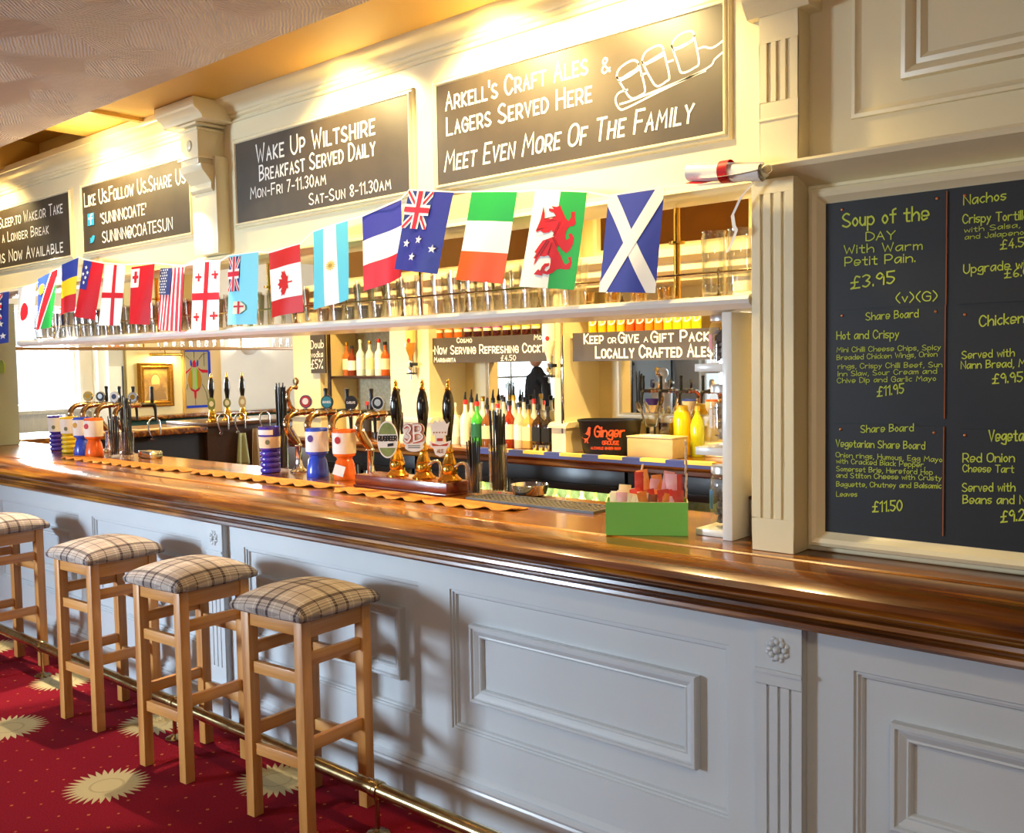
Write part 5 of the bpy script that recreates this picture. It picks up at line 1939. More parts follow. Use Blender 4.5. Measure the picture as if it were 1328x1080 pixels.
# ================================================================ the back bar
YK = 4.70           # back of the bays
YK0 = 4.36          # face of the back bar piers
ZK = 1.085
XK0, XK1 = -6.10, -1.32
MIRROR = mat('mirror_silvering', '#e6e3da', 0.01, 1.0)
BRONZE = mat('bronze_mirror', '#8a6238', 0.08, 1.0)
pr = [(4.72, ZK), (4.335, ZK), (4.318, ZK - 0.006), (4.308, ZK - 0.022), (4.314, ZK - 0.040), (4.330, ZK - 0.050), (4.345, ZK - 0.056), (4.345, ZK - 0.075), (4.36, ZK - 0.085), (4.699, ZK - 0.085), (4.699, ZK)]
pr[0] = (4.699, ZK - 0.001)
pr.pop()
bc = MB().prism_x(pr, XK0, XK1).build('back_counter', BARWOOD, angle=28)
tag(bc, 'brown wooden counter along the back of the servery, under the bottles', 'counter')
struct('wall_back_bar', MB().box((XK0, YK, 0.0), (XK1, YK + 0.12, 2.88)), YELLOWWALL, smooth=False)
piers = [(-6.02, -5.70), (-4.93, -4.553), (-3.509, -3.435), (-2.36, -2.0)]
for i, (a, b) in enumerate(piers):
    m = MB()
    m.box((a, YK0, ZK + 0.0005), (b, YK, 2.02))
    m.box((a - 0.014, YK0 - 0.014, ZK + 0.0005), (b + 0.014, YK, 1.23))
    m.prism_x([(YK, 1.23), (YK0 - 0.03, 1.23), (YK0 - 0.03, 1.242), (YK0 - 0.016, 1.255), (YK0, 1.262), (YK, 1.262)], a - 0.03, b + 0.03)
    struct('trim_%d' % (12 + i), m, CREAM, angle=30)
# cornice shelf of the back bar and bronze mirrors above it
struct('trim_16', MB().prism_x([(YK, 2.02), (YK0 - 0.02, 2.02), (YK0 - 0.03, 2.05), (YK0 - 0.06, 2.07), (YK0 - 0.06, 2.11), (YK0 - 0.10, 2.14), (YK0 - 0.10, 2.18), (YK, 2.18)], XK0, XK1), CREAM, angle=30)
struct('trim_17', MB().box((-4.55, YK - 0.10, ZK + 0.0005), (-3.51, YK, 1.16)).box((-3.43, YK - 0.10, ZK + 0.0005), (-2.36, YK, 1.16)), CREAM, bevel=0.002)


def wall_mirror(a, b, z0, z1, prof, m, lab, grp):
    o = thing('wall_mirror', ((a + b) / 2, YK, z0), lab, 'mirror', grp)
    rel(MB().ring(a, b, z0, z1, prof), o).build('frame', CREAM, o, angle=25)
    d, y = prof[-1]
    rel(MB().box((a + d, y, z0 + d), (b - d, y + 0.004, z1 - d)), o).build('mirror_glass', m, o, smooth=False)


for (a, b), w in zip(((-6.0, -4.95), (-4.85, -3.55), (-3.45, -2.40), (-2.30, -1.36)), ('above the cupboard bay', 'above the middle bay', 'above the right bay', 'nearest the pilaster')):
    wall_mirror(a, b, 2.22, 2.78, [(0, YK), (0, YK - 0.03), (0.03, YK - 0.034), (0.045, YK - 0.012)], BRONZE, 'bronze tinted mirror high on the back wall, ' + w, 'bronze mirrors')
for (a, b), w in zip(((-4.40, -3.53), (-3.33, -2.38)), ('behind the row of spirit bottles', 'behind the black ice tub')):
    wall_mirror(a, b, 1.245, 1.735, [(0, YK), (0, YK - 0.022), (0.012, YK - 0.026), (0.05, YK - 0.022), (0.058, YK - 0.012), (0.062, YK - 0.006)], MIRROR, 'cream framed clear mirror ' + w, 'bay mirrors')
# shelves of the juice bottles
for (a, b), w in zip(((-4.552, -3.510), (-3.434, -2.362)), ('middle', 'right')):
    o = MB().box((a, 4.42, 1.745), (b, YK - 0.001, 1.760)).build('bottle_shelf', CREAM, bevel=0.002)
    tag(o, 'thin cream shelf carrying juice bottles across the %s bay' % w, 'shelf', 'juice shelves')

# bottle cupboard in the left bay
cab = thing('bottle_cupboard', (-5.28, 4.5, ZK), 'dark framed bottle cupboard in the left bay of the back bar', 'cupboard')


def cpart(mb, name, m, **k):
    return rel(mb, cab).build(name, m, cab, **k)


for xa, xb in ((-5.69, -5.665), (-4.965, -4.94)):
    cpart(MB().box((xa, 4.436, ZK + 0.001), (xb, 4.69, 1.93)), 'side_panel', YELLOWWALL, smooth=False)
    cpart(MB().box((xa, 4.42, ZK + 0.001), (xb, 4.4355, 1.93)), 'front_edge', DARKWOOD, bevel=0.002)
cpart(MB().box((-5.665, 4.672, ZK + 0.001), (-4.965, 4.69, 1.93)), 'back_panel', mat('speckled_wallpaper', '#cfcbb0', 0.8, col2='#b9b48f', nscale=40), smooth=False)
cpart(MB().box((-5.665, 4.42, 1.905), (-4.965, 4.672, 1.93)), 'top', DARKWOOD, bevel=0.002)
cpart(MB().box((-5.665, 4.43, 1.514), (-4.965, 4.672, 1.532)), 'shelf', DARKWOOD, bevel=0.002)

# ---------------------------------------------------------------- bottles
GLB = {}


def bglass(h, tr=0.0):
    k = 'bottle_' + h.lstrip('#')
    return mat(k, h, 0.06, coat=0.5)


CAPS = {'black': BLACKPL, 'red': mat('red_cap', '#c62a22', 0.3), 'white': mat('white_cap', '#efece6', 0.3), 'gold': mat('gold_cap', '#c79a35', 0.25, 0.9), 'yellow': mat('yellow_cap', '#f0bb22', 0.3)}


def bottle(loc, h, r, glass_h, label_h, cap, label, group, pour=False, square=False, band=(0.18, 0.5), name='spirit_bottle', clear=False):
    o = thing(name, loc, label, 'bottle', group)
    n = 4 if square else 18
    q = r * 1.25 if square else r
    prof = [(0.0, 0.0), (q * 0.94, 0.0), (q, 0.006), (q, h * 0.56), (q * 0.86, h * 0.63), (r * 0.42, h * 0.72), (r * 0.34, h * 0.78), (r * 0.34, h * 0.92), (0.0, h * 0.92)]
    b = MB().lathe(prof, n, a0=PI / 4 if square else 0, a1=2 * PI + (PI / 4 if square else 0))
    b.build('bottle_body', glass('clear_bottle_' + glass_h.lstrip('#'), lin(glass_h), 0.03, 1.0) if clear else bglass(glass_h), o, angle=30, bevel=0.004 if square else 0)
    if label_h:
        l_ = MB().lathe([(q * 1.012, h * band[0]), (q * 1.012, h * band[1])], n, a0=PI / 4 if square else 0, a1=2 * PI + (PI / 4 if square else 0))
        l_.f = l_.f[:n]; l_.m = [0] * n
        l_.build('bottle_label', mat('label_' + label_h.lstrip('#'), label_h, 0.6), o)
    c = MB().lathe([(0.0, h * 0.90), (r * 0.42, h * 0.90), (r * 0.42, h * 0.985), (r * 0.36, h), (0.0, h)], 12)
    c.build('cap', CAPS[cap], o)
    if pour:
        p = MB().tube([(0, 0, h * 0.99), (0, 0, h * 1.06), (0.004, 0, h * 1.18)], [r * 0.30, r * 0.20, r * 0.12], 8)
        p.build('pourer', CAPS['black'], o)
    return o


def bx_(px, Y):
    return at(px, 560, Y=Y).x


G1 = 'spirit bottles on the back counter'
row = [  # px, height, radius, glass, label, cap, pourer, square, text
    (590, 0.27, 0.038, '#efe6cf', '#f6efdd', 'white', False, False, 'cream white bottle with a white cap, leftmost on the back counter'),
    (604, 0.29, 0.036, '#f0ead8', '#f3e9cf', 'red', True, False, 'white bottle with a red cap and tall black pourer'),
    (619, 0.28, 0.040, '#3fae3c', '#0f5a3a', 'red', True, False, 'bright green bottle with a dark green label'),
    (632, 0.26, 0.036, '#7d4a26', '#d8c59a', 'black', True, False, 'brown bottle just right of the green bottle'),
    (646, 0.27, 0.036, '#e6e2d4', '#f3f0e4', 'red', False, False, 'clear bottle with a red cap behind the tall straw glass'),
    (661, 0.29, 0.037, '#8a2a10', '#e7d5ac', 'black', False, False, 'red amber bottle with a cream label'),
    (674, 0.28, 0.036, '#d8c3a0', '#efd9d6', 'black', False, False, 'pale bottle with a pinkish label'),
    (686, 0.27, 0.034, '#cfa257', '#ead9a0', 'black', False, True, 'square bottle with a pale yellow label'),
    (699, 0.27, 0.034, '#3a2414', '#161616', 'black', True, True, 'square dark bottle with a black label and pourer'),
    (711, 0.26, 0.034, '#2b211b', '#141417', 'black', False, True, 'square dark bottle against the white pier, rightmost of the row')]
for px, h, r, g, l, c, pr_, sq, txt in row:
    bottle((bx_(px, 4.47), 4.47, ZK + 0.0005), h, r, g, l, c, txt, G1, pr_, sq)
back = [(612, 0.30, '#ddd9c8', 'black'), (627, 0.31, '#e2ddcb', 'gold'), (640, 0.30, '#b7a982', 'black'), (654, 0.31, '#cfc8b4', 'black'), (667, 0.32, '#d9d2bd', 'yellow'), (680, 0.31, '#d9d5c6', 'black'), (693, 0.30, '#cfc9b8', 'red'), (706, 0.31, '#cbc4b2', 'black')]
for i, (px, h, g, c) in enumerate(back):
    bottle((bx_(px, 4.56) if i < 7 else -3.60, 4.56 + 0.0, ZK + 0.0805 if False else ZK + 0.0005), h, 0.033, g, None, c, 'clear unlabelled bottle with a %s cap in the second row' % c, 'clear bottles in the second row', i % 2 == 0)
for i, px in enumerate((694.5, 702, 709.5)):
    m = MB().lathe([(0.0, 0.0), (0.014, 0.0), (0.015, 0.003), (0.016, 0.036), (0.014, 0.036), (0.013, 0.006), (0.0, 0.005)], 14)
    o = m.build('measure_cup', SILV)
    o.location = (at(px, 586, Y=4.365).x, 4.365, ZK + 0.0005)
    tag(o, 'tiny silver spirit measure standing in front of the dark bottles', 'measure', 'silver spirit measures')

# bottles in the cupboard
G2 = 'bottles in the dark cupboard'
cup = [(450, 0.245, '#b4622a', '#f0e3cc', 'gold', 'amber bottle with a white label, leftmost on the cupboard shelf'), (457, 0.22, '#7b2f14', '#f2eada', 'black', 'dark amber bottle with a white label, second on the cupboard shelf'),
       (468, 0.26, '#cfe0df', '#dfe9ea', 'white', 'clear bluish bottle in the middle of the cupboard shelf'), (480, 0.25, '#dfe0cc', '#e8e3a4', 'gold', 'clear bottle with a yellow label on the cupboard shelf'),
       (492, 0.26, '#e9e6dc', '#f5efe6', 'red', 'white bottle on the cupboard shelf'), (500, 0.24, '#c5571f', '#f0d5b0', 'black', 'orange bottle at the right end of the cupboard shelf')]
for px, h, g, l, c, txt in cup:
    bottle((at(px, 480, Y=4.53).x, 4.53, 1.5325), h, 0.032, g, l, c, txt, G2)
low = [(455, 0.25, '#e3ddca', None, 'white', 'clear bottle below the cupboard shelf, leftmost'), (464, 0.27, '#d8c89d', '#efe6cc', 'gold', 'pale gold bottle below the cupboard shelf'), (477, 0.26, '#4a2618', '#332a26', 'red', 'dark bottle with a red cap below the cupboard shelf'), (488, 0.25, '#2c2420', '#d8cfb8', 'black', 'black bottle with a pale label below the cupboard shelf')]
for px, h, g, l, c, txt in low:
    bottle((at(px, 560, Y=4.53).x, 4.53, ZK + 0.0005), h, 0.032, g, l, c, txt, G2)

# juice bottles
def juice(x, y, z, body, lab, cap, label, group, letter=False):
    o = thing('juice_bottle', (x, y, z), label, 'bottle', group)
    MB().lathe([(0.0, 0.0), (0.024, 0.0), (0.026, 0.004), (0.026, 0.10), (0.022, 0.122), (0.012, 0.148), (0.011, 0.165), (0.0, 0.165)], 14).build('bottle_body', bglass(body), o)
    l_ = MB().lathe([(0.0264, 0.055), (0.0264, 0.098)], 14)
    l_.f = l_.f[:14]; l_.m = [0] * 14
    l_.build('bottle_label', mat('label_' + lab.lstrip('#'), lab, 0.5), o)
    MB().lathe([(0.0, 0.162), (0.013, 0.162), (0.013, 0.180), (0.0, 0.181)], 12).build('cap', CAPS[cap], o)
    t = MB()
    if letter:
        line(t, 'D', -0.013, 0.015, 0.056, 0.040, -0.0272, w=0.22)
        t.build('label_letter', CHALK, o, smooth=False, fixn=False, rotz=0.55)
    else:
        t = MB().lathe([(0.0267, 0.052), (0.0267, 0.068)], 14)
        t.f = t.f[:14]; t.m = [0] * 14
        t.build('label_band', mat('label_cream', '#f1e2bd', 0.5), o)
    return o


cols = [('#d85a1c', '#f07c22', 'orange')] * 3 + [('#3a1418', '#a34c9c', 'purple')] * 4 + [('#3a1410', '#f2cc30', 'yellow')] * 4
for i, (b, l, nm) in enumerate(cols):
    px = 569 + 12.6 * i
    juice(at(px, 420, Y=4.46).x, 4.46, 1.7605, b, l, 'white', 'juice bottle with %s label on the shelf above the cocktail sign' % nm, '%s labelled juice bottles above the cocktail sign' % nm)
cols = [('#f2b21c', 'amber yellow')] * 4 + [('#ea5a1a', 'red orange')] * 2 + [('#f08a1c', 'orange')] * 2 + [('#f6cf1e', 'bright yellow')] * 4
for i, (b, nm) in enumerate(cols):
    px = 769 + 12.2 * i
    juice(at(px, 415, Y=4.46).x, 4.46, 1.7605, b, b, 'white', '%s juice bottle with a white letter on the shelf above the gift sign' % nm, '%s juice bottles above the gift sign' % nm, True)

# ---------------------------------------------------------------- the two long sign boards and the vodka board
def flat_sign(name, tl, bl, tr, Y, label, lines, xr=None):
    x0, z1, z0 = at(*tl, Y=Y).x, at(*tl, Y=Y).z, at(*bl, Y=Y).z
    x1 = xr if xr is not None else at(*tr, Y=Y).x
    o = thing(name, ((x0 + x1) / 2, Y, z0), label, 'sign')
    rel(MB().box((x0, Y, z0), (x1, Y + 0.014, z1)), o).build('board', BOARD, o, smooth=False)
    for ln in lines:
        t = MB()
        write(t, *ln[:4], Y=Y, lift=0.002, **(ln[4] if len(ln) > 4 else {}))
        rel(t, o).build('lettering', CHALK, o, smooth=False, fixn=False)
    return o


SQ = dict(small=True, w=0.17)
flat_sign('cocktail_sign', (559, 438.7), (559.5, 471), (718, 430), 4.395, 'long blackboard about cocktails hung across the middle bay', [
    ('\u00b7Now Serving Refreshing Cockt', (562.5, 459.2), (706.7, 456.0), 10, SQ), ('ails', (708.3, 456.0), (718, 455.7), 8, SQ), ('Cosmo', (593, 444.3), (612, 443.8), 6, SQ), ('Mojito', (693, 440.3), (716, 439.6), 6, SQ),
    ('Margarita', (563.3, 469.3), (591, 469.0), 6, SQ), ('\u00a34.50', (650, 467.6), (669, 466.9), 6.5, dict(w=0.14))], xr=-3.515)
flat_sign('gift_sign', (742.5, 432), (743, 468.7), (932, 423), 4.395, 'long blackboard about a gift pack hung across the right bay', [
    ('Keep', (758, 445.3), (782.5, 444.7), 12, SQ), ('OR', (789, 444.7), (799, 444.4), 6.5, dict(w=0.2)), ('Give', (802.8, 444.2), (828.3, 443.6), 12.5, SQ), ('A', (835.5, 443.4), (840.3, 443.2), 6, dict(w=0.2)), ('Gift Pack', (845, 443.4), (919, 441.2), 13, SQ),
    ('Locally Crafted Ales', (773, 463.8), (924, 461.5), 14, SQ)])
flat_sign('vodka_board', (402, 433), (402.5, 484), (420.5, 431), 4.335, 'small narrow chalkboard about vodka on the left pier of the back bar', [
    ('Doub', (403.5, 452), (420, 450.5), 10, dict(w=0.12)), ('vodka', (404, 463.5), (419, 462.5), 7.5, dict(w=0.12)), ('\u00a35%', (404, 478), (419, 477), 11, dict(w=0.12))])

# optics
def optic(px, pz, Y, z, body, lab, label, cap='red'):
    x = at(px, 480, Y=Y).x
    o = thing('spirit_optic', (x, Y, z), label, 'optic', 'wall optics on the back bar piers')
    MB().lathe([(0.0, 0.30), (0.034, 0.30), (0.036, 0.296), (0.036, 0.13), (0.030, 0.10), (0.014, 0.06), (0.012, 0.03), (0.0, 0.03)][::-1], 18).build('upturned_bottle', bglass(body), o)
    l_ = MB().lathe([(0.0365, 0.15), (0.0365, 0.27)], 18)
    l_.f = l_.f[:18]; l_.m = [0] * 18
    l_.build('bottle_label', mat('label_' + lab.lstrip('#'), lab, 0.6), o)
    d = MB()
    disc(d, 0, 0.165, 0.012, 0.014, -0.0385, -0.0350)
    d.build('label_mark', CAPS[cap], o, rotz=0.5)
    MB().lathe([(0.0, -0.09), (0.005, -0.09), (0.006, -0.05), (0.016, -0.045), (0.018, -0.01), (0.012, 0.0), (0.012, 0.032), (0.0, 0.034)], 14).build('measure', CHROME, o)
    MB().box((-0.022, -0.022, -0.055), (0.022, 0.03, -0.047)).box((0.012, -0.02, 0.0), (0.034, 0.03, 0.02)).build('lever', BLACKPL, o)
    MB().box((-0.006, 0.02, -0.06), (0.006, 0.05, 0.34)).box((-0.02, -0.01, 0.302), (0.02, 0.045, 0.308)).build('bracket', CHROME, o, bevel=0.001)
    return o


optic(533, 0, YK0 - 0.051, 1.60, '#b87f2c', '#e0bd72', 'spirit optic with an amber upturned bottle on the pier by the cupboard')
optic(712, 0, YK0 - 0.065, 1.58, '#e9e3d0', '#f3efe4', 'spirit optic with a white labelled bottle overlapping the cocktail sign')
if True:
    # chrome rail that carries the second optic
    r = MB().box((-3.45, YK0 - 0.016, 1.20), (-3.437, YK0 - 0.001, 1.90))
    tag(r.build('optic_rail', CHROME, bevel=0.001), 'thin chrome upright on the narrow pier between the bays', 'rail')

# ---------------------------------------------------------------- tub, box and jugs in the right bay
tub = thing('ice_tub', ((at(790, 590, Y=4.46).x), 4.47, ZK), 'black oval ice tub with orange lettering on the back counter', 'tub', rz=0.32)
m = MB()
n = 40


def oval(hw, hd, z, e=3.2):
    q = []
    for i in range(n):
        t = 2 * PI * i / n
        c, s = math.cos(t), math.sin(t)
        q.append((hw * math.copysign(abs(c) ** (2 / e), c), hd * math.copysign(abs(s) ** (2 / e), s), z))
    return q


rings = [oval(0.148, 0.088, 0.0006), oval(0.156, 0.094, 0.03), oval(0.176, 0.104, 0.178), oval(0.184, 0.110, 0.186), oval(0.184, 0.110, 0.196), oval(0.172, 0.100, 0.196), oval(0.150, 0.086, 0.03), oval(0.02, 0.01, 0.028)]
for q in rings:
    m.v += q
for k in range(len(rings) - 1):
    for i in range(n):
        m.f.append((k * n + i, k * n + (i + 1) % n, (k + 1) * n + (i + 1) % n, (k + 1) * n + i)); m.m.append(0)
m.f.append(tuple(reversed(range(n)))); m.m.append(0)
m.f.append(tuple((len(rings) - 1) * n + i for i in range(n))); m.m.append(0)
m.build('tub_body', mat('matt_black', '#17140f', 0.45), tub, angle=50)
ORL = mat('orange_print', '#e8551f', 0.5)


def tubpt(u, v):
    """print on the front of the tub"""
    y = -(0.094 + (0.104 - 0.094) * (v - 0.03) / 0.148) - 0.0015
    k = abs(u) / 0.165
    return (u, y * (1 - k ** 3.2) ** (1 / 3.2) if k < 0.98 else y * 0.4, v)


def tub_print(name, polys, w):
    t = MB()
    strokes(t, polys, Vector((0, 0, 0)), Vector((1, 0, 0)), Vector((0, 0, 1)), w)
    t.v = [tubpt(a, c) for a, b, c in t.v]
    t.build(name, ORL, tub, smooth=False, fixn=False)


def tl_(text, x0, x1, z, h, small=False, slant=0.0):
    st, wd = layout(text, small, 1.8, slant)
    return [[(x0 + a * (x1 - x0) / wd, z + b * h / 10) for a, b in s] for s in st]


tub_print('tub_lettering', tl_('Ginger', -0.060, 0.108, 0.105, 0.056, slant=0.12), 0.009)
tub_print('tub_lettering', tl_('GROUSE', -0.015, 0.080, 0.060, 0.020), 0.004)
tub_print('tub_lettering', tl_('ALCOHOLIC GINGER BEER', -0.085, 0.090, 0.032, 0.013), 0.0026)
bird = [(-0.150, 0.098), (-0.132, 0.116), (-0.118, 0.118), (-0.104, 0.132), (-0.100, 0.150), (-0.092, 0.158), (-0.084, 0.155), (-0.078, 0.150), (-0.084, 0.147), (-0.084, 0.128), (-0.088, 0.106), (-0.100, 0.090), (-0.104, 0.074), (-0.098, 0.066), (-0.108, 0.066), (-0.112, 0.080), (-0.120, 0.066), (-0.126, 0.066), (-0.120, 0.084), (-0.134, 0.090), (-0.148, 0.090), (-0.140, 0.096)]
t = MB()
tri = tessellate_polygon([[Vector((a, b, 0)) for a, b in bird]])
t.add([tubpt(a, b) for a, b in bird], [tuple(x) for x in tri])
t.build('tub_bird_mark', ORL, tub, smooth=False)

bxx = thing('wooden_box', (at(845, 597, Y=4.39).x, 4.42, ZK), 'pale wooden box with papers on top, right of the black tub', 'box')
MB().box((-0.145, -0.05, 0.0006), (0.145, 0.10, 0.108)).build('box_body', mat('pale_plywood', '#c2a877', 0.6, noise=0.12, nscale=5, stretch=(1, 6, 6)), bxx, bevel=0.003)
MB().box((-0.148, -0.053, 0.108), (0.148, 0.103, 0.116)).build('box_lid', mat('pale_plywood_lid', '#d8c294', 0.55), bxx, bevel=0.002)
pp = MB().box((-0.07, -0.03, 0.0), (0.07, 0.06, 0.004)).build('paper_pad', PAPER)
pp.location = (bxx.location.x - 0.01, 4.42, ZK + 0.1165)
tag(pp, 'white paper pad lying on the pale wooden box', 'paper')


def on_back(px, Y):
    return at(px, 560, Y=Y).x


j = thing('juice_jug', (on_back(880, 4.56) + 0.0, 4.60, ZK), 'yellow juice jug behind the pale wooden box', 'jug')
MB().lathe([(0.0, 0.0006), (0.045, 0.0006), (0.047, 0.005), (0.050, 0.20), (0.044, 0.235), (0.034, 0.25), (0.0, 0.25)], 20).build('jug_body', mat('yellow_juice', '#f5b90a', 0.15, coat=0.4), j)
MB().lathe([(0.0, 0.25), (0.033, 0.25), (0.030, 0.275), (0.0, 0.28)], 18).build('lid', mat('yellow_lid', '#f2c21c', 0.3), j)
j = thing('cordial_bottle', (on_back(902, 4.56), 4.58, ZK), 'lime green cordial bottle beside the yellow jug', 'bottle')
MB().lathe([(0.0, 0.0006), (0.036, 0.0006), (0.038, 0.005), (0.038, 0.17), (0.030, 0.20), (0.014, 0.23), (0.012, 0.25), (0.0, 0.25)], 18).build('bottle_body', bglass('#b7bd1e'), j)
MB().lathe([(0.0, 0.248), (0.015, 0.248), (0.014, 0.275), (0.0, 0.276)], 14).build('cap', CAPS['yellow'], j)
j = thing('cola_jug', (on_back(864, 4.58), 4.58, ZK), 'jug of black drink between the spoons and yellow jug', 'jug')
MB().lathe([(0.0, 0.0006), (0.040, 0.0006), (0.044, 0.006), (0.046, 0.21), (0.043, 0.21), (0.040, 0.008), (0.0, 0.006)], 20).build('jug_glass', PINT, j)
MB().lathe([(0.0, 0.009), (0.039, 0.009), (0.042, 0.18), (0.0, 0.18)], 20).build('drink', mat('cola', '#1d0b06', 0.1), j)
j = thing('spoon_pot', (on_back(846, 4.63), 4.63, ZK), 'pot of silver spoons and tongs behind the wooden box', 'pot')
MB().lathe([(0.0, 0.0006), (0.038, 0.0006), (0.042, 0.15), (0.039, 0.15), (0.036, 0.006), (0.0, 0.006)], 18).build('pot', SILV, j)
for i, (dx, dy, L) in enumerate(((-0.5, 0.1, 0.34), (-0.25, -0.2, 0.28), (0.2, 0.1, 0.27))):
    d = Vector((dx, dy, 1.0)).normalized()
    p0 = Vector((-dx * 0.03, -dy * 0.03, 0.02))
    sp2 = MB().tube([p0, p0 + d * L * 0.7], 0.004, 8)
    sp2.lathe([(0.0, -0.035), (0.016, -0.02), (0.020, 0.0), (0.014, 0.025), (0.0, 0.038)], 12, (0, 0, 0))
    k = len(sp2.v) - 12 * 5
    Rm = Matrix.Translation(p0 + d * L * 0.78) @ d.to_track_quat('Z', 'Y').to_matrix().to_4x4() @ Matrix.Diagonal((1, 0.3, 1, 1))
    sp2.v = sp2.v[:k] + [tuple(Rm @ Vector(q)) for q in sp2.v[k:]]
    sp2.build('spoon', SILV, j)

# bar towel along the front of the back counter
tw = thing('counter_towel', (-3.3, 4.42, ZK), 'blue and yellow bar towel along the edge of the back counter', 'bar towel')
TB = mat('towel_blue', '#3d4a8e', 0.95)
TY = mat('towel_yellow', '#e6c766', 0.95)
x = -4.10
i = 0
while x < -2.45:
    w = 0.115 if i % 2 == 0 else 0.16
    x1 = min(x + w, -2.45)
    m = MB().prism_x([(4.35, ZK + 0.001), (4.35, ZK + 0.005), (4.303, ZK + 0.005), (4.303, ZK - 0.012), (4.307, ZK - 0.012), (4.307, ZK + 0.001)], x, x1)
    rel(m, tw).build('towel_patch', TY if i % 2 else TB, tw, smooth=False)
    x = x1 if x1 < -2.45 else 0
    i += 1
rel(MB().box((-4.10, 4.303, ZK - 0.03), (-2.45, 4.307, ZK - 0.0125)), tw).build('towel_hem', TB, tw, smooth=False)

# fridges under the back counter
for i, (a, b) in enumerate(((-5.9, -4.75), (-4.73, -3.05), (-3.03, -1.36))):
    f = thing('bottle_fridge', ((a + b) / 2, 4.5, 0), ('black bottle fridge under the left end of the back counter', 'black bottle fridge with lit bottles under the middle of the back counter', 'black bottle fridge under the right end of the back counter')[i], 'fridge')
    m = MB()
    m.box((a, 4.40, 0.0), (b, 4.70, 0.08)); m.box((a, 4.40, 0.90), (b, 4.70, 0.998)); m.box((a, 4.68, 0.08), (b, 4.70, 0.90))
    m.box((a, 4.40, 0.08), (a + 0.03, 4.68, 0.90)); m.box((b - 0.03, 4.40, 0.08), (b, 4.68, 0.90))
    rel(m, f).build('cabinet', BLACKPL, f, bevel=0.002)
    rel(MB().box((a + 0.031, 4.672, 0.081), (b - 0.031, 4.679, 0.899)), f).build('liner', mat('fridge_liner', '#6f8a34', 0.6, col2='#d3d89a', nscale=14), f, smooth=False)
    rel(MB().box((a + 0.03, 4.44, 0.66), (b - 0.03, 4.670, 0.668)), f).build('shelf', SILV, f, smooth=False)
    nd = 2
    wd = (b - a) / nd
    for k in range(nd):
        x0, x1 = a + wd * k + 0.004, a + wd * (k + 1) - 0.004
        d = MB()
        d.box((x0, 4.372, 0.06), (x0 + 0.035, 4.399, 0.91)); d.box((x1 - 0.035, 4.372, 0.06), (x1, 4.399, 0.91)); d.box((x0 + 0.035, 4.372, 0.06), (x1 - 0.035, 4.399, 0.10)); d.box((x0 + 0.035, 4.372, 0.87), (x1 - 0.035, 4.399, 0.91))
        dr = rel(d, f).build('door', BLACKPL, f, bevel=0.001)
        rel(MB().box((x0 + 0.035, 4.384, 0.10), (x1 - 0.035, 4.388, 0.87)), f).build('door_glass', glass('fridge_glass', (0.9, 0.95, 0.92), 0.02, 0.6), f, smooth=False)
    if i == 1:
        fb = None
        for k in range(16):
            xx = a + 0.09 + (b - a - 0.18) * k / 15
            c = ('#a9c84a', 'green') if k % 3 else ('#efe08a', 'yellow')
            o = bottle((xx, 4.52, 0.6685), 0.20, 0.030, c[0], '#e8e2a0', 'gold', '%s bottle standing in the lit middle fridge' % c[1], '%s bottles in the middle fridge' % c[1], name='fridge_bottle')
        area('fridge_light', ((a + b) / 2, 4.46, 0.89), ((a + b) / 2, 4.56, 0.5), b - a - 0.2, 0.04, 9, (0.95, 1.0, 0.85))
# ================================================================ far end: side counter, far wall and what stands there
XW = XL


def fpart(mb, name, m, root, **k):
    return rel(mb, root).build(name, m, root, **k)


# pier at the left end of the bar
post = MB().box((-7.95, 2.74, TOP + 0.001), (-7.43, 2.93, 2.10))
struct('wall_pier', post, mat('grey_green_paint', '#9aa08c', 0.5), bevel=0.004)
st = MB()
disc(st, at(3, 476, Y=2.738).x, at(3, 476, Y=2.738).z, 0.045, 0.05, 2.734, 2.7395)
tag(st.build('round_sticker', mat('lime_sticker', '#a9c23a', 0.5)), 'round lime green sticker on the grey pier at the left picture edge', 'sticker')

# side counter with its dark cupboard back
sc_ = thing('side_counter', (-8.35, 4.6, 0), 'side bar counter across the far end of the servery', 'bar')
fpart(MB().box((-8.75, 3.06, TOP - 0.05), (-7.93, 4.78, TOP)), 'counter_top', BARWOOD, sc_, bevel=0.008, seg=3)
fpart(MB().box((-8.65, 3.06, 0.0), (-8.02, 4.78, TOP - 0.051)), 'counter_body', mat('near_black_wood', '#140e0b', 0.5), sc_, smooth=False)
ck = thing('pump_cabinet', (-8.3, 5.6, 0), 'dark brown cabinet under the three far hand pumps', 'cabinet')
fpart(MB().box((-8.65, 4.80, 0.0), (-7.98, 6.30, 1.062)), 'cabinet_body', DARKWOOD, ck, bevel=0.003)
fpart(MB().box((-8.70, 4.79, 1.0625), (-7.95, 6.32, 1.095)), 'cabinet_top', mat('cabinet_top_brown', '#5a3a1e', 0.3, coat=0.4), ck, bevel=0.006)
yt = mat('gold_towelling', '#d8a94e', 0.95, col2='#b98534', nscale=14)
for y0, y1, lab in ((3.55, 4.05, 'gold bar towel on the side counter, nearer the front bar'), (4.12, 4.72, 'gold bar towel on the side counter, nearer the dark cabinet')):
    m = MB().box((-8.12, y0, TOP + 0.0005), (-7.96, y1, TOP + 0.006))
    tag(m.build('bar_towel', yt, bevel=0.002), lab, 'bar towel', 'gold towels on the side counter')

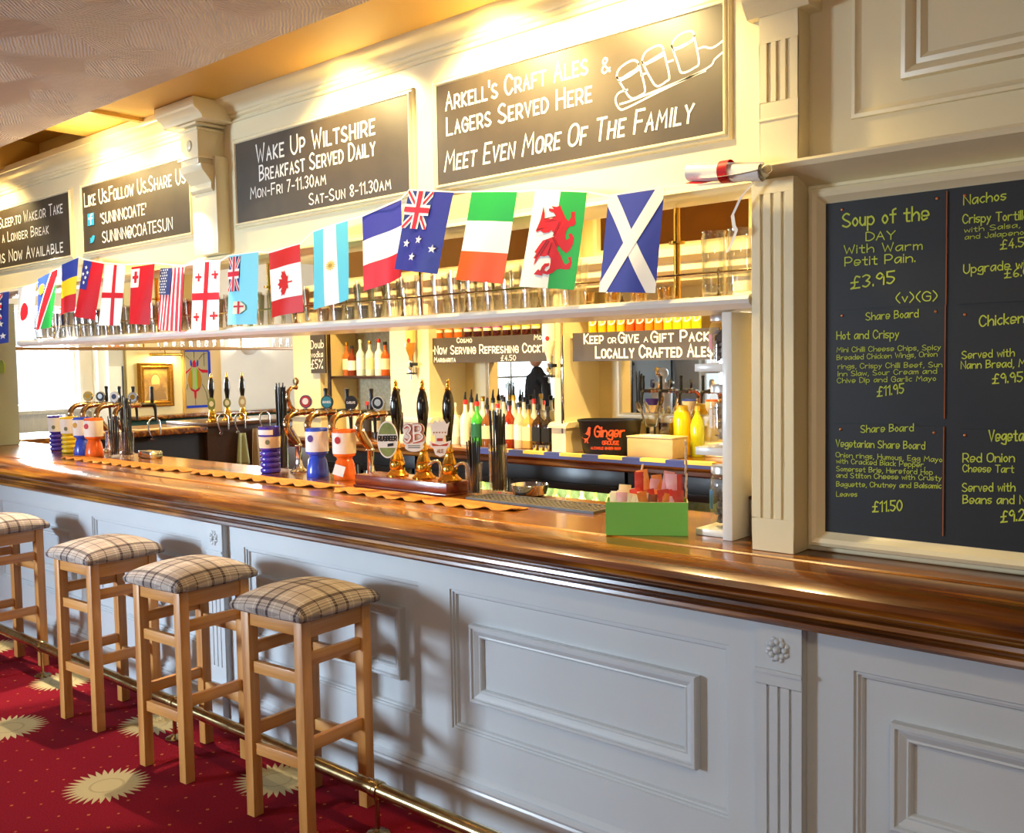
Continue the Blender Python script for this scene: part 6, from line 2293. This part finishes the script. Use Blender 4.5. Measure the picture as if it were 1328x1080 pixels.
farlabs = ['far hand pump in front of the stained glass panel', 'far hand pump with a green clip, middle of the far three', 'far hand pump nearest the white wall, rightmost of the far three']
for i, (x, y) in enumerate(((-8.10, 4.93), (-8.17, 5.14), (-8.25, 5.36))):
    o = hand_pump(x, y, 1.0955, 1.08, spout=False)
    tag(o, farlabs[i], 'hand pump', 'hand pumps at the far counter')
    c = empty('pump_clip', (0.06, -0.03, 0.14), 1.1)
    c.parent = o
    m = MB()
    disc(m, -0.01, 0.03, 0.036, 0.062 if i != 1 else 0.045, 0.0, 0.006)
    m.build('clip_plate', (CLIPG, mat('clip_olive', '#8a8f5a', 0.4), mat('clip_buff', '#c9b48c', 0.4))[i], c)
    m = MB()
    disc(m, -0.01, 0.032, 0.020, 0.026, -0.0015, 0.0)
    m.build('clip_mark', CLIPW, c)

# chrome swan neck water taps
sw_labs = ['chrome swan neck spout left of the dark cabinet', 'chrome swan neck spout below the middle far hand pump', 'chrome swan neck spout below the right far hand pump', 'chrome swan neck spout beside the hanging cloths']
for i, (px, X_) in enumerate(((203, -7.88), (292, -7.892), (314, -7.892), (346, -7.892))):
    p = at(px, 560, X=X_)
    o = thing('swan_spout', (X_, p.y, 0.93), sw_labs[i], 'spout', 'chrome swan neck spouts')
    MB().tube([(-0.075, 0.0, 0.06), (-0.03, -0.02, 0.08), (0.0, -0.06, 0.10), (0.0, -0.075, 0.16), (0.0, -0.07, 0.215), (0.0, -0.04, 0.245), (0.0, 0.0, 0.245), (0.0, 0.03, 0.22), (0.0, 0.035, 0.17), (0.0, 0.036, 0.10)], 0.0075, 10).build('spout', CHROME, o)
    MB().lathe([(0.0, 0.0 if i else -0.053), (0.018, 0.0 if i else -0.053), (0.018, 0.012), (0.010, 0.02), (0.0, 0.02)], 12, (-0.085, 0.0, 0.06), axis='X').build('mount', CHROME, o)

# cloths hung on the cabinet
for i, (px0, px1, y0, y1, lab, h) in enumerate(((306, 322, 562, 602, 'greenish cloth hanging on the dark cabinet, left one', '#8e8f6a'), (324, 338, 556, 606, 'brownish cloth hanging on the dark cabinet, right one', '#8a7358'))):
    a, b = at(px0, y0, X=-7.94), at(px1, y0, X=-7.94)
    zt, zb = a.z, at(px0, y1, X=-7.94).z
    m = MB()
    for j in range(9):
        for k in range(9):
            u, v = k / 8, j / 8
            w = 0.55 + 0.45 * v
            yy = (a.y + b.y) / 2 + (u - 0.5) * (b.y - a.y) * w
            m.v.append((-7.945 + 0.02 * math.sin(9 * u + 2 * i) * (0.3 + v), yy, zt + (zb - zt) * v - 0.02 * math.sin(PI * u) * v))
    for j in range(8):
        for k in range(8):
            q = j * 9 + k
            m.f.append((q, q + 1, q + 10, q + 9)); m.m.append(0)
    o = m.build('bar_cloth', mat('cloth_' + h[1:], h, 0.95), angle=80)
    tag(o, lab, 'cloth', 'cloths on the dark cabinet')
    md = o.modifiers.new('thickness', 'SOLIDIFY')
    md.thickness = 0.004

# side shelf of glasses over the side counter
ss = thing('side_glass_shelf', (-8.15, 4.7, 1.78), 'brown edged glass shelf over the side counter', 'shelf')
fpart(MB().box((-8.30, 3.12, 1.772), (-8.0, 6.40, 1.795)), 'shelf_board', mat('tan_shelf', '#a5783c', 0.4), ss, bevel=0.003)
for y in (3.3, 4.3, 5.3, 6.2):
    fpart(MB().tube([(-8.15, y, 1.795), (-8.15, y, 2.879)], 0.010, 10), 'hanging_rod', BRASS, ss)
gs = MB().lathe([(0.0, 0.0), (0.030, 0.0), (0.033, 0.004), (0.036, 0.085), (0.033, 0.085), (0.030, 0.008), (0.0, 0.008)], 12).build('short_glass', PINT)
y, k = 3.2, 0
while y < 6.35:
    if min(abs(y - q) for q in (3.3, 4.3, 5.3, 6.2)) > 0.052:
        o = gs if k == 0 else gs.copy()
        if k:
            C.objects.link(o)
        o.location = (-8.07, y, 1.7955)
        tag(o, 'short clear glass in the row on the side shelf', 'glass', 'short glasses on the side shelf')
        k += 1
    y += 0.082

# far wall dressing
struct('trim_7', MB().box((XW + 0.001, 3.0, 0.0), (XW + 0.03, 4.66, 1.17)).box((XW + 0.001, 3.0, 1.17), (XW + 0.06, 4.66, 1.205)), mat('grey_boarding', '#b4b0a4', 0.6, noise=0.15, nscale=10, stretch=(1, 14, 1)), smooth=False)
struct('trim_8', MB().box((XW + 0.001, 4.70, 0.0), (XW + 0.12, 4.82, 2.88)), WHITE, bevel=0.004)
struct('trim_9', MB().box((XW + 0.001, 4.84, 0.0), (XW + 0.02, 5.04, 2.88)), mat('grey_wall', '#c3c1b4', 0.7), smooth=False)
struct('trim_10', MB().box((XW + 0.001, 5.05, 0.0), (XW + 0.05, 5.70, 2.88)), YELLOWWALL, smooth=False)
struct('trim_11', MB().box((XW + 0.001, 5.70, 0.0), (XW + 0.07, 6.18, 2.88)), mat('ochre_gloss', '#c9a45c', 0.4, coat=0.3), bevel=0.004)
nb = thing('notice_board', (XW + 0.02, 4.93, 1.30), 'white notice on the grey far wall beside the portrait wall', 'notice')
fpart(MB().box((XW + 0.0205, 4.86, 1.30), (XW + 0.035, 5.00, 1.635)), 'notice_paper', PLASTER, nb, smooth=False)
fpart(MB().box((XW + 0.0205, 5.0, 1.30), (XW + 0.04, 5.018, 1.635)), 'notice_edge', BLACKPL, nb, smooth=False)
ob = MB().box((XW + 0.0205, 4.85, 1.835), (XW + 0.05, 5.03, 1.90))
tag(ob.build('orange_sign', mat('orange_board', '#e98a2c', 0.5), smooth=False), 'small orange board high on the grey far wall', 'sign')


def ring_x(mb, y0, y1, z0, z1, prof, mi=0, fill=None):
    """frame facing +X; prof = [(inset, x)]"""
    k = len(mb.v)
    for d, x in prof:
        mb.v += [(x, y0 + d, z0 + d), (x, y1 - d, z0 + d), (x, y1 - d, z1 - d), (x, y0 + d, z1 - d)]
    for j in range(len(prof) - 1):
        for i in range(4):
            a, b = k + 4 * j + i, k + 4 * j + (i + 1) % 4
            mb.f.append((a, b, b + 4, a + 4)); mb.m.append(mi)
    if fill is not None:
        e = k + 4 * (len(prof) - 1)
        mb.f.append((e, e + 1, e + 2, e + 3)); mb.m.append(fill)
    return mb


def flat_x(pts, x, d=0.0015):
    """flat shape on a plane of constant X, pts in (Y, Z)"""
    m = MB()
    tri = tessellate_polygon([[Vector((a, b, 0)) for a, b in pts]])
    m.add([(x, a, b) for a, b in pts], [tuple(t) for t in tri])
    return m


# portrait in a gilt frame with its picture lamp
XP = XW + 0.05
pic = thing('framed_portrait', (XP, 5.367, 1.195), 'gilt framed golden brown portrait under a brass picture lamp', 'picture')
GILT = mat('gilt_frame', '#b5812c', 0.3, 0.75, noise=0.3, nscale=40)
fpart(ring_x(MB(), 5.165, 5.565, 1.185, 1.665, [(0, XP + 0.0005), (0, XP + 0.045), (0.012, XP + 0.055), (0.03, XP + 0.045), (0.045, XP + 0.05), (0.058, XP + 0.03), (0.066, XP + 0.025)]), 'frame', GILT, pic, angle=25)
fpart(MB().box((XP + 0.001, 5.228, 1.248), (XP + 0.025, 5.502, 1.602)), 'canvas', mat('canvas_gold', '#c99c3c', 0.6, col2='#8a6420', nscale=9), pic, smooth=False)
cy, cz = 5.36, 1.46
fpart(flat_x([(cy + 0.058 * math.cos(2 * PI * i / 20), cz + 0.012 + 0.08 * math.sin(2 * PI * i / 20)) for i in range(20)], XP + 0.0258), 'painted_hair', mat('painted_coat', '#8f6a26', 0.6), pic, smooth=False)
fpart(flat_x([(cy - 0.04, cz - 0.03), (cy + 0.04, cz - 0.03), (cy + 0.035, cz - 0.07), (cy, cz - 0.10), (cy - 0.035, cz - 0.07)], XP + 0.0274), 'painted_beard', mat('painted_beard', '#a87c30', 0.6), pic, smooth=False)
fpart(flat_x([(5.24, 1.26), (5.26, 1.33), (5.31, 1.37), (5.34, 1.385), (5.39, 1.385), (5.42, 1.36), (5.47, 1.33), (5.49, 1.26)], XP + 0.0262), 'painted_shoulders', mat('painted_coat', '#8f6a26', 0.6), pic, smooth=False)
fpart(flat_x([(cy + 0.05 * math.cos(2 * PI * i / 20), cz + 0.075 * math.sin(2 * PI * i / 20)) for i in range(20)], XP + 0.0268), 'painted_head', mat('painted_face', '#dcb765', 0.6), pic, smooth=False)
lamp = thing('picture_lamp', (XP, 5.44, 1.755), 'slim brass picture lamp above the gilt portrait', 'lamp')
fpart(MB().tube([(XP + 0.11, 5.26, 1.755), (XP + 0.11, 5.63, 1.755)], 0.016, 12), 'lamp_bar', BRASS, lamp)
fpart(MB().tube([(XP + 0.001, 5.44, 1.80), (XP + 0.06, 5.44, 1.82), (XP + 0.10, 5.44, 1.80), (XP + 0.11, 5.44, 1.765)], 0.006, 8), 'lamp_arm', BRASS, lamp)
area('picture_lamp_light', (XP + 0.105, 5.445, 1.735), (XP + 0.02, 5.42, 1.45), 0.30, 0.02, 5, WARM)

# stained glass panel in the ochre pier
XG = XW + 0.07
sg = thing('stained_glass_panel', (XG, 5.87, 1.155), 'stained glass panel with a red tulip and blue border', 'stained glass')
fpart(MB().box((XG + 0.0005, 5.72, 1.15), (XG + 0.012, 6.04, 1.815)), 'glass_field', mat('opal_glass', '#a89a76', 0.7, spec=0.15), sg, smooth=False)
SGB, SGR, SGY, SGG, SGK = (mat('glass_blue', '#1d3bb0', 0.7, spec=0.15), mat('glass_red', '#b0122a', 0.7, spec=0.15), mat('glass_amber', '#a4741c', 0.7, spec=0.15), mat('glass_green', '#7ab850', 0.7, spec=0.15), mat('lead_came', '#2b2a26', 0.6))
xg = XG + 0.0135
bl_ = MB().box((xg - 0.001, 5.72, 1.785), (xg, 6.02, 1.815)).box((xg - 0.001, 6.005, 1.50), (xg, 6.035, 1.785)).box((xg - 0.001, 5.72, 1.15), (xg, 5.99, 1.178))
fpart(bl_, 'blue_border', SGB, sg, smooth=False)
c0 = 5.832
fpart(flat_x([(c0, 1.70), (c0 + 0.022, 1.66), (c0 + 0.02, 1.61), (c0 - 0.02, 1.61), (c0 - 0.022, 1.66)], xg), 'tulip', SGR, sg, smooth=False)
fpart(flat_x([(5.722, 1.56), (5.78, 1.60), (5.80, 1.61), (5.78, 1.585), (5.722, 1.535)], xg), 'red_leaf', SGR, sg, smooth=False)
fpart(flat_x([(5.87, 1.61), (5.91, 1.585), (6.0, 1.575), (6.0, 1.545), (5.93, 1.545), (5.89, 1.575)], xg), 'red_leaf', SGR, sg, smooth=False)
for s in (-1, 1):
    fpart(flat_x([(c0 + s * 0.026, 1.61), (c0 + s * 0.05, 1.63), (c0 + s * 0.052, 1.68), (c0 + s * 0.04, 1.70), (c0 + s * 0.028, 1.66)], xg), 'blue_petal', SGB, sg, smooth=False)
    fpart(flat_x([(c0 + s * 0.03, 1.60), (c0 + s * 0.07, 1.55), (c0 + s * 0.088, 1.47), (c0 + s * 0.075, 1.39), (c0 + s * 0.035, 1.355), (c0 + s * 0.03, 1.42)], xg), 'amber_leaf', SGY, sg, smooth=False)
    fpart(MB().box((xg - 0.001, c0 + s * 0.020 - 0.008, 1.36), (xg, c0 + s * 0.020 + 0.008, 1.60)), 'green_stem', SGG, sg, smooth=False)
fpart(flat_x([(c0 - 0.07, 1.385), (c0, 1.35), (c0 + 0.07, 1.385), (c0 + 0.05, 1.35), (c0 + 0.015, 1.33), (c0 + 0.012, 1.27), (c0, 1.235), (c0 - 0.012, 1.27), (c0 - 0.015, 1.33), (c0 - 0.05, 1.35)], xg), 'red_base', SGR, sg, smooth=False)
ld = MB()
for q in ([(c0, 1.71), (c0, 1.785)], [(c0, 1.235), (c0, 1.18)], [(c0 + 0.06, 1.70), (c0 + 0.10, 1.75), (5.995, 1.77)], [(c0 - 0.06, 1.70), (5.73, 1.74)], [(c0 + 0.09, 1.42), (5.97, 1.32), (5.99, 1.22)], [(c0 - 0.09, 1.42), (5.725, 1.36)], [(5.955, 1.78), (5.955, 1.62)]):
    ld.tube([(xg, a, b) for a, b in q], 0.0025, 6)
fpart(ld, 'lead_lines', SGK, sg)

# wooden wall ledge with green padding below, wall light
lg = thing('wall_ledge', (XW, 6.0, 1.05), 'orange brown wooden ledge along the far wall under the portrait', 'ledge')
fpart(MB().box((XW + 0.0705, 5.02, 1.055), (XW + 0.30, 7.9, 1.095)), 'ledge_board', BARWOOD, lg, bevel=0.012, seg=3)
pd = thing('padded_bench_back', (XW, 6.2, 0.5), 'dark green padded bench back below the wooden ledge', 'bench')
fpart(MB().box((XW + 0.0705, 5.02, 0.45), (XW + 0.16, 7.9, 1.05)), 'padding', mat('green_leather', '#2e5a44', 0.4), pd, bevel=0.02, seg=3)
wl = thing('wall_light', (XW, 6.60, 1.75), 'white half bowl uplighter on the white far wall', 'wall light')
fpart(MB().lathe([(0.0, 0.0), (0.05, 0.006), (0.095, 0.04), (0.115, 0.085), (0.109, 0.085), (0.09, 0.045), (0.045, 0.012), (0.0, 0.008)], 20, (XW + 0.003, 6.60, 1.745), a0=-PI / 2, a1=PI / 2), 'bowl', PLASTER, wl)
l_ = bpy.data.lights.new('wall_light_bulb', 'POINT')
l_.energy = 12
l_.color = (1, 0.85, 0.65)
l_.shadow_soft_size = 0.04
lo_ = bpy.data.objects.new('wall_light_bulb', l_)
C.objects.link(lo_)
lo_.location = (XW + 0.07, 6.60, 1.87)

# chairs and a small table by the far window
CH = mat('dark_chair_wood', '#2d211c', 0.4)
def chair(x, y, rz, label):
    o = thing('dining_chair', (x, y, 0), label, 'chair', 'dark chairs by the far window', rz)
    MB().box((-0.21, -0.21, 0.43), (0.21, 0.21, 0.47)).build('seat', CH, o, bevel=0.01)
    for sx in (-1, 1):
        MB().box((sx * 0.20, -0.20, 0), (sx * 0.165, -0.165, 0.43)).build('leg', CH, o, bevel=0.003)
        MB().box((sx * 0.20, 0.20, 0), (sx * 0.165, 0.165, 0.43)).build('leg', CH, o, bevel=0.003)
        MB().box((sx * 0.20, 0.205, 0.47), (sx * 0.165, 0.175, 1.02)).build('back_post', CH, o, bevel=0.003)
    for z in (0.62, 0.78, 0.93):
        MB().box((-0.165, 0.180, z), (0.165, 0.20, z + 0.06)).build('back_rail', CH, o, bevel=0.003)
    return o


chair(-9.0, 3.52, 0.6, 'dark ladder-back chair at the far window, nearer the grey pier')
chair(-9.55, 3.62, 0.2, 'dark ladder-back chair close under the far window')
tbl = thing('small_table', (-9.35, 4.28, 0), 'small table with a white top by the far window', 'table')
MB().lathe([(0.0, 0.90), (0.30, 0.90), (0.31, 0.91), (0.31, 0.93), (0.30, 0.94), (0.0, 0.94)], 28).build('table_top', PLASTER, tbl)
MB().lathe([(0.0, 0.0), (0.20, 0.0), (0.21, 0.02), (0.04, 0.06), (0.035, 0.90), (0.0, 0.90)], 20).build('pedestal', CH, tbl)
# ================================================================ lamp fittings over the servery
LAMP = mat('lit_lamp_disc', '#fff2d0', 0.5, emit='#ffdf9c', estr=14.0)
for i, x in enumerate((-5.5, -4.3, -3.1, -2.0)):
    o = thing('ceiling_downlight', (x, 3.60, 2.88), 'round ceiling downlight over the servery', 'downlight', 'downlights over the servery')
    MB().lathe([(0.075, 0.0), (0.078, -0.006), (0.066, -0.010), (0.064, -0.002)], 24).build('trim_ring', CHROME, o)
    MB().lathe([(0.0, -0.003), (0.063, -0.003)], 24).build('lamp_disc', LAMP, o)

# ================================================================ what the bay mirrors show of the room opposite
nw = thing('newel_post', (-7.0, -1.6, 0), 'white stair newel post with a ball top, seen in the right bay mirror', 'post')
MB().box((-0.10, -0.10, 0.0), (0.10, 0.10, 1.28)).box((-0.12, -0.12, 1.28), (0.12, 0.12, 1.31)).build('post', WHITE, nw, bevel=0.006)
MB().lathe([(0.05, 1.31), (0.045, 1.335), (0.07, 1.37), (0.085, 1.41), (0.082, 1.45), (0.06, 1.485), (0.03, 1.497), (0.0, 1.50)], 24).build('ball', WHITE, nw)
fm_ = thing('fruit_machine', (-8.75, -3.1, 0), 'dark gaming cabinet with coloured panels, seen in the right bay mirror', 'gaming machine')
MB().box((-0.35, -0.30, 0.0), (0.35, 0.28, 1.85)).build('cabinet', BLACKPL, fm_, bevel=0.01)
for i, (z0, z1, h) in enumerate(((0.95, 1.15, '#3c4a52'), (1.18, 1.42, '#5e3038'), (1.45, 1.62, '#2f6a3c'), (1.64, 1.80, '#8a2a30'))):
    MB().box((-0.30, 0.281, z0), (0.30, 0.295, z1)).build('display_panel', mat('panel_%d' % i, h, 0.3, col2='#7a6a48', nscale=14), fm_, smooth=False)
sp3 = thing('panelled_screen', (-8.0, -2.9, 0), 'pale blue screen panel with a dark frame, seen in the right bay mirror', 'screen')
MB().box((-0.34, -0.02, 0.0), (0.34, 0.02, 1.95)).build('screen_panel', mat('pale_blue_panel', '#bcd0de', 0.5), sp3, bevel=0.004)
for xa in (-0.37, 0.34):
    MB().box((xa, -0.03, 0.0), (xa + 0.03, 0.03, 1.98)).build('frame_post', BLACKPL, sp3, bevel=0.003)

# person standing by the wall opposite, seen only in the middle bay mirror
def skin_body(name, verts, edges, radii, m, parent, root=0, sub=2):
    me = bpy.data.meshes.new(name)
    me.from_pydata(verts, edges, [])
    o = bpy.data.objects.new(name, me)
    C.objects.link(o)
    md = o.modifiers.new('skin', 'SKIN')
    md.use_smooth_shade = True
    for i, r in enumerate(radii):
        rr = r if isinstance(r, tuple) else (r, r)
        me.skin_vertices[0].data[i].radius = rr
    me.skin_vertices[0].data[root].use_root = True
    sb = o.modifiers.new('smooth', 'SUBSURF')
    sb.levels = sb.render_levels = sub
    me.materials.append(m)
    o.parent = parent
    return o


pn = thing('person', (-7.12, 0.85, 0), 'person in a dark shirt standing facing the bar, seen in the middle bay mirror', 'person', rz=0.35)
SKIN = mat('skin', '#c99a7c', 0.55)
DARKC = mat('dark_shirt', '#24262c', 0.85, noise=0.2, nscale=20)
TROU = mat('dark_trousers', '#1d1f27', 0.85)
V = [(0, 0, 0.98), (0, 0.0, 1.12), (0, 0.005, 1.30), (0, 0.0, 1.43), (0, 0.0, 1.50), (0, 0.0, 1.56),
     (-0.17, 0.0, 1.42), (-0.23, 0.0, 1.16), (-0.22, 0.10, 0.93), (-0.21, 0.13, 0.85), (0.17, 0.0, 1.42), (0.23, 0.0, 1.16), (0.22, 0.10, 0.93), (0.21, 0.13, 0.85),
     (-0.09, 0, 0.92), (-0.10, 0.01, 0.50), (-0.11, -0.02, 0.09), (-0.11, 0.11, 0.045), (0.09, 0, 0.92), (0.10, 0.01, 0.50), (0.11, -0.02, 0.09), (0.11, 0.11, 0.045)]
E_ = [(0, 1), (1, 2), (2, 3), (3, 4), (4, 5), (3, 6), (6, 7), (7, 8), (8, 9), (3, 10), (10, 11), (11, 12), (12, 13), (0, 14), (14, 15), (15, 16), (16, 17), (0, 18), (18, 19), (19, 20), (20, 21)]
Rr = [(0.16, 0.11), (0.145, 0.10), (0.165, 0.115), (0.12, 0.09), 0.058, 0.055, 0.062, 0.047, 0.038, 0.028, 0.062, 0.047, 0.038, 0.028, 0.085, 0.062, 0.042, 0.036, 0.085, 0.062, 0.042, 0.036]
skin_body('body', V, E_, Rr, DARKC, pn)
hd = MB().lathe([(0.0, -0.115), (0.035, -0.108), (0.058, -0.075), (0.072, -0.02), (0.077, 0.03), (0.072, 0.075), (0.048, 0.108), (0.0, 0.118)], 24, (0, 0.02, 1.665), sy=1.18)
for i, v in enumerate(hd.v):
    x, y, z = v
    if y > 0.07 and abs(x) < 0.016 and 1.62 < z < 1.67:
        hd.v[i] = (x, y + 0.018, z)
hd.lathe([(0.0, -0.02), (0.016, 0.0), (0.0, 0.02)], 8, (-0.077, 0.015, 1.665))
hd.lathe([(0.0, -0.02), (0.016, 0.0), (0.0, 0.02)], 8, (0.077, 0.015, 1.665))
hd.build('head', SKIN, pn, angle=80)
hr = MB().lathe([(0.080, -0.01), (0.083, 0.04), (0.078, 0.082), (0.052, 0.116), (0.0, 0.127)], 24, (0, 0.008, 1.668), sy=1.2, a0=0, a1=2 * PI)
hr.v = [(x, y - (0.02 if z < 1.70 else 0.0), z) for x, y, z in hr.v]
hr.build('hair', mat('brown_hair', '#33241b', 0.7), pn, angle=80)
for s in (-1, 1):
    f = MB()
    f.lathe([(0.0, -0.006), (0.009, 0.0), (0.0, 0.006)], 10, (s * 0.030, 0.104, 1.685))
    f.build('eye', BLACKPL, pn)
    vv = [(s * 0.21, 0.13, 0.85), (s * 0.207, 0.145, 0.80)]
    ee = [(0, 1)]
    rr = [0.028, (0.036, 0.018)]
    for k, (dx, L) in enumerate(((-0.030, 0.062), (-0.010, 0.075), (0.010, 0.072), (0.028, 0.055))):
        b0 = len(vv)
        vv += [(s * (0.207 + dx), 0.150, 0.765), (s * (0.207 + dx * 1.05), 0.158, 0.765 - L * 0.55), (s * (0.207 + dx), 0.170, 0.765 - L)]
        ee += [(1, b0), (b0, b0 + 1), (b0 + 1, b0 + 2)]
        rr += [0.010, 0.009, 0.007]
    b0 = len(vv)
    vv += [(s * 0.170, 0.165, 0.80), (s * 0.158, 0.182, 0.765)]
    ee += [(1, b0), (b0, b0 + 1)]
    rr += [0.011, 0.009]
    skin_body('hand', vv, ee, rr, SKIN, pn, 0, 1)
